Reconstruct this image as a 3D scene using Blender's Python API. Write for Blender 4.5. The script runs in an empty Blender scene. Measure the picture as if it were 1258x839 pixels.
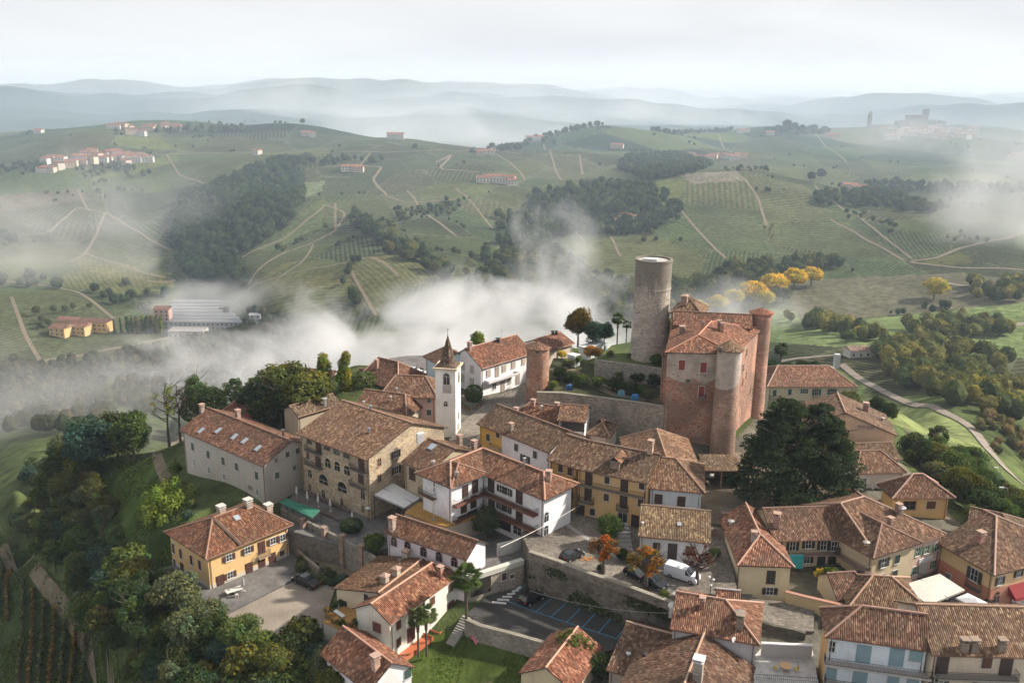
import bpy, bmesh, math, random
import numpy as np
from mathutils import Vector, Matrix, noise as mnoise
R = math.radians
rng = np.random.default_rng(7)
random.seed(7)
sc = bpy.context.scene
col = sc.collection

# ------------------------------------------------------------------ camera, sky, sun, exposure
F, CZ, ROLL = 1100.0, 76.0, 0.012
PIT = math.atan(307.5 / F)
SP, CP = math.sin(PIT), math.cos(PIT)
CAM = np.array([0.0, 0.0, CZ])
cam = bpy.data.cameras.new('camera')
camo = bpy.data.objects.new('camera', cam)
col.objects.link(camo)
sc.camera = camo
cam.sensor_width = 36.0
cam.sensor_fit = 'HORIZONTAL'
cam.lens = F / 1258 * 36
cam.clip_start = 1.0
cam.clip_end = 40000
_s, _c = math.sin(ROLL), math.cos(ROLL)
r_ = Vector((_c, _s * SP, _s * CP)); u_ = Vector((-_s, _c * SP, _c * CP)); b_ = Vector((0, -CP, SP))
M = Matrix((r_, u_, b_)).transposed().to_4x4()
M.translation = Vector((0, 0, CZ))
camo.matrix_world = M

HAZE_D = 0.00009
SUN_EL, SUN_AZ = 35.0, 78.0       # azimuth clockwise from +Y (the view direction)
sun = bpy.data.lights.new('sun', 'SUN')
sun.energy = 5.0
sun.angle = R(2.5)
sun.color = (1.0, 0.9, 0.78)
suno = bpy.data.objects.new('sun', sun)
col.objects.link(suno)
sd = Vector((math.sin(R(SUN_AZ)) * math.cos(R(SUN_EL)), math.cos(R(SUN_AZ)) * math.cos(R(SUN_EL)), math.sin(R(SUN_EL))))
suno.rotation_euler = (-sd).to_track_quat('-Z', 'Y').to_euler()

world = bpy.data.worlds.new('World')
sc.world = world
world.use_nodes = True
nt = world.node_tree
nt.nodes.clear()
_o = nt.nodes.new('ShaderNodeOutputWorld')
_b = nt.nodes.new('ShaderNodeBackground')
_sky = nt.nodes.new('ShaderNodeTexSky')
_sky.sky_type = 'NISHITA'
_sky.sun_disc = False
_sky.sun_elevation = R(SUN_EL)
_sky.sun_rotation = R(SUN_AZ)
_sky.altitude = 400
_sky.dust_density = 3.0
_tc = nt.nodes.new('ShaderNodeTexCoord')
_mp = nt.nodes.new('ShaderNodeMapping'); _mp.inputs['Scale'].default_value = (1.0, 1.0, 5.5)
_n1 = nt.nodes.new('ShaderNodeTexNoise'); _n1.inputs['Scale'].default_value = 2.6; _n1.inputs['Detail'].default_value = 7; _n1.inputs['Distortion'].default_value = .35
_rp = nt.nodes.new('ShaderNodeValToRGB')
_rp.color_ramp.elements[0].position = .30; _rp.color_ramp.elements[0].color = (6.1, 6.05, 6.2, 1)
_rp.color_ramp.elements[1].position = .66; _rp.color_ramp.elements[1].color = (7.6, 7.5, 7.45, 1)
_mx = nt.nodes.new('ShaderNodeMixRGB'); _mx.inputs['Fac'].default_value = .97
nt.links.new(_tc.outputs['Generated'], _mp.inputs['Vector'])
nt.links.new(_mp.outputs[0], _n1.inputs['Vector'])
nt.links.new(_n1.outputs['Fac'], _rp.inputs[0])
nt.links.new(_sky.outputs[0], _mx.inputs[1])
nt.links.new(_rp.outputs[0], _mx.inputs[2])
# overcast brightest ahead; sky behind the camera is dimmed to darken camera-facing walls
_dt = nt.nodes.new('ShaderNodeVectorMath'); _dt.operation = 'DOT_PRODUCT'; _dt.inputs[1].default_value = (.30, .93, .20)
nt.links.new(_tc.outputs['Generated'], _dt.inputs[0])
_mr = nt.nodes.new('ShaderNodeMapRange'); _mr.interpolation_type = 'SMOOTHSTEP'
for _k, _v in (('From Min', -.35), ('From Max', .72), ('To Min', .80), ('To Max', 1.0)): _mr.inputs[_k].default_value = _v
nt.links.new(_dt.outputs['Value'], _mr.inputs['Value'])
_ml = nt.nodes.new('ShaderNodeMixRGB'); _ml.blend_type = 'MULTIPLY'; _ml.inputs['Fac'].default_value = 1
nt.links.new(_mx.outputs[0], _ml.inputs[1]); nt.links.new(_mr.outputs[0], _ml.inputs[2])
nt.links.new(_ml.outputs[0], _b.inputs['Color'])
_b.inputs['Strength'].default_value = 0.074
nt.links.new(_b.outputs[0], _o.inputs['Surface'])

sc.view_settings.view_transform = 'Standard'
sc.view_settings.look = 'None'
sc.view_settings.exposure = 0.84
sc.view_settings.gamma = 1.0
sc.view_settings.use_curve_mapping = False
sc.render.engine = 'CYCLES'
sc.cycles.use_denoising = True
try:
    sc.cycles.denoiser = 'OPENIMAGEDENOISE'
except Exception:
    pass
sc.cycles.use_adaptive_sampling = True
sc.cycles.adaptive_threshold = 0.035
sc.cycles.volume_max_steps = 96
sc.cycles.max_bounces = 5
sc.cycles.diffuse_bounces = 2
sc.cycles.glossy_bounces = 2
sc.cycles.transmission_bounces = 3
sc.cycles.transparent_max_bounces = 12
sc.cycles.volume_bounces = 1
sc.cycles.caustics_reflective = False
sc.cycles.caustics_refractive = False

# ------------------------------------------------------------------ pixel of the photograph -> direction / point
def ray(px, py):
    dx, dy = px - 629.0, py - 419.5
    a, b = _c * dx + _s * dy, -_s * dx + _c * dy
    return np.array([a / F, CP - b / F * SP, -SP - b / F * CP])
def pz(px, py, z):
    d = ray(px, py)
    return CAM + d * ((z - CZ) / d[2])
def pD(px, py, D):
    d = ray(px, py)
    return CAM + d * (D / d[1])
def proj(P):
    P = np.asarray(P, float) - CAM
    x = P @ np.array(r_); y = P @ np.array(u_); z = -(P @ np.array(b_))
    return 629 + F * x / z, 419.5 - F * y / z
# ------------------------------------------------------------------ ground heights: control points (photo x, y, height) and (x, y, distance)
ZP = [  # village, x y z
 (650,740,0),(720,768,0),(775,792,0),(600,745,0),(700,790,-.3),(560,770,-1.5),(600,810,-2.4),(640,832,-2.4),(560,812,-3),
 (680,800,-1.5),(720,820,-1.5),(800,820,-1),(860,830,-1),(800,790,-.2),
 (330,735,-3),(262,732,-3.1),(215,700,-3.2),(375,735,-3),(400,775,-4.6),(300,765,-4),(350,700,-3),(400,690,-2.6),(450,700,-2.2),(500,700,-1.5),(430,820,-5),(480,835,-4.5),
 (400,632,-1.5),(450,645,-1.5),(340,625,-.6),(240,600,-1.6),(500,640,1),(560,640,3.5),
 (690,620,6.2),(700,670,4.5),(640,655,5),(760,640,6.2),(850,690,5),(790,720,4),(700,650,5.5),(850,730,3),(880,690,5.2),(880,640,6.6),(890,600,7),(880,720,3.6),
 (540,560,8),(575,520,9.4),(610,490,9.6),(650,475,9.8),(520,530,9),(470,500,9.4),(640,545,7.5),(700,560,7),(760,580,7),
 (500,450,10),(480,440,10),(530,442,10),(440,450,8.5),(400,470,5),(350,500,1.5),(300,520,-.5),(250,530,-2.5),
 (180,640,-6),(150,600,-8.5),(190,568,-4),(212,547,-4),(160,560,-7),(130,620,-12),(170,690,-8),(120,680,-17),(60,650,-24),(60,590,-22),(100,560,-18),(20,600,-32),
 (200,780,-16),(260,800,-12),(330,810,-8.5),(220,838,-17),(380,838,-7),(150,800,-24),(130,835,-27),(60,720,-30),(100,770,-29),(20,700,-33),(20,838,-33),(60,820,-31),
 (940,750,2.2),(930,770,2),(905,740,2.6),(980,780,3.5),(960,810,1.5),(1000,760,3),(1000,700,4.5),(1050,700,5),(960,690,4.5),(1100,735,1.8),(1160,720,1.8),(1200,740,1.8),(1250,738,1.8),(1258,800,2),(1000,838,2),(1100,838,2),
 (930,620,7),(1000,625,7),(960,590,7.4),(910,570,7.6),(1040,600,7),(1100,620,6.5),(1060,560,8),(1180,640,5),(1250,660,3),(1130,590,4),
 (1130,560,-4),(1180,590,-6),(1230,640,-4),(1250,600,-14),(1210,570,-15),(1150,535,-14),(1110,515,-13),(1180,540,-24),(1256,640,-6),
 (950,508,-3),(1040,508,-3),(1000,530,0),(1080,500,-8),
 (760,480,14),(700,480,14),(740,455,16.5),(720,430,17.5),(690,430,16.5),(800,440,19.5),(760,430,18.5),(820,470,14.5),(800,540,8),(850,560,7.6),(740,420,18.5),(700,415,16.5),(850,420,17.5),
]
DP = [  # far side, x y distance
 (0,450,560),(100,440,600),(200,430,620),(320,420,640),(0,400,660),(100,395,680),(200,400,700),(260,390,740),(0,335,800),(100,340,800),(200,350,790),(0,280,950),(100,290,940),(200,290,930),
 (0,230,1150),(100,220,1180),(200,230,1150),(0,190,1350),(120,172,1400),(250,165,1450),(0,171,1500),(100,159,1560),(200,154,1600),(330,151,1600),(380,154,1600),(420,168,1500),
 (300,330,770),(320,262,930),(330,212,1150),(250,312,850),(350,180,1400),
 (400,380,650),(330,370,690),(420,330,730),(480,330,720),(400,300,820),(350,290,870),(450,290,830),(540,345,700),(520,300,840),(480,380,640),
 (400,240,1060),(400,200,1250),(450,180,1400),(500,175,1450),(550,182,1500),(600,185,1500),(650,171,1650),(700,161,1750),(740,151,1800),(800,158,1700),
 (600,240,1100),(600,290,900),(560,260,1000),(640,230,1150),(700,220,1220),(640,330,770),(700,300,870),(720,330,770),(700,380,650),(600,380,650),
 (800,290,860),(780,250,1000),(830,232,1100),(870,214,1220),(930,214,1180),(1000,240,1080),(850,300,830),(950,280,900),(1000,300,850),(1100,320,780),(1150,325,760),(900,340,720),
 (1060,262,1000),(1150,275,930),(1200,300,860),(1258,300,860),
 (850,172,1650),(900,180,1700),(1000,190,1600),(1100,205,1500),(1200,205,1500),(1258,215,1350),(950,160,1950),(1040,160,2100),(1130,153,2300),(1200,158,2200),(1258,165,2100),
 (1000,400,560),(1100,380,620),(1200,380,620),(1050,350,690),(950,370,640),(1258,400,570),(1258,350,680),(1150,430,500),(1200,470,420),(1256,520,330),(1100,465,410),(1050,440,450),(960,430,480),(1140,500,330),(1210,510,320),
 (60,500,430),(0,540,350),(150,490,430),(40,560,300),(100,530,340),
 (-200,300,950),(-200,200,1350),(-200,450,600),(1450,300,900),(1450,450,560),(1450,200,1500),(-200,180,1500),
]
HP = [  # hidden from the camera, x distance z
 (600,225,0),(600,290,-42),(600,390,-80),(600,500,-100),(450,220,2),(450,280,-38),(420,390,-80),(450,500,-99),(300,210,-14),(300,270,-40),(300,380,-80),(250,480,-94),(200,215,-22),(200,280,-50),(180,360,-78),
 (750,215,8),(750,270,-34),(750,370,-78),(750,480,-99),(870,215,5),(870,270,-35),(880,360,-78),(900,440,-98),(980,250,-22),(990,330,-65),(1060,250,-30),(1060,310,-64),
 (120,240,-40),(50,230,-52),(0,210,-50),(-200,160,-50),(-200,300,-90),
 (1400,150,-4),(1400,220,-40),(1400,330,-90),(-200,80,-36),(200,60,-24),(629,60,-8),(1000,60,0),(1400,60,0),(629,80,-3),
 (0,2300,-60),(200,2300,-60),(400,2400,-70),(600,2300,-70),(800,2500,-60),(1000,2900,-70),(1250,3100,-60),(-200,2300,-60),(1450,2800,-60),(600,1750,-30),
 (-200,4300,20),(1450,4300,-10),(0,4300,45),(40,4200,68),(120,4500,30),(250,4700,36),(330,4700,66),(380,4700,84),(450,4800,76),(520,4700,72),(650,5000,68),(750,5000,58),(850,4800,40),(950,4700,20),(1100,5000,20),(1250,5400,40),(150,3400,-30),(500,3400,-20),(800,3500,-30),(1100,3900,-20),
 (0,6500,20),(300,6500,30),(600,6500,20),(900,6500,30),(1258,6500,30),(0,9500,30),(629,9500,55),(1258,9500,60),(-200,9500,30),(1450,9500,60),
]
_pts, _z = [], []
for x, y, z in ZP:
    p = pz(x, y, z); _pts.append((p[0], p[1])); _z.append(z)
for x, y, D in DP:
    p = pD(x, y, D); _pts.append((p[0], p[1])); _z.append(p[2])
for x, D, z in HP:
    _pts.append(((x - 629) / F / (CP) * D * .985, D)); _z.append(z)
_pts = np.array(_pts); _z = np.array(_z)
def _w(X, Y):
    Y = np.maximum(Y, 30.0)
    return np.stack([1.6 * X / Y, np.log(Y)], -1)
_cw = _w(_pts[:, 0], _pts[:, 1])
_d = np.sqrt(((_cw[:, None] - _cw[None]) ** 2).sum(-1) + .02 ** 2)
_NC = len(_z)
_A = np.zeros((_NC + 3, _NC + 3)); _A[:_NC, :_NC] = _d + np.eye(_NC) * -.004
_A[:_NC, _NC] = 1; _A[:_NC, _NC + 1:] = _cw; _A[_NC, :_NC] = 1; _A[_NC + 1:, :_NC] = _cw.T
_sol = np.linalg.solve(_A, np.concatenate([_z, [0, 0, 0]]))
def _vn(X, Y, s, seed):
    x, y = X / s + seed * 17.3, Y / s + seed * 7.7
    xi, yi = np.floor(x), np.floor(y); fx, fy = x - xi, y - yi
    fx, fy = fx * fx * (3 - 2 * fx), fy * fy * (3 - 2 * fy)
    def h(a, b):
        t = np.sin(a * 127.1 + b * 311.7 + seed) * 43758.5453
        return t - np.floor(t)
    return (h(xi, yi) * (1 - fx) + h(xi + 1, yi) * fx) * (1 - fy) + (h(xi, yi + 1) * (1 - fx) + h(xi + 1, yi + 1) * fx) * fy - .5
def H(X, Y, mesh=False):
    X = np.atleast_1d(np.asarray(X, float)); Y = np.atleast_1d(np.asarray(Y, float))
    sh = X.shape; X = X.ravel(); Y = Y.ravel(); out = np.empty(len(X))
    for i in range(0, len(X), 20000):
        w = _w(X[i:i + 20000], Y[i:i + 20000])
        d = np.sqrt(((w[:, None, 0] - _cw[None, :, 0]) ** 2 + (w[:, None, 1] - _cw[None, :, 1]) ** 2) + .02 ** 2)
        out[i:i + 20000] = d @ _sol[:_NC] + _sol[_NC] + w @ _sol[_NC + 1:]
    k = np.clip((Y - 350) / 500, 0, 1)
    out += k * (_vn(X, Y, 330, 8) * 22 + _vn(X, Y, 150, 1) * 20 + _vn(X, Y, 60, 2) * 4 + _vn(X, Y, 22, 3) * 1.6) + np.clip((Y - 2200) / 2000, 0, 1) * (_vn(X, Y, 1100, 4) * 100 + _vn(X, Y, 420, 5) * 80 + _vn(X, Y, 150, 6) * 28)
    return _cap(X, Y, out, mesh).reshape(sh)
def h1(x, y):
    return float(H(x, y)[0])
def inpoly(px, py, poly):
    c = np.zeros(px.shape, bool); j = len(poly) - 1
    for i in range(len(poly)):
        xi, yi = poly[i]; xj, yj = poly[j]
        if yi != yj:
            c ^= ((yi > py) != (yj > py)) & (px < (xj - xi) * (py - yi) / (yj - yi) + xi)
        j = i
    return c

# ------------------------------------------------------------------ level surfaces (squares, streets, terraces) cut into the slope
ZPZ = 6.5
PIAZ = [(650.5,677),(722,702),(826,740),(850,748),(885,770),(905,720),(888,655),(872,600),(905,560),(860,566),(800,640),(690,628),(664,600),(655,640),(640,655)]
SLABDATA = [
 ('piazza', PIAZ, ZPZ, 'cobbles', 9.5, 'rough_wall'),
 ('car_park', [(573,754),(600,730),(612,727),(646,722),(771,763),(775,790),(745,800),(700,806),(672,788),(640,779.5),(590,767)], .05, 'asphalt', 3.0),
 ('castle_square', [(860,640),(945,655),(990,640),(1052,636),(1050,590),(1000,560),(900,555),(855,590)], 6.9, 'earth', 3),
 ('street', [(548,548),(560,525),(585,505),(600,492),(650,468),(700,455),(700,480),(655,498),(640,512),(600,535),(583,556),(560,575)], 9.75, 'cobbles', 5),
 ('church_terrace', [(478,440),(500,437),(560,436),(572,460),(500,470),(470,455)], 10.3, 'paving', 5),
 ('narrow_street', [(878,650),(905,660),(925,735),(1000,742),(1000,775),(925,775),(905,760),(878,720)], 3.9, 'cobbles', 3),
 ('garden_terrace', [(345,624),(362,607),(372,600),(470,620),(500,632),(520,650),(470,676),(455,680),(350,650)], 1.6, 'paving', 5.5, 'rough_wall'),
 ('yard', [(200,698),(212,694),(300,656),(362,676),(372,706),(275,755)], -2.9, 'paving', 1.2),
 ('gravel_yard', [(275,757),(372,708),(395,716),(412,722),(404,745),(395,772),(330,790),(280,765)], -3.0, 'gravel', 1.2),
 ('lower_lane', [(355,668),(372,656),(455,690),(500,712),(470,745),(420,716)], -2.4, 'earth', 1.5),
 ('roof_terrace', [(497,629),(516,616),(560,636),(585,622),(594,632),(549,646),(530,642)], 6.9, 'floor_ochre', 4.5, 'plaster'),
 ('courtyard', [(578,711.5),(642,691),(652,678),(661,664),(600,640),(560,650),(573,690)], 3.6, 'paving', 4, 'plaster'),
 ('planted_balcony', [(397,762),(424,741),(441,752),(441,768),(426,776)], 1.0, 'floor_ochre', 7, 'plaster'),
 ('castle_garden', [(672.7,479.4),(740,488),(815,498.5),(822,466),(735,449),(700,440),(680,440),(672,458)], 15.0, 'shrub_ground', 9.5, 'stonework'),
 ('tower_platform', [(731,441.5),(816.5,452.7),(830,432),(800,416),(752,424)], 18.6, 'lawn', 5, 'stonework'),
]
SL = []
for _q in SLABDATA:
    _P = np.array([pz(*p, _q[2])[:2] for p in _q[1]]); SL.append((_P, _q[2], _q[0] in ('yard', 'gravel_yard', 'lower_lane', 'street', 'church_terrace', 'castle_square', 'narrow_street')))
def _cap(X, Y, Z, mesh):
    near = (Y < 300) & (np.abs(X) < 160)
    if not near.any(): return Z
    x, y, z = X[near], Y[near], Z[near].copy(); top = np.full(len(x), -999.0)
    for P_, zs, soft in sorted(SL, key=lambda q: not q[2]):
        ins = inpoly(x, y, P_); d = np.full(len(x), 1e9)
        for i in range(len(P_)):
            a, b = P_[i - 1], P_[i]; ab = b - a; t = np.clip(((x - a[0]) * ab[0] + (y - a[1]) * ab[1]) / (ab @ ab), 0, 1)
            d = np.minimum(d, np.hypot(x - a[0] - t * ab[0], y - a[1] - t * ab[1]))
        if soft: z = np.where(d < 12, np.maximum(z, zs - .3 - d * .45), z)
        z = np.minimum(z, np.where(ins, zs - .7, np.where(d < 14, zs - .25 + np.maximum(0, d - 1.2) * .55, 1e9)))
        top = np.where(ins, np.maximum(top, zs), top)
    if not mesh: z = np.where(top > -900, np.maximum(top, z), z)
    Z = Z.copy(); Z[near] = z; return Z
NV, NU = 900, 760
_U = np.linspace(-1.05, 1.05, NU); _V = np.log(55) + np.linspace(0, 1, NV) * (math.log(9500) - math.log(55))
_YY = np.repeat(np.exp(_V)[:, None], NU, 1); _XX = _YY * _U[None]
_ZZ = H(_XX, _YY, True)
_ZT = H(_XX[::2], _YY[::2]); _Vt = _V[::2]
H_exact = H
def H(X, Y, mesh=False):
    X = np.atleast_1d(np.asarray(X, float)); Y = np.maximum(np.atleast_1d(np.asarray(Y, float)), 56)
    u = np.clip((X / Y - _U[0]) / (_U[1] - _U[0]), 0, NU - 1.001); v = np.clip((np.log(Y) - _Vt[0]) / (_Vt[1] - _Vt[0]), 0, len(_Vt) - 1.001)
    i, j = u.astype(int), v.astype(int); a, b = u - i, v - j
    return (_ZT[j, i] * (1 - a) + _ZT[j, i + 1] * a) * (1 - b) + (_ZT[j + 1, i] * (1 - a) + _ZT[j + 1, i + 1] * a) * b
def hits(pix):
    """where the line of sight through each photo pixel first meets the ground"""
    if not len(pix): return []
    t = np.exp(np.linspace(math.log(70), math.log(9000), 1500))[None]; out = []
    D_ = np.array([ray(*p) for p in pix]); D_ = D_ / D_[:, 1:2]
    g = H((D_[:, :1] * t), np.repeat(t, len(pix), 0)); s = CZ + D_[:, 2:] * t - g
    neg = s < 0; i = np.where(neg.any(1), np.argmax(neg, 1), t.shape[1] - 1); i = np.maximum(i, 1); k = np.arange(len(pix))
    a = np.clip(s[k, i - 1] / (s[k, i - 1] - s[k, i] + 1e-9), 0, 1); D = t[0, i - 1] + (t[0, i] - t[0, i - 1]) * a
    x = D_[:, 0] * D; z = H(x, D)
    return [(x[q], D[q], z[q]) for q in range(len(pix))]
def G(px, py):
    return np.array(hits([(px, py)])[0])
# ------------------------------------------------------------------ materials
def newmat(name):
    m = bpy.data.materials.new(name); m.use_nodes = True
    n = m.node_tree.nodes; b = n['Principled BSDF']
    b.inputs['Specular IOR Level'].default_value = .25
    return m, m.node_tree, b
def N(t, k, **kw):
    n = t.nodes.new(k)
    for a, v in kw.items():
        if a in ('operation', 'blend_type', 'feature', 'attribute_name', 'attribute_type', 'noise_dimensions', 'data_type', 'distance', 'wave_type', 'bands_direction', 'clamp'):
            setattr(n, a, v)
        else:
            n.inputs[a.replace('_', ' ')].default_value = v
    return n
def L(t, a, b): t.links.new(a, b)
def math_(t, op, a, b=None, c=None, clamp=False):
    n = t.nodes.new('ShaderNodeMath'); n.operation = op; n.use_clamp = clamp
    for i, v in enumerate((a, b, c)):
        if v is None: continue
        if isinstance(v, (int, float)): n.inputs[i].default_value = v
        else: t.links.new(v, n.inputs[i])
    return n.outputs[0]
def mix(t, f, a, b, bt='MIX'):
    n = t.nodes.new('ShaderNodeMixRGB'); n.blend_type = bt
    for i, v in zip(('Fac', 'Color1', 'Color2'), (f, a, b)):
        if isinstance(v, (int, float)): n.inputs[i].default_value = v
        elif isinstance(v, tuple): n.inputs[i].default_value = v + (1,) if len(v) == 3 else v
        else: t.links.new(v, n.inputs[i])
    return n.outputs[0]
def ramp(t, f, *st):
    n = t.nodes.new('ShaderNodeValToRGB'); e = n.color_ramp.elements
    while len(e) < len(st): e.new(.5)
    for q, (p, c) in zip(e, st):
        q.position = p; q.color = (c + (1,)) if isinstance(c, tuple) else (c, c, c, 1)
    t.links.new(f, n.inputs[0]); return n.outputs[0]
def objcol(t): return t.nodes.new('ShaderNodeObjectInfo').outputs['Color']
def pos(t, loc=False):
    if loc: return t.nodes.new('ShaderNodeTexCoord').outputs['Object']
    return t.nodes.new('ShaderNodeNewGeometry').outputs['Position']
def noise(t, v, s, d=4, dist=0.0):
    n = N(t, 'ShaderNodeTexNoise', Scale=s, Detail=d, Distortion=dist); L(t, v, n.inputs['Vector']); return n.outputs['Fac']
def bump(t, b, h, s, d=.1):
    n = N(t, 'ShaderNodeBump', Strength=s, Distance=d); L(t, h, n.inputs['Height']); L(t, n.outputs[0], b.inputs['Normal'])
MAT = {}
def flat(name, c, rough=.7, metal=0, var=.0):
    m, t, b = newmat(name)
    if c is None:
        cc = objcol(t)
    else:
        cc = None
        b.inputs['Base Color'].default_value = c + (1,)
    f = noise(t, pos(t), 1.3, 3)
    base = cc if cc is not None else c
    L(t, mix(t, math_(t, 'MULTIPLY', f, .35), base, (.10, .09, .08), 'MIX'), b.inputs['Base Color'])
    b.inputs['Roughness'].default_value = rough; b.inputs['Metallic'].default_value = metal
    MAT[name] = m; return m
flat('paint', None, .6); flat('metal', None, .4, .6)
flat('dark_wood', (.035, .022, .016), .7); flat('iron', (.03, .03, .032), .5, .5); flat('rubber', (.02, .02, .02), .8)
flat('cloth', None, .9); flat('concrete', (.30, .29, .27), .9); flat('bark', (.09, .07, .055), .95); flat('skin', (.45, .27, .2), .6)
flat('copper', (.16, .075, .045), .5, .3)
m, t, b = newmat('glass'); b.inputs['Base Color'].default_value = (.02, .025, .03, 1); b.inputs['Roughness'].default_value = .08; b.inputs['Specular IOR Level'].default_value = .6; MAT['glass'] = m
m, t, b = newmat('car_paint'); L(t, objcol(t), b.inputs['Base Color']); b.inputs['Roughness'].default_value = .25; b.inputs['Coat Weight'].default_value = .6; MAT['car_paint'] = m
m, t, b = newmat('lamp_lens'); b.inputs['Base Color'].default_value = (.7, .7, .68, 1); b.inputs['Roughness'].default_value = .2; MAT['lamp_lens'] = m
m, t, b = newmat('tail_lens'); b.inputs['Base Color'].default_value = (.35, .02, .02, 1); b.inputs['Roughness'].default_value = .25; MAT['tail_lens'] = m

def plaster():
    m, t, b = newmat('plaster'); c = objcol(t); p = pos(t)
    big = noise(t, p, .35, 5, .6); fine = noise(t, p, 5.0, 4)
    mpn = N(t, 'ShaderNodeMapping'); mpn.inputs['Scale'].default_value = (1.0, 1.0, .2); L(t, p, mpn.inputs['Vector'])
    drip = noise(t, mpn.outputs[0], 1.0, 4)
    k = ramp(t, big, (.38, 0.0), (.72, 1.0)); k2 = ramp(t, drip, (.55, 0.0), (.8, 1.0))
    a = mix(t, math_(t, 'MULTIPLY', k, .30), c, (.34, .30, .25), 'MIX')
    a = mix(t, math_(t, 'MULTIPLY', k2, .26), a, (.16, .145, .125), 'MIX')
    a = mix(t, .22, a, ramp(t, fine, (.3, .55), (.7, 1.1)), 'MULTIPLY')
    L(t, a, b.inputs['Base Color']); b.inputs['Roughness'].default_value = .92
    bump(t, b, fine, .25, .03); MAT['plaster'] = m
plaster()
def stone():   # rough stone or brickwork, coloured per object
    m, t, b = newmat('stonework'); c = objcol(t); p = pos(t)
    mp = N(t, 'ShaderNodeMapping'); mp.inputs['Scale'].default_value = (1.4, 1.4, 2.6); L(t, p, mp.inputs['Vector'])
    v = N(t, 'ShaderNodeTexVoronoi', Scale=1.5); L(t, mp.outputs[0], v.inputs['Vector'])
    ve = N(t, 'ShaderNodeTexVoronoi', Scale=1.5, feature='DISTANCE_TO_EDGE'); L(t, mp.outputs[0], ve.inputs['Vector'])
    big = noise(t, p, .16, 6, .8); mid = noise(t, p, .8, 5)
    sx = t.nodes.new('ShaderNodeSeparateColor'); L(t, v.outputs['Color'], sx.inputs[0])
    a = mix(t, 1.0, c, ramp(t, sx.outputs[0], (0, .62), (1, 1.3)), 'MULTIPLY')
    a = mix(t, math_(t, 'MULTIPLY', ramp(t, mid, (.4, 0.0), (.65, 1.0)), .35), a, (.36, .31, .26))
    a = mix(t, math_(t, 'MULTIPLY', ramp(t, big, (.47, 0.0), (.68, 1.0)), .55), a, (.13, .115, .10))
    a = mix(t, ramp(t, ve.outputs['Distance'], (0, .5), (.07, 0.0)), a, (.18, .165, .15))
    L(t, a, b.inputs['Base Color']); b.inputs['Roughness'].default_value = .95
    bump(t, b, ve.outputs['Distance'], .5, .12); MAT['stonework'] = m
stone()
def castle_mat():  # brick below, pale render left above, putlog holes as modelled marks
    m, t, b = newmat('castle_brick'); c = objcol(t); p = pos(t)
    mp = N(t, 'ShaderNodeMapping'); mp.inputs['Scale'].default_value = (1.0, 1.0, 3.2); L(t, p, mp.inputs['Vector'])
    v = N(t, 'ShaderNodeTexVoronoi', Scale=2.2); L(t, mp.outputs[0], v.inputs['Vector'])
    big = noise(t, p, .14, 6, .7); mid = noise(t, p, .55, 6, .3); fine = noise(t, mp.outputs[0], 3.0, 4)
    sx = t.nodes.new('ShaderNodeSeparateColor'); L(t, v.outputs['Color'], sx.inputs[0])
    a = mix(t, 1.0, c, ramp(t, sx.outputs[0], (0, .6), (1, 1.35)), 'MULTIPLY')
    a = mix(t, math_(t, 'MULTIPLY', ramp(t, mid, (.42, 0.0), (.62, 1.0)), .55), a, (.44, .33, .25))
    a = mix(t, math_(t, 'MULTIPLY', ramp(t, big, (.42, 0.0), (.58, 1.0)), .62), a, (.17, .12, .095))
    a = mix(t, .6, a, ramp(t, fine, (.3, .6), (.7, 1.25)), 'MULTIPLY')
    sz = t.nodes.new('ShaderNodeSeparateXYZ'); L(t, p, sz.inputs[0])
    z = math_(t, 'ADD', sz.outputs[2], math_(t, 'MULTIPLY', math_(t, 'SUBTRACT', big, .5), 7.0))
    up = math_(t, 'MULTIPLY', math_(t, 'MULTIPLY', math_(t, 'GREATER_THAN', z, 21.6), math_(t, 'LESS_THAN', sz.outputs[1], 168.4)), .82)
    a = mix(t, up, a, mix(t, ramp(t, mid, (.35, 0.0), (.7, 1.0)), (.56, .50, .44), (.34, .29, .25)))
    L(t, a, b.inputs['Base Color']); b.inputs['Roughness'].default_value = .95
    bump(t, b, math_(t, 'ADD', fine, math_(t, 'MULTIPLY', sx.outputs[0], .8)), .8, .12); MAT['castle_brick'] = m
castle_mat()
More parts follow.
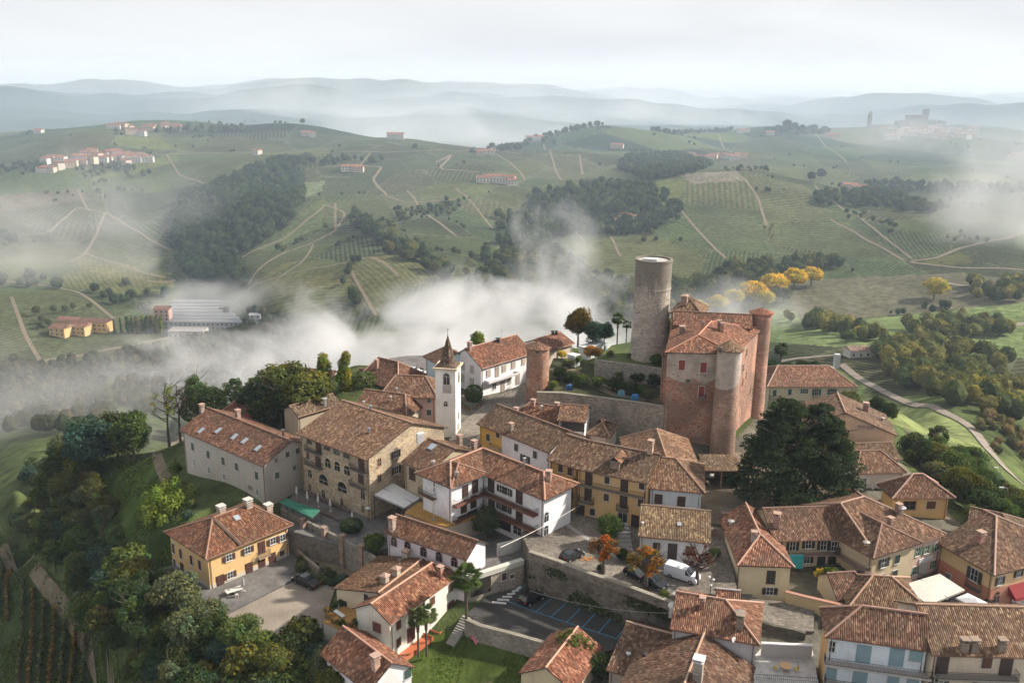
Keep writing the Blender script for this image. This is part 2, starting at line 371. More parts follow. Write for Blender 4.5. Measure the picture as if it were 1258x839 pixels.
def tower_mat():
    m, t, b = newmat('tower_stone'); c = objcol(t); p = pos(t)
    mp = N(t, 'ShaderNodeMapping'); mp.inputs['Scale'].default_value = (.9, .9, 2.6); L(t, p, mp.inputs['Vector'])
    v = N(t, 'ShaderNodeTexVoronoi', Scale=1.9); L(t, mp.outputs[0], v.inputs['Vector'])
    big = noise(t, p, .2, 6, .7); mid = noise(t, p, .9, 6)
    ms = N(t, 'ShaderNodeMapping'); ms.inputs['Scale'].default_value = (2.2, 2.2, .10); L(t, p, ms.inputs['Vector'])
    st = noise(t, ms.outputs[0], 1.0, 5)
    sx = t.nodes.new('ShaderNodeSeparateColor'); L(t, v.outputs['Color'], sx.inputs[0])
    a = mix(t, 1.0, c, ramp(t, sx.outputs[0], (0, .68), (1, 1.28)), 'MULTIPLY')
    a = mix(t, math_(t, 'MULTIPLY', ramp(t, mid, (.42, 0.0), (.66, 1.0)), .5), a, (.37, .33, .29))
    a = mix(t, math_(t, 'MULTIPLY', ramp(t, big, (.5, 0.0), (.68, 1.0)), .5), a, (.16, .14, .12))
    sz = t.nodes.new('ShaderNodeSeparateXYZ'); L(t, p, sz.inputs[0])
    z = math_(t, 'ADD', sz.outputs[2], math_(t, 'MULTIPLY', math_(t, 'SUBTRACT', st, .5), 9.0))
    top = ramp(t, math_(t, 'DIVIDE', math_(t, 'SUBTRACT', z, 30.0), 12.0), (.30, 0.0), (.55, .82))
    a = mix(t, top, a, (.15, .135, .11))
    L(t, a, b.inputs['Base Color']); b.inputs['Roughness'].default_value = .95
    bump(t, b, sx.outputs[0], .35, .1); MAT['tower_stone'] = m
tower_mat()
def tiles():
    m, t, b = newmat('roof_tiles'); c = objcol(t)
    uv = t.nodes.new('ShaderNodeUVMap').outputs[0]
    s = t.nodes.new('ShaderNodeSeparateXYZ'); L(t, uv, s.inputs[0])
    p = pos(t)
    cu = math_(t, 'DIVIDE', s.outputs[0], .26); cv = math_(t, 'DIVIDE', s.outputs[1], .42)
    iu = math_(t, 'FLOOR', cu)
    wn0 = N(t, 'ShaderNodeTexWhiteNoise', noise_dimensions='1D'); L(t, iu, wn0.inputs['W'])
    iv = math_(t, 'FLOOR', math_(t, 'ADD', cv, math_(t, 'MULTIPLY', wn0.outputs['Value'], .6)))
    cb = t.nodes.new('ShaderNodeCombineXYZ'); L(t, iu, cb.inputs[0]); L(t, iv, cb.inputs[1])
    L(t, t.nodes.new('ShaderNodeObjectInfo').outputs['Random'], cb.inputs[2])
    wn = N(t, 'ShaderNodeTexWhiteNoise', noise_dimensions='3D'); L(t, cb.outputs[0], wn.inputs['Vector'])
    r = wn.outputs['Value']
    big = noise(t, p, .22, 5, .5); mid = noise(t, p, 1.1, 4)
    tone = ramp(t, r, (0.0, (.42, .36, .34)), (.28, (.74, .64, .60)), (.55, (1.0, 1.0, 1.0)), (.78, (1.3, 1.28, 1.2)), (.92, (1.7, 1.95, 2.0)), (1.0, (2.2, 2.8, 2.9)))
    a = mix(t, 1.0, mix(t, 1.0, c, (.78, .76, .70), 'MULTIPLY'), tone, 'MULTIPLY')
    a = mix(t, math_(t, 'MULTIPLY', ramp(t, big, (.42, 0.0), (.66, 1.0)), .5), a, (.062, .046, .032))
    a = mix(t, math_(t, 'MULTIPLY', ramp(t, mid, (.5, 0.0), (.72, 1.0)), .35), a, (.17, .145, .095))
    fr = math_(t, 'FRACT', cu)
    prof = math_(t, 'SINE', math_(t, 'MULTIPLY', fr, math.pi))
    a = mix(t, math_(t, 'MULTIPLY', ramp(t, prof, (.25, 1.0), (.62, 0.0)), .38), a, (.045, .03, .024))
    L(t, a, b.inputs['Base Color']); b.inputs['Roughness'].default_value = .9
    fv = math_(t, 'FRACT', math_(t, 'ADD', cv, math_(t, 'MULTIPLY', wn0.outputs['Value'], .6)))
    hgt = math_(t, 'ADD', prof, math_(t, 'ADD', math_(t, 'MULTIPLY', fv, -.35), math_(t, 'MULTIPLY', r, .5)))
    bump(t, b, hgt, .9, .13); MAT['roof_tiles'] = m
tiles()
def leaf():
    m = bpy.data.materials.new('leaves'); m.use_nodes = True; t = m.node_tree; t.nodes.clear()
    o = t.nodes.new('ShaderNodeOutputMaterial'); c = objcol(t)
    at = N(t, 'ShaderNodeAttribute', attribute_name='tone')
    a = mix(t, 1.0, c, at.outputs['Color'], 'MULTIPLY')
    d = t.nodes.new('ShaderNodeBsdfDiffuse'); tr = t.nodes.new('ShaderNodeBsdfTranslucent')
    L(t, a, d.inputs[0]); L(t, mix(t, 1.0, a, (1.3, 1.25, .6), 'MULTIPLY'), tr.inputs[0])
    ms = t.nodes.new('ShaderNodeMixShader'); ms.inputs[0].default_value = .32
    L(t, d.outputs[0], ms.inputs[1]); L(t, tr.outputs[0], ms.inputs[2]); L(t, ms.outputs[0], o.inputs[0])
    MAT['leaves'] = m
leaf()
def ground_mats():
    m, t, b = newmat('countryside'); p = pos(t)
    fc = N(t, 'ShaderNodeAttribute', attribute_name='fcol').outputs['Color']
    fd = N(t, 'ShaderNodeAttribute', attribute_name='fdir')
    s = t.nodes.new('ShaderNodeSeparateXYZ'); L(t, fd.outputs['Vector'], s.inputs[0])
    sp = t.nodes.new('ShaderNodeSeparateXYZ'); L(t, p, sp.inputs[0])
    w = math_(t, 'ADD', math_(t, 'MULTIPLY', sp.outputs[0], s.outputs[0]), math_(t, 'MULTIPLY', sp.outputs[1], s.outputs[1]))
    n1 = noise(t, p, .02, 6, .4); n2 = noise(t, p, .22, 5); n3 = noise(t, p, 1.6, 4)
    w = math_(t, 'ADD', w, math_(t, 'MULTIPLY', n2, .35))
    st = math_(t, 'SINE', math_(t, 'MULTIPLY', w, 2 * math.pi))
    k = ramp(t, math_(t, 'MULTIPLY_ADD', st, .5, .5), (.25, 0.0), (.7, 1.0))
    soil = mix(t, n2, (.12, .105, .06), (.075, .085, .038))
    a = mix(t, math_(t, 'MULTIPLY', math_(t, 'MULTIPLY', k, s.outputs[2]), 1.0), fc, soil)
    a = mix(t, .75, a, ramp(t, n1, (.3, .66), (.7, 1.32)), 'MULTIPLY')
    a = mix(t, .9, a, ramp(t, n2, (.3, .5), (.7, 1.5)), 'MULTIPLY')
    a = mix(t, .5, a, ramp(t, n3, (.3, .6), (.7, 1.35)), 'MULTIPLY')
    L(t, a, b.inputs['Base Color']); b.inputs['Roughness'].default_value = 1.0; b.inputs['Specular IOR Level'].default_value = .05
    bump(t, b, n3, .6, .25); MAT['countryside'] = m
    def g(name, c1, c2, sc1, sc2, bs=.4, rough=.95):
        m, t, b = newmat(name); p = pos(t)
        a = mix(t, ramp(t, noise(t, p, sc1, 6, .4), (.35, 0.0), (.66, 1.0)), c1, c2)
        f = noise(t, p, sc2, 4)
        a = mix(t, .5, a, ramp(t, f, (.3, .6), (.7, 1.35)), 'MULTIPLY')
        L(t, a, b.inputs['Base Color']); b.inputs['Roughness'].default_value = rough
        bump(t, b, f, bs, .05); MAT[name] = m; return m, t, b, a
    g('asphalt', (0.0375,0.035,0.034), (0.065,0.0625,0.06), .25, 3.0)
    g('gravel', (0.168,0.14,0.112), (0.24,0.208,0.172), .2, 4.0)
    g('earth', (0.1275,0.102,0.068), (0.1785,0.1445,0.102), .3, 2.0)
    g('paving', (0.0992,0.093,0.0899), (0.1457,0.1395,0.1333), .3, 1.4)
    g('terrace_tiles', (.36, .35, .34), (.44, .43, .42), .4, 2.0)
    g('lawn', (0.0413,0.0638,0.0165), (0.0825,0.1013,0.0263), .16, 3.0)
    g('wall_cap', (0.216,0.2,0.16), (0.272,0.248,0.2), .5, 3.0)
    g('rough_wall', (0.0527,0.0527,0.0372), (0.124,0.1116,0.0899), .35, 1.6, .8)
    g('shrub_ground', (0.028,0.0385,0.0126), (0.0595,0.0595,0.021), .3, 1.5)
    g('floor_ochre', (.30, .17, .05), (.36, .21, .07), .5, 3.0)
    m, t, b, a = g('cobbles', (0.1178,0.1023,0.0868), (0.186,0.1643,0.1364), .12, 2.2)
    v = N(t, 'ShaderNodeTexVoronoi', Scale=2.4); L(t, pos(t), v.inputs['Vector'])
    sx = t.nodes.new('ShaderNodeSeparateColor'); L(t, v.outputs['Color'], sx.inputs[0])
    L(t, mix(t, .7, a, ramp(t, sx.outputs[0], (0, .6), (1, 1.35)), 'MULTIPLY'), b.inputs['Base Color'])
ground_mats()
# ------------------------------------------------------------------ mesh and object helpers
class MB:
    def __init__(s): s.v = []; s.f = []; s.m = []; s.uv = []; s.o = np.zeros(3)
    def poly(s, pts, mi=0, uv=None):
        k = len(s.v); s.v += [tuple(float(q) for q in p) for p in pts]; s.f.append(tuple(range(k, k + len(pts)))); s.m.append(mi)
        s.uv.append(uv if uv is not None else [(0, 0)] * len(pts))
    def hull(s, a, b, mi=0):      # two matching loops -> closed solid (a bottom, b top; counter-clockwise from above)
        n = len(a)
        s.poly(list(a)[::-1], mi); s.poly(b, mi)
        for i in range(n):
            j = (i + 1) % n; s.poly([a[i], a[j], b[j], b[i]], mi)
    def box(s, c, d, ang=0.0, mi=0, tz=0.0):
        ca, sa = math.cos(ang), math.sin(ang); x, y, z = [q / 2 for q in d]
        def P(a, b, e): return (c[0] + a * ca - b * sa, c[1] + a * sa + b * ca, c[2] + e + a * tz)
        lo = [P(-x, -y, -z), P(x, -y, -z), P(x, y, -z), P(-x, y, -z)]; hi = [P(-x, -y, z), P(x, -y, z), P(x, y, z), P(-x, y, z)]
        s.hull(lo, hi, mi)
    def prism(s, poly, z0, z1, mi=0):
        s.hull([(p[0], p[1], z0) for p in poly], [(p[0], p[1], z1) for p in poly], mi)
    def tube(s, p0, p1, r0, r1=None, n=6, mi=0):
        r1 = r0 if r1 is None else r1
        p0, p1 = np.array(p0, float), np.array(p1, float); d = p1 - p0; L_ = np.linalg.norm(d)
        if L_ < 1e-6: return
        d /= L_; a = np.cross(d, (0, 0, 1) if abs(d[2]) < .9 else (1, 0, 0)); a /= np.linalg.norm(a); b = np.cross(d, a)
        A = [p0 + r0 * (math.cos(t) * a + math.sin(t) * b) for t in np.linspace(0, 2 * math.pi, n, endpoint=False)]
        B = [p1 + r1 * (math.cos(t) * a + math.sin(t) * b) for t in np.linspace(0, 2 * math.pi, n, endpoint=False)]
        s.hull(A, B, mi)
    def path(s, pts, r, n=5, mi=0):
        for a, b in zip(pts[:-1], pts[1:]): s.tube(a, b, r, r, n, mi)
    def lathe(s, c, prof, n=32, mi=0, uvs=False):
        an = np.linspace(0, 2 * math.pi, n + 1)
        for (r0, z0), (r1, z1) in zip(prof[:-1], prof[1:]):
            for i in range(n):
                a, b = an[i], an[i + 1]
                q = [(c[0] + r0 * math.cos(a), c[1] + r0 * math.sin(a), c[2] + z0), (c[0] + r0 * math.cos(b), c[1] + r0 * math.sin(b), c[2] + z0),
                     (c[0] + r1 * math.cos(b), c[1] + r1 * math.sin(b), c[2] + z1), (c[0] + r1 * math.cos(a), c[1] + r1 * math.sin(a), c[2] + z1)]
                l0 = 0.0; l1 = math.hypot(r1 - r0, z1 - z0); rr = max(r0, r1)
                if r1 < 1e-4: q = q[:3]; s.poly(q, mi, [(a * rr, l0), (b * rr, l0), ((a + b) / 2 * rr, l1)])
                elif r0 < 1e-4: q = [q[0], q[2], q[3]]; s.poly(q, mi, [(a * rr, l0), (b * rr, l1), (a * rr, l1)])
                else: s.poly(q, mi, [(a * rr, l0), (b * rr, l0), (b * rr, l1), (a * rr, l1)])
    def mesh(s, name, origin=(0, 0, 0), smooth=False):
        me = bpy.data.meshes.new(name); o = origin
        me.from_pydata([(v[0] - o[0], v[1] - o[1], v[2] - o[2]) for v in s.v], [], s.f)
        me.polygons.foreach_set('material_index', s.m)
        u = me.uv_layers.new(name='UVMap'); u.data.foreach_set('uv', np.array([q for f in s.uv for q in f], np.float32).ravel())
        if smooth: me.polygons.foreach_set('use_smooth', [True] * len(s.f))
        me.update(); return me
def mk(name, me, mats, parent=None, color=(1, 1, 1), loc=None, rz=0.0):
    o = bpy.data.objects.new(name, me); col.objects.link(o)
    if me is not None and not len(me.materials):
        for m in (mats if isinstance(mats, (list, tuple)) else [mats]): me.materials.append(MAT[m])
    o.color = tuple(color) + (1,)
    if parent is not None: o.parent = parent
    if loc is not None: o.location = loc
    o.rotation_euler[2] = rz
    return o
def thing(name, label, cat, loc=(0, 0, 0), rz=0.0, group=None):
    o = bpy.data.objects.new(name, None); col.objects.link(o); o.location = tuple(map(float, loc)); o.rotation_euler[2] = rz
    o['label'] = label; o['category'] = cat
    if group: o['group'] = group
    return o
def tag(o, label, cat, group=None, kind=None):
    o['label'] = label; o['category'] = cat
    if group: o['group'] = group
    if kind: o['kind'] = kind
    return o
def structure(o): o['kind'] = 'structure'; return o
def solo(name, mb, mats, label, cat, color=(1, 1, 1), group=None, origin=None, smooth=False):
    v = np.array(mb.v); og = origin or (float(v[:, 0].mean()), float(v[:, 1].mean()), float(v[:, 2].min()))
    o = mk(name, mb.mesh(name, og, smooth), mats, None, color, og); return tag(o, label, cat, group)
def copytree(o, loc, rz=0.0, parent=None, label=None, color=None, scale=None):
    c = o.copy(); col.objects.link(c)
    if parent is None: c.location = tuple(map(float, loc)); c.rotation_euler[2] = rz
    else: c.parent = parent
    if label: c['label'] = label
    if scale is not None: c.scale = scale
    for ch in list(o.children): copytree(ch, None, 0, c, color=color)
    return c

# colours (base reflectance)
TERRA = (.215, .105, .068); TBROWN = (.185, .108, .075); TRED = (.30, .115, .072); TOLD = (.165, .112, .078); TPINK = (.36, .17, .125)
WHITE = (.68, .68, .70); CREAM = (.56, .47, .33); OCHRE = (.60, .37, .14); YELLOW = (.58, .36, .11); PINK = (.58, .40, .36); PALEPINK = (.62, .57, .58); PEACH = (.60, .40, .26); STONEC = (.38, .33, .26)
SALMON = (.55, .26, .17); GREYW = (.50, .49, .46); BEIGE = (.5, .43, .33)
GREEN = (.04, .10, .06); BROWN = (.055, .028, .02); BLUE = (.03, .13, .2); PBLUE = (.22, .33, .38); LGREEN = (.13, .22, .13); REDP = (.26, .04, .03); BEIGS = (.4, .35, .28)

WCACHE = {}
def wmesh(kind, w, h):
    k = (kind, w, h)
    if k in WCACHE: return WCACHE[k]
    b = MB(); t = .09
    if kind in ('arch', 'niche'):
        r = w / 2; n = 12; zc = h - r
        def arc(rr, y, base=0.0): return [(-rr, y, base), (rr, y, base)] + [(rr * math.cos(a), y, zc + rr * math.sin(a)) for a in np.linspace(0, math.pi, n + 1)]
        def slab(rr, y0, y1, mi, base=0.0):
            A, B = arc(rr, y0, base), arc(rr, y1, base)
            b.poly(A, mi)
            for i in range(len(A)):
                j = (i + 1) % len(A); b.poly([A[j], A[i], B[i], B[j]], mi)
        slab(r + .16, -.05, .05, 0, -.06); slab(r, -.075, 0, 1)
        b.box((0, -.09, zc / 2 + .05), (.07, .03, zc + .1), 0, 2); b.box((0, -.09, zc), (w, .03, .07), 0, 2)
    elif kind == 'door':
        b.box((0, -.02, h / 2), (w + .24, .1, h + .12), 0, 0); b.box((0, -.05, h / 2), (w, .1, h), 0, 1)
        for q in (-w / 4, w / 4):
            b.box((q, -.11, h * .72), (w * .34, .03, h * .35), 0, 1); b.box((q, -.11, h * .28), (w * .34, .03, h * .35), 0, 1)
    elif kind == 'garage':
        b.box((0, -.02, h / 2), (w + .3, .1, h + .16), 0, 0); b.box((0, -.05, h / 2), (w, .1, h), 0, 1)
        for q in range(1, 4): b.box((0, -.11, h * q / 4), (w, .03, .05), 0, 1)
    else:
        b.box((0, -.02, h / 2), (w + .22, .08, h + .22), 0, 0)
        b.box((0, -.045, h / 2), (w, .08, h), 0, 1)
        b.box((0, -.07, h / 2), (.08, .07, h), 0, 2); b.box((0, -.07, h * .5), (w, .06, .06), 0, 2)
        for q in (-1, 1): b.box((q * (w / 2 - .04), -.07, h / 2), (.08, .07, h), 0, 2)
        b.box((0, -.1, -.1), (w + .3, .2, .08), 0, 0)
    me = b.mesh(kind); WCACHE[k] = me; return me
def shmesh(w, h):
    k = ('sh', w, h)
    if k in WCACHE: return WCACHE[k]
    b = MB(); b.box((0, -.13, h / 2), (w, .05, h), 0, 0)
    for q in np.linspace(.12, h - .12, max(3, int(h / .22))): b.box((0, -.16, q), (w - .14, .03, .06), 0, 0)
    me = b.mesh('shutter'); me.materials.append(MAT['paint']); WCACHE[k] = me; return me

def seg_hit(A, B, d):
    n = np.array([B[1] - A[1], -(B[0] - A[0])]); den = n @ d[:2]
    if den >= 0: return None
    t = n @ (A - CAM[:2]) / den
    P = CAM + d * t; ab = B - A; s = ((P[:2] - A) @ ab) / (ab @ ab)
    return t, s, P
class Base:
    ang = 0.0
    def start(s, name, label, cat, c, group=None):
        s.loc = np.array([c[0], c[1], h1(c[0], c[1])]); s.root = thing(name, label, cat, s.loc, 0, group); s.planes = []; s.tris = []
    def part(s, name, mb, mats, color=(1, 1, 1), parent=None, smooth=False):
        return mk(name, mb.mesh(name, s.loc, smooth), mats, parent or s.root, color)
    def wallhit(s, px, py, seg=None):
        d = ray(px, py); best = None
        for i, (A, B) in enumerate(s.planes):
            if seg is not None and i not in (seg if isinstance(seg, tuple) else (seg,)): continue
            h = seg_hit(A, B, d)
            if h is None: continue
            if seg is None and not (-.02 <= h[1] <= 1.02): continue
            if best is None or h[0] < best[0]: best = (h[0], i, h[2])
        return best
    def win(s, kind, w, h, pix, sh=None, shc=BROWN, fr=(.6, .6, .58), sur=None, seg=None, sill=0, dark=None):
        """kind: window, arch, door, garage, niche; sh: None, 'open', 'closed'; pix: centres in the photograph"""
        for q in pix:
            r = s.wallhit(q[0], q[1], seg)
            if r is None: print('NOHIT', s.root.name, q); continue
            A, B = s.planes[r[1]]; ang = math.atan2(B[1] - A[1], B[0] - A[0])
            L_ = np.linalg.norm(B - A); tt = (r[2][:2] - A) @ (B - A) / L_
            tt = min(max(tt, w / 2 + .1), L_ - w / 2 - .1); xy = A + (B - A) / L_ * tt
            p = np.array([xy[0], xy[1], r[2][2] - h / 2]) - s.loc
            nm = {'window': 'window', 'arch': 'arched_window', 'niche': 'arched_opening', 'door': 'door', 'garage': 'garage_door'}[kind]
            me = wmesh(kind, w, h)
            if not len(me.materials):
                for mm in ('plaster', 'paint' if kind in ('door', 'garage') else 'glass', 'paint'): me.materials.append(MAT[mm])
            o = mk(nm, me, None, s.root, (shc if kind in ('door', 'garage') else (sur or fr)), p, ang)
            if sh:
                for q2 in (-1, 1):
                    c = mk('shutter', shmesh(round(w / 2, 3), h), None, o, shc); c.location = (q2 * (w * .75 + .04 if sh == 'open' else w / 4), 0, 0)
    def balcony(s, p0, p1, dep=1.1, slab=(.35, .32, .28), rail=True, seg=None, solid=None, bars=.16, hr=1.0, thick=.16):
        a = s.wallhit(p0[0], p0[1], seg); b_ = s.wallhit(p1[0], p1[1], seg)
        if a is None or b_ is None: print('NOBALC', s.root.name, p0, p1); return
        A, B = a[2], b_[2]; z = (A[2] + B[2]) / 2; d = (B - A)[:2]; L_ = np.linalg.norm(d)
        if L_ < .2: return
        u = d / L_; n = np.array([u[1], -u[0]]); c = (A[:2] + B[:2]) / 2; ang = math.atan2(u[1], u[0])
        m = MB(); cc = c + n * (dep / 2); m.box((cc[0], cc[1], z - thick / 2), (L_, dep, thick), ang)
        o = s.part('balcony', m, 'plaster', slab)
        if rail:
            m = MB()
            def bar(q0, q1, hh0, hh1, r=.025): m.tube((q0[0], q0[1], z + hh0), (q1[0], q1[1], z + hh1), r, r, 4)
            c0, c1 = A[:2] + n * dep, A[:2] + u * L_ + n * dep
            for q0, q1 in ((A[:2] + n * .05, c0), (c0, c1), (c1, A[:2] + u * L_ + n * .05)):
                if solid:
                    md = (q0 + q1) / 2; dd = q1 - q0; m.box((md[0], md[1], z + hr / 2), (np.linalg.norm(dd), .08, hr), math.atan2(dd[1], dd[0])); continue
                bar(q0, q1, hr, hr, .035); bar(q0, q1, .1, .1)
                k = max(1, int(np.linalg.norm(q1 - q0) / bars))
                for i in range(k + 1):
                    q = q0 + (q1 - q0) * i / k; bar(q, q, 0, hr, .018)
            s.part('railing', m, 'plaster' if solid else 'iron', solid or (1, 1, 1), o)
    def roofhit(s, px, py):
        d = ray(px, py); best = None
        for T in s.tris:
            a, b, c = T; n = np.cross(b - a, c - a); den = n @ d
            if abs(den) < 1e-9: continue
            t = n @ (a - CAM) / den
            if t <= 0: continue
            P = CAM + d * t
            ok = all(np.cross(q1 - q0, P - q0) @ n >= -1e-6 * 0 - abs(n @ n) * .02 for q0, q1 in ((a, b), (b, c), (c, a)))
            if ok and (best is None or t < best[0]): best = (t, P, n / np.linalg.norm(n), T)
        return best
    def chimney(s, pix, w=.7, h=1.3, color=(.38, .24, .19), cap='slab', capc=None):
        for q in pix:
            r = s.roofhit(*q)
            if r is None: print('NOCH', s.root.name, q); continue
            P = r[1]; ang = s.ang if hasattr(s, 'ang') else 0
            m = MB(); m.box((P[0], P[1], P[2] + h / 2 - .4), (w, w, h + .8), ang)
            o = s.part('chimney', m, 'stonework' if cap != 'pipe' else 'metal', color)
            m = MB(); z = P[2] + h
            m.box((P[0], P[1], z + .05), (w + .24, w + .24, .1), ang)
            if cap == 'slab':
                for i in (-1, 1):
                    for j in (-1, 1):
                        x, y = i * w * .38, j * w * .38
                        m.box((P[0] + x * math.cos(ang) - y * math.sin(ang), P[1] + x * math.sin(ang) + y * math.cos(ang), z + .25), (.14, .14, .3), ang)
                m.box((P[0], P[1], z + .45), (w + .3, w + .3, .1), ang)
            elif cap == 'tile':
                hw = w / 2 + .2
                base = [(P[0] + x * math.cos(ang) - y * math.sin(ang), P[1] + x * math.sin(ang) + y * math.cos(ang)) for x, y in ((-hw, -hw), (hw, -hw), (hw, hw), (-hw, hw))]
                m.hull([(x, y, z + .3) for x, y in base], [(P[0] + (x - P[0]) * .05, P[1] + (y - P[1]) * .05, z + .7) for x, y in base]); m.box((P[0], P[1], z + .2), (w * .7, w * .7, .25), ang)
            s.part('chimney_cap', m, 'plaster', capc or (.36, .24, .19), o)
    def pipe(s, pix, h=1.0, r=.12, color=(.3, .3, .32)):
        for q in pix:
            rr = s.roofhit(*q)
            if rr is None: print('NOPIPE', s.root.name, q); continue
            P = rr[1]; m = MB(); m.tube(P - np.array([0, 0, .3]), P + np.array([0, 0, h]), r, r, 8); m.tube(P + np.array([0, 0, h]), P + np.array([0, 0, h + .15]), r * 1.9, r * .6, 8)
            s.part('vent_pipe', m, 'metal', color)
    def skylight(s, pix, w=.8, l=1.2, color=(.5, .52, .55)):
        for q in pix:
            r = s.roofhit(*q)
            if r is None: print('NOSKY', s.root.name, q); continue
            P, n = r[1], r[2]
            if n[2] < 0: n = -n
            dn = np.array([n[0], n[1], 0]); dn /= np.linalg.norm(dn) + 1e-9; e = np.cross((0, 0, 1), dn); v = np.cross(n, e)
            m = MB()
            for (ww, ll, h0, h1_, mi) in ((w, l, -.1, .14, 0), (w - .2, l - .2, .05, .17, 1)):
                cs = [(-ww / 2, -ll / 2), (ww / 2, -ll / 2), (ww / 2, ll / 2), (-ww / 2, ll / 2)]
                m.hull([P + e * a + v * b + n * h0 for a, b in cs], [P + e * a + v * b + n * h1_ for a, b in cs], mi)
            s.part('skylight', m, ['metal', 'sky_pane'], color)
    def dish(s, pix, r=.38):
        for q in pix:
            rr = s.roofhit(*q)
            P = rr[1] if rr else (s.wallhit(*q)[2] + np.array([.1, -.5, 0]) if s.wallhit(*q) else None)
            if P is None: continue
            m = MB(); top = P + np.array([0, 0, .8]); m.tube(P - np.array([0, 0, .3]), top, .03, .03, 5)
            d = np.array([.5, -.8, .35]); d /= np.linalg.norm(d)
            m.tube(top, top + d * .06, .06, r, 14); m.tube(top + d * .06, top + d * .09, r, r, 14); m.tube(top, top + d * .45 + np.array([0, 0, -.1]), .015, .015, 4)
            s.part('satellite_dish', m, 'paint', (.62, .62, .62))
    def aerial(s, pix, h=2.4):
        for q in pix:
            rr = s.roofhit(*q)
            if rr is None: continue
            P = rr[1]; m = MB(); m.tube(P, P + np.array([0, 0, h]), .03, .02, 4)
            for k in range(5):
                z = h - .12 * k; m.tube(P + np.array([-.35 + .04 * k, 0, z]), P + np.array([.35 - .04 * k, 0, z]), .012, .012, 3)
            s.part('aerial', m, 'metal', (.35, .35, .35))
m, t, b = newmat('sky_pane'); b.inputs['Base Color'].default_value = (.25, .3, .36, 1); b.inputs['Roughness'].default_value = .05; b.inputs['Specular IOR Level'].default_value = 1.0; MAT['sky_pane'] = m

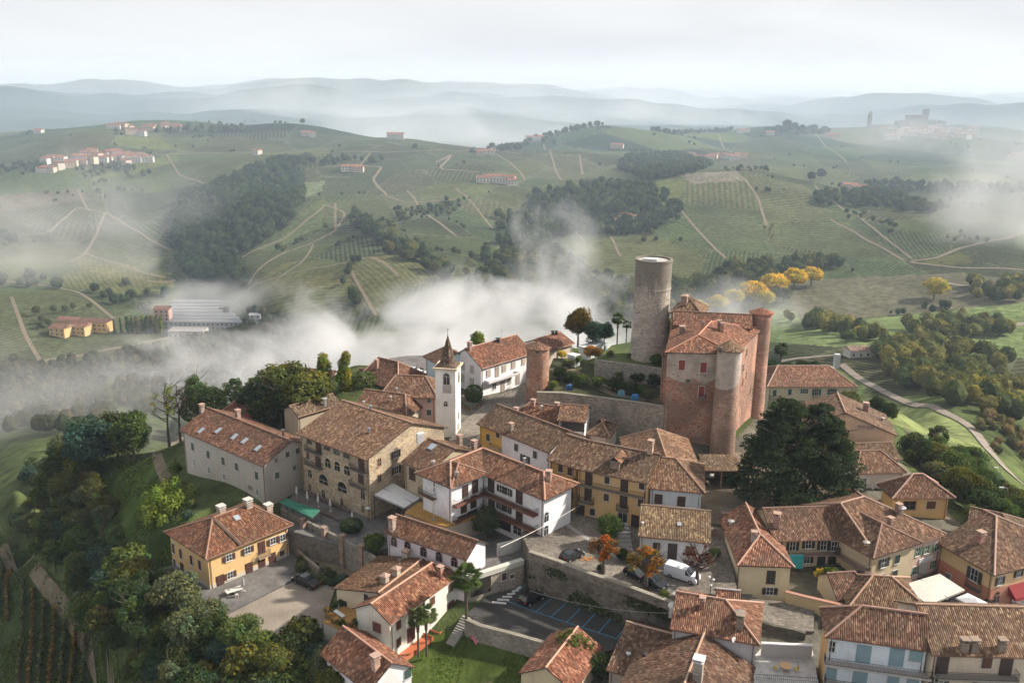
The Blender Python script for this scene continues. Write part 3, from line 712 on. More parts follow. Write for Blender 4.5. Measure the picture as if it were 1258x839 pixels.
def poly_off(P, dist, e0=0.0, e1=0.0):
    P = [np.array(p, float) for p in P]; n = len(P); out = []
    D = [(P[i + 1] - P[i]) / np.linalg.norm(P[i + 1] - P[i]) for i in range(n - 1)]; NN = [np.array([-d[1], d[0]]) for d in D]
    for i in range(n):
        if i == 0: q = P[0] + NN[0] * dist + D[0] * e0
        elif i == n - 1: q = P[-1] + NN[-1] * dist - D[-1] * e1
        else:
            a, b = NN[i - 1], NN[i]; m = (a + b); m /= np.linalg.norm(m); q = P[i] + m * dist / max(.3, m @ a)
        out.append(q)
    return out
class House(Base):
    def __init__(s, name, label, pts, ze, w, rise=None, ends=(0, 0), r=.5, ov=.55, wall=CREAM, wmat='plaster', roof=TERRA, zb=None, cat='house', world=False, group=None, ovg=.35, cap=True, capc=None, lower=None):
        P = [np.array(p[:2], float) for p in pts] if world else [pz(p[0], p[1], ze)[:2] for p in pts]
        if not isinstance(w, (int, float)):      # a photo pixel of a back eave corner
            q = pz(w[0], w[1], ze)[:2]; d = (P[-1] - P[0]) / np.linalg.norm(P[-1] - P[0]); w = abs((q - P[0]) @ np.array([-d[1], d[0]]))
            print('width', name, round(w, 1), 'len', round(float(np.linalg.norm(P[-1] - P[0])), 1))
        rise = rise if rise is not None else w * .5 * .34
        s.ze, s.rise, s.w = ze, rise, w
        c = sum(P) / len(P); d0 = (P[-1] - P[0]) / np.linalg.norm(P[-1] - P[0]); s.ang = math.atan2(d0[1], d0[0])
        c = c + np.array([-d0[1], d0[0]]) * w / 2
        s.start(name, label, cat, c, group)
        n = len(P); F_ = P; B_ = poly_off(P, w); Rg = poly_off(P, w * r, ends[0], ends[1])
        f3 = [np.array([*p, ze]) for p in F_]; b3 = [np.array([*p, ze]) for p in B_]; r3 = [np.array([*p, ze + rise]) for p in Rg]
        faces = []
        for i in range(n - 1):
            faces.append(([f3[i], f3[i + 1], r3[i + 1], r3[i]], D2(f3[i], f3[i + 1]), f3[i]))
            faces.append(([b3[i + 1], b3[i], r3[i], r3[i + 1]], D2(b3[i + 1], b3[i]), b3[i + 1]))
        if ends[0]: faces.append(([b3[0], f3[0], r3[0]], D2(b3[0], f3[0]), b3[0]))
        if ends[1]: faces.append(([f3[-1], b3[-1], r3[-1]], D2(f3[-1], b3[-1]), f3[-1]))
        m = MB(); th = np.array([0, 0, .17])
        for pts3, u, o in faces:
            nn = np.cross(pts3[1] - pts3[0], pts3[2] - pts3[0]); nn /= np.linalg.norm(nn); v = np.cross(nn, u)
            m.poly(pts3, 0, [((p - o) @ u, (p - o) @ v) for p in pts3]); m.poly([p - th for p in pts3[::-1]], 1)
            for k in range(1, len(pts3) - 1): s.tris.append((pts3[0], pts3[k], pts3[k + 1]))
        rim = f3 + ([] if ends[1] else [r3[-1]]) + b3[::-1] + ([] if ends[0] else [r3[0]])
        for i in range(len(rim)):
            a, b = rim[i], rim[(i + 1) % len(rim)]; m.poly([a - th, b - th, b, a], 1)
        _h = (sum(map(ord, name)) * 37 % 100) / 100; _g = .30 * _h; roof = tuple(a * (1 - _g) + b * _g for a, b in zip((roof[0] * (.84 + .26 * _h), roof[1] * (.88 + .22 * _h), roof[2] * (.88 + .2 * _h)), (.16, .115, .08)))
        s.part('roof', m, ['roof_tiles', 'dark_wood'], roof)
        # walls
        og = [ovg if not e else ov for e in ends]
        WF = poly_off(P, ov, og[0], og[1]); WB = poly_off(P, w - ov, og[0], og[1])
        sf, sb = rise / (w * r), rise / (w * (1 - r)); ztf, ztb = ze + sf * ov - .14, ze + sb * ov - .14
        if zb is None: zb = min(min(h1(*p) for p in WF + WB) - .8, ze - 2.5)
        s.zb = zb; ap = [ze + rise - .17] * 2; WR = poly_off(P, w * r, og[0], og[1])
        m = MB(); gnd = zb
        def q(A, B, za, zb_): m.poly([(*A, gnd), (*B, gnd), (*B, zb_), (*A, za)])
        for i in range(n - 1):
            q(WF[i], WF[i + 1], ztf, ztf); q(WB[i + 1], WB[i], ztb, ztb); s.planes.append((WF[i], WF[i + 1]))
        hz = ze + .02
        if ends[1]: q(WF[-1], WB[-1], hz, hz)
        else: m.poly([(*WF[-1], gnd), (*WB[-1], gnd), (*WB[-1], ztb), (*WR[-1], ap[1]), (*WF[-1], ztf)])
        if ends[0]: q(WB[0], WF[0], hz, hz)
        else: m.poly([(*WB[0], gnd), (*WF[0], gnd), (*WF[0], ztf), (*WR[0], ap[0]), (*WB[0], ztb)])
        s.planes += [(WF[-1], WB[-1]), (WB[0], WF[0]), (WB[-1], WB[0])]
        s.WF, s.WB, s.P, s.r3, s.f3, s.b3 = WF, WB, P, r3, f3, b3
        s.wall = s.part('wall', m, wmat, wall)
        if lower:     # a plinth of another colour: (height above zb-visible ground, colour)
            m = MB(); zt = lower[0]
            W2F, W2B = poly_off(P, ov - .05, og[0] - .05, og[1] - .05), poly_off(P, w - ov + .05, og[0] - .05, og[1] - .05)
            m.prism([tuple(p) for p in W2F] + [tuple(p) for p in W2B[::-1]], gnd, zt); s.part('plinth', m, lower[2] if len(lower) > 2 else 'plaster', lower[1])
        if cap:
            m = MB()
            def t_(a, b): m.tube(a + np.array([0, 0, .02]), b + np.array([0, 0, .02]), .15, .15, 6)
            for i in range(n - 1): t_(r3[i], r3[i + 1])
            if ends[0]: t_(f3[0], r3[0]); t_(b3[0], r3[0])
            if ends[1]: t_(f3[-1], r3[-1]); t_(b3[-1], r3[-1])
            s.part('ridge_cap', m, 'plaster', tuple(q * .55 + w_ * .45 * .8 for q, w_ in zip(capc or roof, (.42, .27, .2))))
        m = MB(); zz = np.array([0, 0, -.12])
        for i in range(n - 1): m.tube(f3[i] + zz, f3[i + 1] + zz, .09, .09, 5)
        for k, g_ in ((0, 1), (-1, -1)):
            A = WF[k]; d = WF[1] - WF[0] if k == 0 else WF[-2] - WF[-1]; d = d / np.linalg.norm(d); nrm = np.array([d[1], -d[0]]) * g_
            pp = A + d * .35 + nrm * .1; m.tube((pp[0], pp[1], gnd + .2), (pp[0], pp[1], ze - .2), .055, .055, 5)
        s.part('gutter', m, 'copper')
def D2(a, b):
    d = b - a; return d / np.linalg.norm(d)
class Poly(Base):
    """a building from an explicit eave loop (counter-clockwise) and roof faces"""
    def __init__(s, name, label, loop, faces, roof=TERRA, wall=CREAM, wmat='plaster', zb=None, inset=.4, cat='house', caps=(), gables=()):
        lp = [np.array(p, float) for p in loop]; c = sum(lp) / len(lp)
        s.start(name, label, cat, c); s.ang = 0
        zb = zb if zb is not None else min(h1(p[0], p[1]) for p in lp) - 1
        m = MB(); th = np.array([0, 0, .17])
        for f in faces:
            f = [np.array(p, float) for p in f]; nn = np.cross(f[1] - f[0], f[2] - f[0]); nn /= np.linalg.norm(nn); u = D2(f[0], f[1]); v = np.cross(nn, u)
            m.poly(f, 0, [((p - f[0]) @ u, (p - f[0]) @ v) for p in f]); m.poly([p - th for p in f[::-1]], 1)
            for a, b in zip(f, f[1:] + f[:1]): m.poly([a - th, b - th, b - th * .01, a - th * .01], 1)
            for k in range(1, len(f) - 1): s.tris.append((f[0], f[k], f[k + 1]))
        s.part('roof', m, ['roof_tiles', 'dark_wood'], roof)
        n = len(lp); W = []
        for i in range(n):
            a, b, c2 = lp[i - 1][:2], lp[i][:2], lp[(i + 1) % n][:2]; d1 = (b - a) / np.linalg.norm(b - a); d2 = (c2 - b) / np.linalg.norm(c2 - b)
            n1, n2 = np.array([-d1[1], d1[0]]), np.array([-d2[1], d2[0]]); mm = n1 + n2; mm /= np.linalg.norm(mm); W.append(b + mm * inset / max(.3, mm @ n1))
        m = MB()
        for i in range(n):
            j = (i + 1) % n; za, zb_ = lp[i][2] - .05, lp[j][2] - .05
            g = [g for g in gables if g[0] == i]
            top = [(*W[j], zb_)] + ([tuple(np.append((W[i] + W[j]) / 2 if len(g[0]) < 3 else W[i] + (W[j] - W[i]) * g[0][2], g[0][1]))] if g else []) + [(*W[i], za)]
            m.poly([(*W[i], zb), (*W[j], zb)] + top); s.planes.append((W[i], W[j]))
        s.wall = s.part('wall', m, wmat, wall); s.W = W; s.zb = zb
        m = MB()
        for a, b in caps: m.tube(np.array(a, float), np.array(b, float), .15, .15, 6)
        if caps: s.part('ridge_cap', m, 'plaster', tuple(min(1, q * 1.7) for q in roof))
def P3(x, y, z): return pz(x, y, z)
# ------------------------------------------------------------------ the ground sheet with its fields
px_, py_ = proj(np.stack([_XX, _YY, _ZZ], -1).reshape(-1, 3)); px_ = px_.reshape(NV, NU); py_ = py_.reshape(NV, NU)
fx = (px_[:-1, :-1] + px_[1:, 1:]) / 2; fy = (py_[:-1, :-1] + py_[1:, 1:]) / 2
cx_ = (_XX[:-1, :-1] + _XX[1:, 1:]) / 2; cy_ = (_YY[:-1, :-1] + _YY[1:, 1:]) / 2
fcol = np.zeros(fx.shape + (3,)); fdir = np.zeros(fx.shape + (3,))
# default: a patchwork of vineyard plots
ns = 1000
sx_ = rng.uniform(-1500, 1700, ns); sy_ = 420 + rng.uniform(0, 1, ns) ** 1.25 * 2300
ca_ = rng.uniform(0, math.pi, ns)
pal = np.array([(.066, .088, .030), (.080, .100, .034), (.058, .080, .032), (.100, .106, .034), (.120, .110, .036), (.062, .082, .034), (.16, .14, .04), (.135, .10, .06), (.035, .058, .026), (.04, .065, .028)])
pc = pal[rng.integers(0, len(pal), ns)] * rng.uniform(.45, 1.6, (ns, 1))
mask = cy_ > 380
cxm, cym = cx_[mask], cy_[mask]
wx = cxm + _vn(cxm, cym, 120, 11) * 22; wy = cym + _vn(cxm, cym, 120, 12) * 22
best = np.full(len(cxm), 1e18); sec = best.copy(); bi = np.zeros(len(cxm), int)
for k in range(ns):
    d = (wx - sx_[k]) ** 2 + ((wy - sy_[k]) * .8) ** 2
    lt = d < best; sec = np.where(lt, best, np.minimum(sec, d)); bi = np.where(lt, k, bi); best = np.where(lt, d, best)
c = pc[bi]; edge = (np.sqrt(sec) - np.sqrt(best)) < np.where((bi % 3) == 0, 4.0, 1.8)
HEDGE = np.column_stack([cxm, cym])[(np.sqrt(sec) - np.sqrt(best) < 3.0) & (cym > 620) & (cym < 1900) & (_vn(cxm, cym, 70, 33) > .16)]
c = np.where((edge & (cym < 2300))[:, None], np.array((.19, .16, .115)), c)
far = np.clip((cym - 2100) / 1500, 0, 1)[:, None]; c = c * (1 - far) + far * np.array((.05, .075, .04))
fcol[mask] = c * np.array((.33, .47, .38))
frq = 1 / np.where(cym < 900, 4.0, 6.0)
fdir[mask] = np.stack([np.cos(ca_[bi]) * frq, np.sin(ca_[bi]) * frq, np.where(cym < 1500, .55, 0.0)], -1)
fcol[~mask] = (.055, .072, .026)
E1 = None
def field(poly, c, row=None, gap=4.0, k=.8, cond=None):
    m = inpoly(fx, fy, poly)
    if cond is not None: m &= cond
    fcol[m] = np.array(c) * np.array((.56, .60, .58)); v = np.zeros(3)
    if row:
        a, b = hits(row); d = np.array([b[0] - a[0], b[1] - a[1]]); d /= np.linalg.norm(d) + 1e-9
        v = np.array([-d[1] / gap, d[0] / gap, k])
    fdir[m] = v
VG, VD, VY, VO = (.064, .088, .030), (.050, .072, .028), (.130, .120, .034), (.105, .095, .040)
farc = cy_ > 330
field([(0,150),(1258,150),(1258,120),(0,120)], (.05,.07,.04), cond=cy_ > 2000)
# left hill
field([(88,315),(205,300),(215,345),(150,350),(100,335)], VG, ((110,325),(200,318)), 6)
field([(96,316),(150,322),(215,345),(215,352),(180,352),(120,345),(90,325)], VY, ((120,325),(125,345)), 4.5)
field([(90,330),(160,350),(200,358),(150,362),(60,348)], (.095,.105,.03), ((100,335),(110,350)), 4.5)
field([(138,262),(210,318),(170,318),(108,308)], VG, ((120,300),(200,318)), 5)
field([(108,262),(140,262),(112,300)], VD, ((108,262),(112,300)), 5)
field([(218,190),(300,188),(262,228),(224,215)], (.06,.09,.028), ((225,210),(290,190)), 6)
field([(0,240),(98,232),(110,245),(0,262)], (.175,.14,.10), ((0,250),(98,238)), 6, .3)
field([(0,360),(95,354),(140,390),(0,440)], (.06,.082,.028), ((0,420),(95,395)), 5)
field([(22,388),(140,382),(210,412),(55,444)], (.036,.062,.026), ((60,440),(200,410)), 3.2, .9)
field([(300,318),(398,283),(412,290),(340,330),(306,350)], VG, ((310,345),(400,290)), 5)
field([(306,350),(340,330),(350,322),(370,320),(310,352)], VY, ((310,345),(350,322)), 5)
field([(305,352),(380,320),(420,322),(450,360),(400,388),(355,390),(305,370)], (.098,.112,.03), ((310,360),(440,335)), 5.5)
field([(330,345),(430,335),(440,350),(350,365)], VY, ((330,350),(430,340)), 5.5)
field([(425,325),(480,305),(545,340),(500,350),(470,385),(440,375)], (.105,.105,.035), ((440,330),(485,375)), 4.5)
field([(398,250),(470,240),(500,300),(540,320),(590,330),(560,345),(480,300),(410,285)], (.055,.08,.028), ((420,270),(540,300)), 5)
field([(345,285),(400,240),(395,280),(350,300)], (.12,.14,.06))
field([(368,225),(400,222),(395,235),(370,245)], (.17,.19,.1))
field([(700,300),(800,285),(870,320),(845,355),(770,360),(720,330)], (.095,.105,.032), ((700,310),(850,320)), 6)
field([(845,215),(935,214),(960,262),(838,250)], (.085,.095,.034), ((850,225),(850,250)), 6)
field([(835,214),(905,210),(915,222),(850,226)], (.24,.20,.155))
field([(920,216),(990,228),(1030,270),(942,276)], (.075,.09,.033), ((925,240),(1000,235)), 6)
field([(950,276),(1040,272),(1120,320),(1070,322),(950,300)], (.055,.082,.03), ((960,290),(1060,285)), 6)
field([(836,262),(920,255),(950,300),(860,295)], (.052,.085,.036), ((840,270),(940,275)), 6)
field([(1130,322),(1180,310),(1200,322),(1150,328)], (.12,.115,.035))
# valley floor on the right
field([(946,380),(1000,384),(1095,418),(1060,428),(942,420)], (.21,.26,.11), cond=farc)
field([(985,400),(1258,372),(1258,440),(1080,428)], (.19,.24,.09), cond=farc)
field([(960,345),(1180,335),(1258,345),(1258,372),(985,398)], (.15,.13,.09), ((990,360),(1200,350)), 6, .4, farc)
field([(1020,448),(1060,470),(1100,505),(1200,545),(1215,560),(1160,548),(1090,530),(1040,500),(1000,470)], (.13,.18,.06), ((1030,455),(1100,520)), 4)
field([(1075,498),(1160,503),(1205,535),(1212,556),(1140,535),(1090,518)], (.27,.30,.12))
field([(1130,560),(1258,560),(1258,640),(1200,600)], (.06,.085,.028))
field([(1210,560),(1258,560),(1258,625),(1245,600)], (.14,.17,.06))
# lower left: grass slope, track, vines, garden
field([(0,655),(60,700),(140,790),(140,839),(-60,839),(-60,600)], (.055,.075,.026))
field([(118,560),(200,570),(210,640),(200,740),(150,700),(110,620)], (.085,.125,.032))
field([(190,610),(215,640),(205,700),(300,760),(280,775),(180,700)], (.055,.085,.022))
field([(505,785),(600,762),(700,800),(668,839),(505,839)], (.075,.115,.022))
VIL = (.20, .175, .145)
field([(640,640),(700,480),(840,540),(900,560),(1060,560),(1100,560),(1175,640),(1290,690),(1290,870),(560,870),(640,790),(560,700)], VIL, cond=cy_ < 180)
field([(380,560),(540,480),(600,480),(700,480),(700,640),(640,700),(480,760),(420,720),(340,650)], VIL, cond=cy_ < 200)
field([(505,785),(600,762),(680,795),(660,839),(505,839)], (.11, .15, .035))
field([(885,560),(945,495),(1000,515),(1050,560),(1060,600),(900,600)], VIL, cond=cy_ < 200)
def cen(a): return a.astype(np.float32).ravel()
me = bpy.data.meshes.new('ground')
nv = NV * NU; idx = np.arange(nv).reshape(NV, NU)
quads = np.stack([idx[:-1, :-1], idx[:-1, 1:], idx[1:, 1:], idx[1:, :-1]], -1).reshape(-1, 4)
me.vertices.add(nv); me.vertices.foreach_set('co', np.stack([_XX, _YY, _ZZ], -1).astype(np.float32).ravel())
me.loops.add(quads.size); me.loops.foreach_set('vertex_index', quads.astype(np.int32).ravel())
me.polygons.add(len(quads)); me.polygons.foreach_set('loop_start', np.arange(0, quads.size, 4, dtype=np.int32)); me.polygons.foreach_set('loop_total', np.full(len(quads), 4, np.int32))
a = me.attributes.new('fcol', 'FLOAT_COLOR', 'FACE'); a.data.foreach_set('color', cen(np.concatenate([fcol, np.ones(fcol.shape[:2] + (1,))], -1)))
a = me.attributes.new('fdir', 'FLOAT_VECTOR', 'FACE'); a.data.foreach_set('vector', cen(fdir))
me.update(); me.validate()
me.polygons.foreach_set('use_smooth', [True] * len(quads))
structure(mk('ground', me, 'countryside'))

def drape(name, pix, width, mat, kind='road', lift=.35, world=None, label=None):
    P = np.array(world if world is not None else hits(pix))[:, :2]
    pts = [P[0]]
    for a, b in zip(P[:-1], P[1:]):
        L_ = np.linalg.norm(b - a); k = max(1, int(L_ / 6)); pts += [a + (b - a) * i / k for i in range(1, k + 1)]
    pts = np.array(pts)
    for _ in range(3): pts[1:-1] = (pts[:-2] + 2 * pts[1:-1] + pts[2:]) / 4
    d = np.gradient(pts, axis=0); d /= np.linalg.norm(d, axis=1)[:, None] + 1e-9; n = np.stack([-d[:, 1], d[:, 0]], -1)
    m = MB(); off = [-.5, 0, .5]; rows = []
    for o in off:
        q = pts + n * o * width * (.72 if mat == 'earth' else 1); rows.append(np.column_stack([q, H(q[:, 0], q[:, 1]) + lift + 0.0 * np.abs(o)]))
    for r0, r1 in zip(rows[:-1], rows[1:]):
        for i in range(len(pts) - 1): m.poly([r0[i + 1], r0[i], r1[i], r1[i + 1]][::-1])
    o = mk(name, m.mesh(name), mat); return structure(o)
# vineyard tracks and roads of the far slopes
for w_, pix in [
 (4.5, [(0,300),(20,290),(60,286),(95,255),(130,262),(112,300),(105,312),(88,322)]), (4, [(105,312),(160,330),(215,345)]), (4, [(130,262),(170,285),(210,308)]), (3.5, [(95,232),(108,258),(130,262)]),
 (4, [(0,345),(60,352),(95,358),(140,392)]), (4, [(14,365),(30,410),(50,444)]), (5.5, [(50,444),(110,434),(170,424),(215,414)]),
 (3.5, [(305,355),(345,340),(430,322)]), (4, [(292,320),(345,296),(390,262),(400,252)]), (4, [(400,252),(425,262),(412,285),(350,310),(305,350)]), (3.5, [(412,250),(412,285)]),
 (3.5, [(425,325),(440,350),(462,388)]), (3.5, [(425,325),(452,315),(490,340)]), (5, [(192,190),(260,188),(330,190),(400,188),(470,188),(540,185),(600,184),(640,190)]),
 (4, [(262,228),(290,210),(305,200)]), (4, [(205,190),(220,215),(262,230)]), (3.5, [(455,188),(440,208)]), (3.5, [(560,232),(590,262),(606,282)]), (4, [(610,190),(640,212),(645,222)]),
 (4, [(668,178),(680,200),(690,222)]), (4, [(712,190),(716,215)]), (5, [(475,240),(458,220),(470,205),(400,205)]), (5, [(535,200),(555,190),(540,208),(590,212)]),
 (4, [(832,252),(850,275),(892,318)]), (4, [(912,218),(932,245),(942,278)]), (3.5, [(748,288),(762,315)]), (3.5, [(700,270),(720,300)]),
 (5, [(1258,285),(1200,300),(1150,318),(1110,322),(1180,330),(1258,332)]), (3.5, [(1000,228),(1060,270),(1120,318)]), (4, [(1020,270),(1050,285),(1110,320)]), (4, [(850,160),(900,190),(905,197)]), (3.5, [(1000,165),(1040,200)]),
 (4, [(500,235),(520,262),(560,290)]), (3.5, [(468,240),(500,250),(560,245)]), (4, [(180,345),(205,350),(215,345)]), (3.5, [(385,300),(372,322),(340,345)]),
]:
    drape('track', pix, w_, 'earth')
for w_, pix in [(3.6, [(1034,448),(1050,462),(1080,478),(1110,492),(1150,505),(1190,520),(1206,540),(1222,562),(1248,590),(1262,600)]), (5.5, [(1136,425),(1170,415),(1210,405),(1262,398)]), (2.5, [(1030,436),(1000,440),(960,444)]), (4, [(1262,352),(1180,352),(1150,345)])]:
    drape('track', pix, w_, 'gravel')
drape('track', [(-30,640),(6,672),(40,700),(80,745),(110,790),(140,839),(150,870)], 3.4, 'earth', lift=.12)
drape('path', [(232,535),(205,548),(192,560),(192,580),(205,590)], 3.0, 'earth', lift=.15)
drape('valley_road', [(1262,640),(1225,615),(1195,590),(1160,560),(1118,532)], 4.5, 'asphalt', lift=.15)
# ------------------------------------------------------------------ slabs: squares, streets, terraces
def slab(name, loop, z, mat, depth=4.0, side=None, world=False):
    P = [(p[0], p[1]) for p in loop] if world else [pz(*p, z)[:2] for p in loop]
    ar = sum(P[i][0] * P[(i + 1) % len(P)][1] - P[(i + 1) % len(P)][0] * P[i][1] for i in range(len(P)))
    if ar < 0: P = P[::-1]
    m = MB(); m.prism(P, z - depth, z - .35, 1); m.prism(P, z - .35, z, 0)
    return structure(mk(name, m.mesh(name), [mat, 'stonework' if side in (None, 'rough_wall') else side], None, (.115, .10, .078) if side in (None, 'rough_wall') else (.36, .32, .27))), P
def strip(name, pix, z, w, mat, lift=.004, h=.02, world=False, color=(1, 1, 1)):
    P = [np.array(p[:2], float) for p in pix] if world else [pz(*p, z)[:2] for p in pix]
    a = poly_off(P, w / 2); b = poly_off(P, -w / 2); m = MB()
    for i in range(len(P) - 1): m.poly([(*b[i], z + lift), (*b[i + 1], z + lift), (*a[i + 1], z + lift), (*a[i], z + lift)])
    return structure(mk(name, m.mesh(name), mat, None, color))
def wallrun(name, label, pts, z0, z1, th=.5, mat='stonework', color=STONEC, cap=None, cat='wall', world=False, zref=None, capmat='wall_cap'):
    """free wall along points given on its top edge (photo pixels at height z1)"""
    z1s = z1 if isinstance(z1, (list, tuple)) else [z1] * len(pts)
    P = [np.array(p[:2], float) for p in pts] if world else [pz(p[0], p[1], z)[:2] for p, z in zip(pts, z1s)]
    a, b = poly_off(P, th / 2), poly_off(P, -th / 2); m = MB(); n = len(P); c = sum(P) / n; og = (c[0], c[1], z0)
    def run(a, b, zl, zh):
        for i in range(n - 1):
            m.poly([(*b[i], zl), (*b[i + 1], zl), (*b[i + 1], zh[i + 1]), (*b[i], zh[i])]); m.poly([(*a[i + 1], zl), (*a[i], zl), (*a[i], zh[i]), (*a[i + 1], zh[i + 1])]); m.poly([(*b[i], zh[i]), (*b[i + 1], zh[i + 1]), (*a[i + 1], zh[i + 1]), (*a[i], zh[i])])
        m.poly([(*a[0], zl), (*b[0], zl), (*b[0], zh[0]), (*a[0], zh[0])]); m.poly([(*b[-1], zl), (*a[-1], zl), (*a[-1], zh[-1]), (*b[-1], zh[-1])])
    run(a, b, z0, z1s)
    r = thing(name, label, cat, og); w_ = mk('masonry', m.mesh('masonry', og), mat, r, color)
    if cap:
        m = MB(); a, b = poly_off(P, th / 2 + .1, -.1, -.1), poly_off(P, -th / 2 - .1, -.1, -.1); zz = [z + .14 for z in z1s]
        for i in range(n - 1):
            m.hull([(*b[i], z1s[i] + .01), (*b[i + 1], z1s[i + 1] + .01), (*a[i + 1], z1s[i + 1] + .01), (*a[i], z1s[i] + .01)], [(*b[i], zz[i]), (*b[i + 1], zz[i + 1]), (*a[i + 1], zz[i + 1]), (*a[i], zz[i])])
        mk('coping', m.mesh('coping', og), capmat, r, cap)
    return r
for _sl in SLABDATA: slab(*_sl)
strip('gutter_line', [(573,560),(585,540),(600,527),(625,508),(650,494),(700,478)], 9.75, .7, 'concrete')
strip('gutter_line', [(690,640),(735,670),(790,703),(850,742)], ZPZ, .8, 'concrete')
# painted bays
for a, b in [((636,727),(648,716)), ((657.9,751.5),(677.4,735)), ((676,758),(695,741)), ((696,764),(713,747)), ((714.7,770.5),(732,753)), ((735,777),(751,759)), ((757,784),(771,767))]:
    strip('bay_marking', [a, b], .05, .14, 'paint', color=(.03, .25, .42))
strip('bay_marking', [(618,736),(657.9,751.5),(757,784)], .05, .14, 'paint', color=(.03, .25, .42))
for i in range(6):
    a, b = (605 + i * 2.2, 737 - i * 2.4 + 1), (630 + i * 2.6, 739.0 - i * 3.2)
    strip('hatch_marking', [(604.5 + i * 6.2, 739 - i * 3.1), (622 + i * 3.6, 741 - i * 4.2)], .05, .55, 'paint', color=(.62, .62, .62))

# ------------------------------------------------------------------ the houses
H1 = House('stone_house', 'long grey rendered house with five skylights behind the wooded slope', [(220,528),(323,573)], 8.3, 13.5, 3.1, roof=(.225,.095,.062), wall=(0.441,0.410,0.357), ov=.6)
H1.win('window', .85, 1.5, [(237,548),(256,558),(274.5,566),(291,573),(315.6,584)], 'closed', (.05,.085,.055))
H1.win('window', .7, 1.2, [(238.5,567.5),(257,577),(275.5,585.5),(316.4,604.5)], None, fr=(.62,.62,.6))
H1.win('door', 1.5, 3.0, [(261,608)], shc=(.07,.05,.035), seg=0)
H1.win('window', .4, .5, [(252.5,598),(276,609),(306,598),(309,599)], None, fr=(.3,.27,.22))
H1.win('window', .9, 1.1, [(352.5,558),(365,553.5)], 'closed', (.08,.1,.075), seg=1)
H1.win('window', .9, 1.2, [(340,583.5)], 'closed', (.08,.12,.085), seg=1)
H1.win('window', .5, .6, [(339,565),(361.5,574)], None, fr=(.3,.27,.22), seg=1)
H1.skylight([(247,529),(268,529),(288,536.5),(300.5,541.5),(317,550.5)], .9, 1.5)
H1.chimney([(248.5,506),(292.5,513)], .8, 1.3, (.3,.22,.18)); H1.pipe([(348,536)], 1.4, .25, (.15,.13,.12))
AN = House('annex', 'small red tiled outbuilding with a red wall behind the grey stone house', [(270,506),(309,508)], 7, 7, 2.0, roof=TRED, wall=(0.525,0.042,0.032), ends=(3,3))

H2 = House('palazzo', 'large sandstone palazzo with arched windows above the sun terrace', [(363,532.3),(450.7,565.4)], 13.3, 21, 3.6, r=.55, wmat='stonework', roof=(.25,.135,.088), wall=(0.441,0.352,0.231), ov=.8, capc=(.5,.3,.22))
H2.win('window', 1.5, .8, [(402,549.6),(413.4,554.7),(425.6,559)], None, fr=(.2,.16,.12), seg=0)
H2.win('window', 1.4, .9, [(380,541.5)], None, fr=(.25,.2,.15), seg=0)
H2.win('arch', 1.5, 1.8, [(403,568.5),(414.5,572.5),(426.5,577.5)], sur=(.5,.42,.3), seg=0)
H2.win('arch', 1.1, 1.5, [(381,581.5)], sur=(.5,.42,.3), seg=0)
H2.win('arch', 2.5, 2.0, [(397.5,588.5),(420.5,598)], sur=(.5,.42,.3), seg=0)
H2.win('arch', 1.0, 1.8, [(446,607)], sur=(.46,.38,.27), seg=0)
H2.win('arch', .9, 2.2, [(397.5,608)], sur=(.46,.38,.27), seg=0); H2.win('arch', .7, 1.4, [(420,616)], sur=(.4,.33,.24), seg=0); H2.win('window', .6, 1.2, [(446,624.5),(381,598)], None, fr=(.3,.25,.18), seg=0)
H2.win('door', 1.3, 2.1, [(391.5,550.5),(391,567.5),(443.5,587),(444,571.5)], shc=(.07,.03,.022), seg=0)
H2.win('window', .9, 1.5, [(379,559)], 'closed', (.14,.045,.03), seg=0)
H2.balcony((378,551),(396,557.5), .9, (.18,.16,.14), seg=0); H2.balcony((378,568),(397,575), .9, (.18,.16,.14), seg=0); H2.balcony((433,574),(451,580.5), .9, (.2,.18,.16), seg=0); H2.balcony((433,594.5),(450,599), .9, (.2,.18,.16), seg=0)
H2.win('window', 1.1, 1.4, [(486,557.5),(486.5,577)], 'open', (.05,.025,.02), seg=1)
H2.win('window', .9, 1.4, [(466,567.5),(466,587)], None, fr=(.4,.25,.17), seg=1)
H2.chimney([(508,529)], .9, 1.6, (.4,.3,.22)); H2.pipe([(453,531),(455,503)], .8, .2, (.25,.3,.34))
H2b = House('rear_wing', 'brown roofed wing on the far side of the sandstone palazzo', [(432,505),(500,514.5)], 13.0, 11, 3.0, ends=(0,3), roof=(.23,.11,.075), wall=(0.420,0.357,0.273))
H2b.pipe([(447,498),(480,492)], .9, .2, (.5,.5,.5))
H2c = House('low_wing', 'narrow roof joining the back of the palazzo toward the garden trees', [(366,512),(420,496)], 11.5, 6, 1.6, roof=TOLD, wall=(0.378,0.315,0.231))
H2c.pipe([(399,498)], 1.6, .35, (.6,.6,.6))

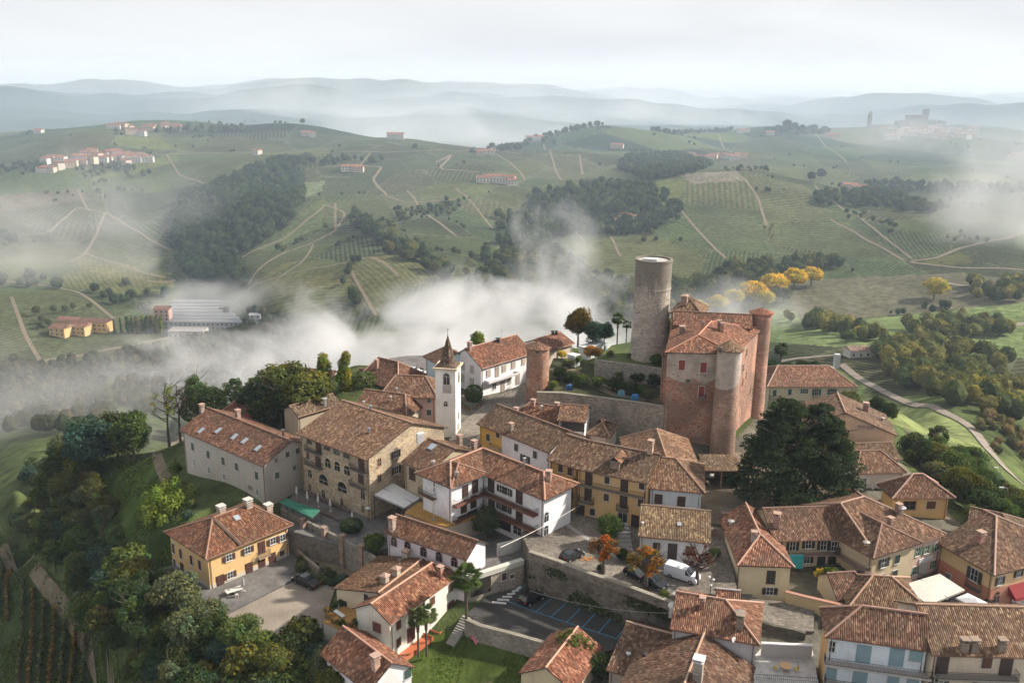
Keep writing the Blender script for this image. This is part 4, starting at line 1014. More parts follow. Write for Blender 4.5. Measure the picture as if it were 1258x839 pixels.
H3 = House('ochre_villa', 'ochre villa with brown shutters beside the grey paved yard', [(252.6,687.2),(360.5,643.8)], 3.1, (197.7,654.1), 3.0, ends=(5.5,4.2), roof=(.26,.105,.062), wall=(0.630,0.420,0.189), ov=.75, lower=(-2.2,(.5,.46,.38)))
H3.win('window', 1.1, 1.1, [(281,684.5),(304,675.5),(335,664),(347,660)], 'open', (.07,.03,.022), seg=0)
H3.win('window', 1.1, 1.1, [(282.5,706)], 'open', (.09,.03,.022), seg=0); H3.win('window', .9, .9, [(346,679)], 'closed', (.08,.03,.022), seg=0)
H3.win('door', 1.2, 2.2, [(321.3,672.5),(270.5,714),(306,698.5),(321.5,692.5),(334.5,686.5)], shc=(.07,.025,.02), seg=0)
H3.balcony((315.5,684.5),(329.5,680), .8, (.4,.3,.2), seg=0)
H3.win('window', .7, 1.7, [(213.5,673),(222.5,679.5),(235.5,687.5),(245.8,693.5)], 'closed', (.07,.03,.022), seg=2)
H3.win('window', .6, 1.1, [(215,690),(237,705)], 'closed', (.07,.03,.022), seg=2); H3.win('door', .9, 2.1, [(224,698.5)], shc=(.07,.03,.022), seg=2)
H3.skylight([(291,636)], 1.0, 1.1, (.6,.6,.6)); H3.chimney([(272,630),(305,622),(330,628)], 1.1, 1.0, (.45,.36,.3), 'slab', (.5,.47,.44))
_m = MB(); _a, _b2 = H3.r3[0] + np.array([0,0,.1]), H3.f3[0] * .62 + H3.f3[1] * .38 + np.array([0,0,.15])
_m.tube(_a, _b2 + np.array([0,0,.1]), .3, .3, 4); H3.part('fire_wall', _m, 'plaster', (.2,.13,.09))

H4 = House('courtyard_house', 'white three storey house with wooden balconies around a courtyard tree', [(553.8,599.8),(593.0,582.9),(669.4,614.4)], 13.6, 8.8, 2.2, ends=(4.2,4.2), roof=(.25,.105,.068), wall=(0.792,0.792,0.816), ov=1.0, capc=(.52,.28,.2), zb=2.5)
H4.win('door', 1.3, 2.2, [(603.5,596.5),(638,610.5),(604,617),(638,632)], shc=(.055,.028,.02), seg=1)
H4.win('window', 1.0, 1.2, [(616.5,600.5),(624,603.5),(616,621.5),(623.5,625)], 'open', (.055,.028,.02), seg=1)
H4.win('garage', 2.6, 2.4, [(620,642)], shc=(.02,.018,.018), seg=1); H4.win('window', 1.9, 1.5, [(636,651)], None, seg=1)
H4.win('arch', 1.0, 1.6, [(668.5,636),(669,652)][:2], sur=(.5,.5,.52), seg=2)
for yy in (20.0, 39.5):
    H4.balcony((554.5,599.5+yy),(592.8,583+yy-.5), 1.25, (.17,.065,.04), seg=0, thick=.35); H4.balcony((593.5,583+yy-.5),(661.5,609.5+yy), 1.25, (.17,.065,.04), seg=1, thick=.35)
H4.chimney([(674,590)], .8, 1.3, (.4,.24,.18)); H4.pipe([(644,572)], 1.4, .18, (.4,.42,.44))
H4L = House('white_wing', 'front wing of the white courtyard house above the ochre roof terrace', [(515,581.2),(553.8,599.8)], 13.6, 8.6, 2.2, ends=(4.2,3.0), roof=(.26,.11,.07), wall=(0.816,0.816,0.840), ov=.8, zb=2.5)
H4L.win('door', 1.1, 2.2, [(571.5,604),(583.5,597.5),(569.5,622),(581.5,616)], shc=(.06,.03,.022), seg=1); H4L.win('door', 1.9, 2.3, [(568,641),(580,635)], shc=(.03,.025,.022), seg=1)
H4L.win('door', 1.3, 2.3, [(532,597),(531.5,619)], shc=(.055,.028,.02), seg=0); H4L.balcony((519,603.5),(537,612), 1.0, (.2,.1,.07), seg=0); H4L.pipe([(561,587)], 1.1, .25, (.35,.3,.28))
MM = House('brown_roof_house', 'house with glass rooflight between palazzo and white courtyard house', [(492.7,566.9),(527,581)], 12.2, 13, 2.6, roof=(.22,.11,.07), wall=(0.441,0.367,0.252), zb=2)
MM.win('door', 1.4, 2.2, [(506.5,582.5)], shc=(.06,.03,.025), seg=0); MM.skylight([(530.5,549)], 1.2, 1.5); MM.chimney([(564.5,546),(582.5,553)], .8, 1.5, (.36,.25,.2)); MM.pipe([(532,572)], .9, .25, (.5,.45,.42))
H5 = House('arched_window_house', 'long low lilac house with five arched windows over the garage', [(471.5,653.6),(573.3,687.7)], 7.4, (615.6,672.2), 1.9, roof=(.235,.105,.065), wall=(0.720,0.672,0.720), ov=.5, zb=-1, ends=(0,0))
H5.win('arch', 1.05, 1.55, [(484,665),(500.8,670.6),(520.3,677.5),(539.5,683.5),(558.3,690)], sur=(.35,.2,.2), seg=0)
H5.chimney([(482,650),(606,667)], .85, 1.7, (.40,.31,.26))
GA = Base(); GA.start('garage_front', 'rubble stone garage front under the courtyard of the white balcony house', 'garage', pz(610, 725, .1)); GA.ang = 0
_a, _b3 = pz(577,712,3.6)[:2], pz(642,691,3.6)[:2]; _u = (_b3 - _a) / np.linalg.norm(_b3 - _a); _n = np.array([_u[1], -_u[0]]); GA.planes = [(_a + _n * .3, _b3 + _n * .3)]
_m = MB(); _c4 = (_a + _b3) / 2; _m.box((_c4[0], _c4[1], 1.2), (float(np.linalg.norm(_b3 - _a)), .6, 4.7), math.atan2(_u[1], _u[0])); GA.part('wall', _m, 'stonework', (.34,.30,.25))
_m = MB(); _m.box((_c4[0] + _n[0] * .05, _c4[1] + _n[1] * .05, 3.95), (float(np.linalg.norm(_b3 - _a)), .9, .8), math.atan2(_u[1], _u[0])); GA.part('parapet', _m, 'plaster', (.5,.5,.45))
GA.win('garage', 3.4, 2.9, [(588.5,719.5)], shc=(.02,.017,.015), seg=0); GA.win('window', .8, 1.2, [(619,707.5)], 'closed', (.1,.04,.03), seg=0); GA.win('window', .6, .7, [(628.5,707.5)], 'closed', (.1,.04,.03), seg=0)
H6 = House('white_long_house', 'cream house with bright red tile roof and terracotta terrace beside the palms', [(479.5,766.8),(569.5,702.7)], 3.9, (437.8,743.5), 2.0, ends=(0,3.2), roof=(.33,.13,.08), wall=(0.696,0.696,0.624), ov=.45, capc=(.6,.34,.25))
H6.win('window', 1.0, 1.3, [(489,767),(504,756),(518.5,746),(531,737.5),(553.5,721)], 'closed', (.12,.045,.03), seg=0)
H6.win('window', 1.0, 1.3, [(489,788.5),(531,759)], 'closed', (.12,.045,.03), seg=0)
H6.win('door', 1.5, 2.3, [(553.5,747),(505,778)], shc=(.1,.04,.03), seg=0)
H6.win('window', 1.5, 1.5, [(463.5,770)], 'closed', (.16,.07,.06), seg=2)
H6.chimney([(541,707)], .7, 1.2, (.35,.13,.09))
H6.balcony((528,776),(569,748), 1.9, (.42,.12,.05), seg=0, rail=True, solid=(.45,.13,.05), hr=.8); H6.balcony((481,809),(520,781), 1.9, (.42,.12,.05), seg=0, solid=(.4,.12,.05), hr=.5)
H7 = House('beige_low_house', 'beige house with dark mossy roof and planted balcony behind the palms house', [(466,681.5),(408.3,722.2)], 3.6, 11.5, 1.9, roof=(.17,.085,.05), wall=(0.630,0.525,0.378), ov=.5, r=.75, capc=(.5,.3,.2))
H7.win('door', 1.2, 2.1, [(421.7,745)], shc=(.03,.03,.03), seg=1); H7.win('window', .7, 1.0, [(450,733)], 'closed', (.04,.03,.03), seg=1)
H7.chimney([(487,706),(499,684),(473,715)], .9, .9, (.42,.36,.28), 'tile'); H7.aerial([(491,700)], 2)
H8 = House('front_white_house', 'white house with green shutters at the bottom edge under speckled tiles', [(392.3,802.2),(452,851)], 1.0, (470,789), 2.6, roof=(.30,.12,.075), wall=(0.744,0.720,0.744), ov=.6, capc=(.6,.3,.22))
H8.win('window', .9, 1.2, [(413.5,833)], 'closed', (.04,.09,.075), seg=0); H8.win('window', 1.2, 1.3, [(421.5,836)], None, seg=0)
H8.win('window', 1.0, 1.3, [(508.5,822.5)], 'closed', (.04,.09,.075), seg=1)
H8.chimney([(461.5,820)], .9, 1.5, (.5,.3,.22))

Z1 = House('yellow_townhouse', 'deep yellow townhouse section at the top of the sloping square', [(671.5,564.3),(706.5,575.4)], 15.0, 11.5, 3.0, roof=(.215,.125,.082), wall=(0.630,0.378,0.105), ov=.6, zb=4)
Z1.win('window', .9, 1.3, [(689,575),(700.5,579),(688,594.5)], 'closed', (.05,.028,.02), seg=0); Z1.win('door', 1.1, 2.2, [(699.5,601.5)], shc=(.04,.02,.016), seg=0)
Z1.win('garage', 2.4, 2.6, [(691,616.5)], shc=(.02,.016,.014), seg=0); Z1.balcony((690,606),(705,611.5), 1.0, (.2,.17,.13), seg=0)
Z2 = House('ochre_row_house', 'long ochre row house with full length balcony facing the square', [(706.5,575.4),(797,594.3)], 15.0, 11.5, 3.0, roof=(.22,.125,.085), wall=(0.630,0.410,0.189), ov=.6, zb=4)
Z2.win('window', .9, 1.2, [(746,589.5),(788.5,596.5),(745,610.5),(787,617.5),(728,628.5)], 'closed', (.045,.026,.02), seg=0)
Z2.win('door', 1.1, 2.2, [(723.5,587.5),(767,596),(722.5,607.5),(766,616.5)], shc=(.045,.024,.02), seg=0)
Z2.win('door', 1.2, 2.1, [(712.5,627),(780.5,640)], shc=(.04,.025,.02), seg=0); Z2.win('arch', 1.5, 2.6, [(765,634)], sur=(.42,.36,.28), seg=0)
Z2.balcony((707,593.5),(793,609), .9, (.26,.22,.17), seg=0); Z2.balcony((712,613),(730,618.5), .9, (.26,.22,.17), seg=0); Z2.balcony((759,624),(772,627), .9, (.26,.22,.17), seg=0)
Z2.chimney([(799,556)], .8, 1.8, (.45,.3,.2)); Z2.aerial([(793,563)], 1.8)
_r = Z2.roofhit(757,572)
if _r:
    P = _r[1]; m = MB(); a_ = Z2.ang; m.box((P[0], P[1], P[2] + .4), (1.5, 1.6, 1.5), a_)
    D_ = Z2.part('dormer', m, 'stonework', (.2,.14,.1)); m = MB()
    ux, uy = np.array([math.cos(a_), math.sin(a_)]), np.array([-math.sin(a_), math.cos(a_)])
    for sg in (-1, 1):
        q = [P[:2] - uy * 1.1, P[:2] + uy * 2.6]
        m.poly([(*(q[0] + ux * sg * 1.2), P[2] + 1.0), (*q[0], P[2] + 1.9), (*q[1], P[2] + 1.9), (*(q[1] + ux * sg * 1.2), P[2] + 1.0)], 0, [(0,0),(0,1.5),(3.7,1.5),(3.7,0)])
    Z2.part('dormer_roof', m, 'roof_tiles', (.3,.15,.1), D_)
Y1 = House('pale_blue_house', 'pale blue house with two dark shutters at the end of the ochre row', [(796.6,599.6),(866.6,606)], 14.0, 12, 3.1, ends=(0,5), roof=(.23,.125,.08), wall=(0.525,0.609,0.693), ov=.6, zb=4)
Y1.win('window', 1.3, 1.7, [(809,612.5),(837,615.5)], 'closed', (.045,.028,.028), seg=0); Y1.win('window', 1.2, .8, [(836,634)], None, seg=0); Y1.balcony((800,622),(816,624), .7, (.12,.12,.12), seg=0, hr=.5)
X1 = House('castle_gate_house', 'mossy roofed house running from the blue house up to the castle wall', [(866,588),(846,540)], 13.2, 13, 3.2, ends=(0,3), roof=(.30,.16,.10), wall=(0.378,0.315,0.263), zb=5)
AA = House('two_tone_house', 'yellow and lilac house with mottled roof between square and street', [(585,520.2),(674.5,556.3)], 14.2, 11, 2.7, ends=(0,0), roof=(.215,.12,.08), wall=(0.696,0.660,0.696), ov=.7, zb=5)
_m = MB(); _wa, _wb = AA.WF[0], AA.WF[1]; _u = (_wb - _wa) / np.linalg.norm(_wb - _wa); _n = np.array([_u[1], -_u[0]]); _q = _wa + _u * 6.2 + _n * .02
_e = _wa + _n * .02 - _u * .02; _f = AA.WB[0] - _u * .02
_m.poly([(*_e, 5), (*_q, 5), (*_q, 14.1), (*_e, 14.1)]); _m.poly([(*_f, 5), (*_e, 5), (*_e, 14.1), (*((_e + _f) / 2), 16.6), (*_f, 14.1)]); AA.part('yellow_render', _m, 'plaster', (.62,.36,.07))
AA.win('window', .9, 1.3, [(600,537),(612,533)], 'closed', (.05,.028,.02), seg=0); AA.win('window', .9, 1.3, [(634.5,549.5),(657.5,558.5)], 'closed', (.05,.06,.055), seg=0)
AA.win('window', 1.2, 2.0, [(645.5,565.5)], 'open', (.03,.03,.035), seg=0); AA.balcony((603,548),(616,553), .8, (.4,.3,.15), seg=0, solid=(.4,.28,.14), hr=.6)
AA.chimney([(628,529)], .7, 1.1, (.25,.22,.18)); AA.aerial([(618.5,530)], 3.2)
BB1 = House('clustered_roof_house', 'old house with jumbled red roofs under the garden retaining wall', [(622,513),(692,526)], 14.0, 10, 2.2, ends=(3,0), roof=(.24,.10,.065), wall=(0.473,0.399,0.336), zb=6)
BB1.chimney([(655,499),(684,503),(634,509)], .7, 1.0, (.36,.16,.1)); BB1.pipe([(665,503)], .8, .2, (.5,.5,.5))
BB2 = House('loggia_house', 'white house with a recessed dark loggia beside the clustered roofs', [(684,516),(720,519)], 15.5, 8.5, 1.8, ends=(0,0), roof=(.25,.12,.08), wall=(0.792,0.780,0.792), zb=6)
BB2.win('garage', 4.2, 1.9, [(706,523.5)], shc=(.03,.028,.03), seg=0); BB2.win('window', .8, 1.5, [(724,519)], 'closed', (.3,.05,.03), seg=1)  # flat near-black panel, no door: shade of the loggia recess put into colour
BB3 = House('hipped_outhouse', 'small square outhouse with pyramid roof below the castle wall', [(719,533),(750,537.5)], 12.0, 7.5, 2.0, ends=(3,3), roof=(.21,.12,.075), wall=(0.504,0.441,0.399), zb=5)
CC = House('gatekeeper_house', 'low white house with shaggy tile roof behind the autumn trees', [(783.4,658.2),(873.8,667.2)], 10.6, (871,637.5), 2.2, roof=(.26,.17,.10), wall=(0.624,0.624,0.648), ov=.5, r=.8, zb=4)
CC.win('window', 1.1, 1.5, [(806.5,671.5),(846.5,676)], 'closed', (.045,.03,.025), seg=0); CC.win('door', 1.2, 2.5, [(826,677)], shc=(.05,.03,.025), seg=0); CC.skylight([(834.5,644)], .6, .7, (.7,.7,.75)); CC.pipe([(789,645)], .5, .15, (.6,.6,.6))

L1 = House('cream_corner_house', 'cream house with a hipped red end roof beside the narrow street', [(883,634),(905.9,694.3)], 8.9, (980.3,703.8), 2.6, ends=(0,5.0), roof=(.31,.13,.09), wall=(.66,.57,.38), ov=.5, capc=(.6,.36,.26))
L1.win('window', 1.1, 1.9, [(947,708.5)], None, (.04,.035,.03), fr=(.08,.05,.04), seg=1); L1.win('window', 1.1, 1.1, [(945.5,725.5)], 'open', (.04,.03,.025), seg=1); L1.win('door', 1.7, 1.9, [(943,746)], shc=(.02,.02,.02), seg=1); L1.win('window', 1.0, .6, [(920,739)], None, seg=1)
L1.win('window', .9, 1.2, [(893,679),(897,690),(901,706)], 'closed', (.05,.035,.03), seg=0); L1.chimney([(926,663)], .7, 1.0, (.4,.36,.33)); L1.pipe([(898,643)], .5, .3, (.5,.5,.5))
L2 = House('gallery_house', 'cream gallery house around a courtyard with a turquoise cloth hung out', [(950,664.8),(1029.3,662),(1073,686)], 9.6, 11, 2.9, ends=(0,3.5), roof=(.205,.105,.075), wall=(0.578,0.483,0.326), ov=.7, zb=2)
L2.win('window', 1.0, 1.5, [(973.5,670),(993,667.5),(1011.5,669),(1032,670)], 'open', (.03,.028,.025), fr=(.65,.65,.62), seg=0)
L2.win('window', 1.0, 1.4, [(991,686)], 'open', (.03,.028,.025), fr=(.65,.65,.62), seg=0); L2.win('door', 1.1, 2.6, [(1008.5,690)], shc=(.03,.03,.028), seg=0); L2.win('garage', 3.4, 2.4, [(1000,710)], shc=(.02,.018,.016), seg=0)
L2.win('door', 1.1, 2.6, [(1029.5,691)], shc=(.03,.03,.028), seg=0)
L2.balcony((966,678.5),(1028.5,678), 1.1, (.3,.2,.17), seg=0); L2.balcony((1031,680),(1071,702), 1.1, (.3,.2,.17), seg=1); L2.balcony((970,699.5),(1028.5,697), 1.1, (.3,.2,.17), seg=0); L2.balcony((1031,699),(1071,720), 1.1, (.3,.2,.17), seg=1)
L2.chimney([(953.5,646)], .9, 1.8, (.36,.22,.18)); L2.pipe([(1064,669)], .5, .3, (.5,.45,.4))
L3 = House('pink_inn', 'cream and pink inn with green shutters above the awning terrace', [(1077.8,683.2),(1163,655.8)], 9.4, 19, 4.2, ends=(2,8.5), roof=(.215,.105,.07), wall=(0.598,0.504,0.357), ov=.55, zb=2, capc=(.5,.34,.26))
_m = MB(); _wa, _wb = L3.WF[0], L3.WF[1]; _u = (_wb - _wa) / np.linalg.norm(_wb - _wa); _n = np.array([_u[1], -_u[0]]); _L = np.linalg.norm(_wb - _wa); _q = _wa + _u * _L * .36 + _n * .015; _e = _wb + _n * .015
_m.poly([(*_q, 2), (*_e, 2), (*_e, 9.3), (*_q, 9.3)]); L3.part('pink_render', _m, 'plaster', (.66,.47,.40))
L3.win('window', .9, 1.3, [(1115.5,681),(1127,677.5),(1138,674.5),(1150,671),(1112,704),(1123,700.5),(1147,692.5)], 'open', (.13,.24,.14), fr=(.65,.66,.64), seg=0); L3.win('door', 1.0, 2.2, [(1134,697.5)], shc=(.5,.52,.5), seg=0)
L2.win('window', 1.1, 1.4, [(1085.5,691)], 'open', (.035,.045,.04), fr=(.65,.66,.64), seg=2); L2.win('window', 1.0, 1.3, [(1102,686.5),(1083,710),(1099,705)], 'closed', (.03,.045,.04), seg=2)
L3.balcony((1127,709.5),(1145,703.5), .9, (.13,.12,.1), seg=0); L3.chimney([(1103,630),(1093,647)], .7, 1.2, (.33,.2,.16)); L3.pipe([(1106,630)], 1.0, .45, (.45,.47,.5))
m = MB(); r = L3.wallhit(1137,686.5)[2]; m.box((r[0] + _n[0] * .1, r[1] + _n[1] * .1, r[2]), (3.2, .1, .75), L3.ang); L3.part('blank_sign', m, 'paint', (.68,.70,.72))
Q1 = House('corner_cafe', 'orange and salmon corner building with red awning at right edge', [(1150,666),(1221.7,706.9)], 7.9, 19, 4.0, ends=(0,8.5), roof=(.195,.10,.068), wall=(0.630,0.441,0.242), ov=.55, lower=(5.2,(.47,.2,.125)), capc=(.5,.34,.28))
Q1.win('window', 1.3, 1.9, [(1197.5,706)], 'open', (.03,.028,.026), fr=(.6,.6,.6), seg=0); Q1.balcony((1189,717),(1206,726), .8, (.12,.11,.1), seg=0); Q1.win('window', .9, 1.0, [(1165,708)], 'closed', (.12,.15,.17), seg=0)
Q1.win('window', .9, 1.3, [(1228,713),(1251,703)], 'open', (.05,.035,.03), seg=1); Q1.win('arch', 1.0, 1.7, [(1224,733)], sur=(.5,.26,.18), seg=1); Q1.win('door', 1.2, 2.1, [(1245,731)], shc=(.3,.12,.1), seg=1); Q1.chimney([(1204,665)], .9, 1.3, (.38,.2,.16))
S1 = House('salmon_house', 'salmon walled house behind the orange corner building at right edge', [(1186,652),(1262,669)], 8.4, 9.5, 2.3, ends=(0,4), roof=(.19,.115,.075), wall=(0.588,0.242,0.158), ov=.5, zb=0)
S1.win('window', .9, 1.1, [(1225.5,666.5)], None, fr=(.3,.12,.08), seg=0); S1.pipe([(1246,655)], .8, .3, (.55,.55,.55)); S1.dish([(1189,648)])
T1 = House('pyramid_roof_house', 'yellow house with a wide hipped roof above the inn roofs', [(1096,612.4),(1174.4,611.3)], 9.6, (1070.8,594.2), 3.2, ends=(4.8,4.8), roof=(.215,.105,.07), wall=(0.630,0.441,0.200), ov=.8, zb=3, capc=(.6,.38,.33))
T1.win('window', 2.2, 1.4, [(1117,620.5)], None, fr=(.2,.09,.06), seg=0); T1.win('window', 1.6, 1.3, [(1143.5,620)], 'closed', (.12,.05,.035), seg=0)
U1 = House('small_white_house', 'small white house tucked between the cedars and the pyramid roof', [(1051,582),(1114.5,580)], 10.2, 9.5, 2.4, ends=(3,3), roof=(.215,.11,.075), wall=(0.720,0.684,0.648), ov=.5, zb=4)
U1.win('window', .7, .9, [(1062,590.5)], None, seg=0); U1.win('door', 1.2, 2.0, [(1058,609.5)], shc=(.03,.03,.03), seg=0); U1.dish([(1069,602)])
U2 = House('lean_to', 'brown lean-to roof between the peach gable and the small white house', [(1050,566),(1108,564)], 10.0, 8, 1.8, roof=(.19,.11,.07), wall=(0.420,0.347,0.284), zb=4)
V1 = House('peach_gable_house', 'house with a large blank peach gable facing the village', [(1103,535.5),(1088,508.5)], 12.2, 20, 3.9, r=.5, roof=(.21,.12,.085), wall=(0.651,0.452,0.294), ov=.5, zb=3, capc=(.5,.3,.24))
V1.win('window', 1.5, .7, [(1058.5,524),(1069,525)], 'closed', (.42,.27,.2), seg=2); V1.chimney([(1063,505)], .9, 1.4, (.3,.12,.1)); V1.pipe([(1034,514),(1084,517)], .7, .25, (.5,.4,.35))
W1 = House('blue_shutter_villa', 'cream villa with blue shutters to the right of the castle', [(942.5,475.2),(1053.7,475)], 3.8, (1010,453.0), 3.3, ends=(5,5), roof=(.27,.125,.09), wall=(0.630,0.557,0.441), ov=.7, zb=-6, r=.5, capc=(.5,.36,.3))
W1.win('window', .9, 1.5, [(951.5,482.5),(970.2,481.5),(950,496.5)], 'closed', (.02,.10,.15), seg=0); W1.win('window', .9, 1.2, [(988,480.5)], 'open', (.02,.10,.15), seg=0)
W1.win('window', 1.1, 1.4, [(986,495.5),(1002,496)], 'open', (.02,.10,.15), fr=(.65,.63,.5), seg=0); W1.win('window', 1.1, 1.7, [(1003,481.5),(1022,481.5)], 'open', (.02,.10,.15), fr=(.65,.63,.5), seg=0); W1.win('window', 1.0, 1.4, [(1017.5,497)], 'closed', (.02,.10,.15), seg=0); W1.win('door', 1.3, 1.9, [(969,498)], shc=(.03,.12,.17), seg=0)
W1.balcony((945,489.5),(958,489.5), 1.0, (.4,.37,.32), seg=0); W1.balcony((998,489.7),(1025,490), 1.0, (.4,.37,.32), seg=0)

DD = House('speckled_roof_house', 'lilac grey house with speckled tiles and a hipped end near the white terrace', [(822.6,772),(934.2,792.3)], 7.4, 10.5, 2.6, ends=(0,5), roof=(.33,.15,.10), wall=(0.525,0.504,0.525), ov=.5, zb=-2, capc=(.55,.32,.24))
DD.chimney([(909,770)], .9, 1.5, (.22,.17,.13), 'slab', (.2,.16,.12)); DD.chimney([(862.5,745)], .6, 1.0, (.4,.14,.09)); DD.dish([(898.5,789)]); DD.pipe([(909,757)], .7, .4, (.4,.35,.3))
DD2 = House('cross_gable', 'short cross gable with white ridge flashing behind the speckled roof', [(880,757),(912,760)], 7.6, 7, 2.2, roof=(.30,.13,.09), wall=(0.420,0.367,0.315), zb=-1, capc=(.6,.62,.66))
EE = House('dark_ridge_house', 'dark tiled house at the bottom edge with a tall capped chimney', [(943,829),(925,900)][::-1], 3.6, 17, 3.9, roof=(.20,.105,.075), wall=(0.473,0.441,0.441), ov=.5, zb=-3, capc=(.42,.28,.2))
EE.chimney([(857,834)], 1.1, 2.6, (.32,.28,.25), 'slab', (.62,.62,.63))
FF = House('mossy_roof_house', 'brown roofed house with a black stove pipe beside the car park', [(744,822),(812,842)], 2.2, 13, 2.6, roof=(.185,.10,.07), wall=(0.420,0.367,0.315), ov=.5, zb=-3, r=.62, capc=(.55,.36,.27))
FF.pipe([(790,817)], 1.9, .22, (.03,.03,.03)); FF.pipe([(772,804)], .3, .2, (.6,.6,.65))
GG = House('red_gable_house', 'red roofed house at the bottom edge with a climbing plant', [(742.5,796.6),(705,850)][::-1], 1.5, (671.3,783.8), 2.3, roof=(.33,.13,.085), wall=(0.578,0.473,0.315), ov=.4, zb=-5, capc=(.6,.36,.26))
HH = House('sky_blue_balcony_house', 'pale blue house with two long balconies at the bottom right', [(1013.1,781.7),(1143.5,799.5)], 11.0, (1003.5,745.5), 3.0, ends=(4.5,0), roof=(.25,.125,.088), wall=(0.696,0.768,0.840), ov=.6, zb=0, capc=(.48,.26,.2))
HH.win('door', 1.5, 2.4, [(1060.8,803),(1101.5,807)], shc=(.24,.36,.41), seg=0); HH.win('window', 1.5, 1.4, [(1125.5,805)], 'closed', (.24,.36,.41), seg=0); HH.win('window', .8, 1.4, [(1021.5,793.5)], None, seg=0)
HH.win('door', 1.5, 2.4, [(1056.5,831)], shc=(.24,.36,.41), seg=0); HH.win('window', 1.3, 1.6, [(1015.5,826),(1097.5,834),(1121.5,836)], 'closed', (.24,.36,.41), seg=0)
HH.balcony((1012,812),(1143,824), 1.2, (.42,.39,.37), seg=0, thick=.3); HH.balcony((1012,838),(1143,850), 1.2, (.42,.39,.37), seg=0, thick=.3)
m = MB(); A_, B_ = HH.WB[0], HH.WF[0]; u_2 = (B_ - A_) / np.linalg.norm(B_ - A_); n_2 = np.array([u_2[1], -u_2[0]]) * .015
m.poly([(*(A_ + n_2), 0), (*(B_ + n_2), 0), (*(B_ + n_2), 10.9), (*(A_ + n_2), 10.9)]); HH.part('orange_render', m, 'plaster', (.56,.34,.15))
II = House('cream_balcony_house', 'cream and white house with three roof chimneys at the bottom right corner', [(1144.5,804),(1310,809)], 11.0, 12, 3.2, roof=(.26,.15,.10), wall=(0.609,0.514,0.399), ov=.6, zb=0, capc=(.45,.3,.2))
II.chimney([(1184,797),(1196,797),(1230,797)], .8, 1.0, (.24,.17,.13), 'slab', (.24,.18,.14)); II.win('door', 1.3, 2.6, [(1157.5,815.5),(1236,817)], shc=(.06,.035,.03), seg=0); II.win('window', 1.2, 1.4, [(1212,813.5)], 'closed', (.12,.05,.035), seg=0)
II.balcony((1148,827),(1246,829), 1.2, (.3,.27,.24), seg=0, thick=.25); II.win('window', 1.2, 1.5, [(1153,837),(1207,838),(1235,837)], 'open', (.05,.035,.03), seg=0)
JJ1 = House('hidden_hip_house', 'low hipped roof squeezed between the inn and the blue balcony house', [(1042,746),(1146,752)], 6.2, 9.5, 2.6, ends=(4.5,4.5), roof=(.22,.125,.08), wall=(0.420,0.347,0.263), zb=1, capc=(.5,.3,.22))
JJ2 = House('courtyard_roof', 'brown roof at the back of the courtyard with gallery house', [(1028,736),(1085,732)], 6.0, 7, 2.2, ends=(0,3), roof=(.19,.09,.065), wall=(0.473,0.399,0.294), zb=1)

OO = House('parish_house', 'pink house attached to the bell tower', [(465.6,486.6),(538,489.3)], 15.2, 10.5, 3.0, ends=(2.5,3.5), roof=(.235,.12,.085), wall=(0.609,0.399,0.347), ov=.6, zb=6)
OO.win('window', .7, .9, [(495.5,490.5),(527,491.5)], None, fr=(.3,.38,.4), seg=0); OO.win('window', .9, 1.2, [(527,506.5)], 'closed', (.08,.12,.1), seg=0); OO.win('arch', 1.7, 1.4, [(527,522.5),(508.5,520)], sur=(.4,.3,.25), seg=0); OO.pipe([(487,481)], .8, .2, (.4,.4,.45))
PP = House('big_brown_roof', 'wide house with steep brown roof and red back slope beside round shrub', [(436,466),(489,479)], 11.5, 12, 4.2, ends=(2,5), roof=(.20,.085,.062), wall=(0.441,0.378,0.315), zb=6, capc=(.5,.25,.19))
PP.chimney([(463,452)], .7, 1.6, (.33,.17,.13))
PP2 = House('side_gable', 'lower gable roof joined to the wide brown roofed house', [(430,472),(462,476)], 10.5, 9, 2.4, roof=(.25,.12,.09), wall=(0.441,0.378,0.315), zb=6)
PP2.chimney([(446,468)], .9, 1.4, (.36,.24,.2))
QQ = House('ivy_house', 'pale house half covered with ivy behind the garden trees', [(361,468),(404,472)], 7.5, 9, 2.0, roof=(.24,.1,.07), wall=(0.441,0.441,0.378), zb=0)
QQ.chimney([(366,463)], .7, 1.4, (.33,.17,.13)); QQ.win('window', .8, 1.0, [(395,480)], 'closed', (.1,.1,.08), seg=0)
RR = House('turquoise_side_house', 'brown roofed house with pale turquoise wall behind the bell tower', [(519.5,437.8),(541,449),][:2], 16.5, 9, 2.3, ends=(2.5,0), roof=(.20,.095,.07), wall=(0.525,0.693,0.735), zb=6)
SS = House('white_farmhouse', 'large white house with long balcony beside the street to the castle', [(592,452.6),(656,433.5)], 16.6, (560,437.3), 3.4, roof=(.26,.10,.068), wall=(0.792,0.780,0.804), ov=.6, zb=7, capc=(.5,.26,.18))
SS.win('window', 1.3, 1.5, [(600,458.5),(619,452.5),(630.5,448)], 'closed', (.42,.37,.32), seg=0); SS.win('window', 1.2, 1.5, [(643,443)], 'closed', (.5,.4,.32), seg=0)
SS.win('door', 1.2, 2.6, [(610.5,456.5),(617.5,475.5),(636,465.5)], shc=(.36,.31,.27), seg=0); SS.win('window', 1.2, 1.2, [(607,474.5)], None, fr=(.55,.55,.57), seg=0); SS.win('window', 1.0, 1.2, [(626,467.5)], 'closed', (.42,.37,.32), seg=0)
SS.win('window', 1.1, 1.7, [(569,449),(580,453.5),(580,469),(568.5,464)], 'closed', (.45,.42,.38), seg=2); SS.win('garage', 2.6, 1.9, [(588,486.5)], shc=(.35,.34,.36), seg=2)
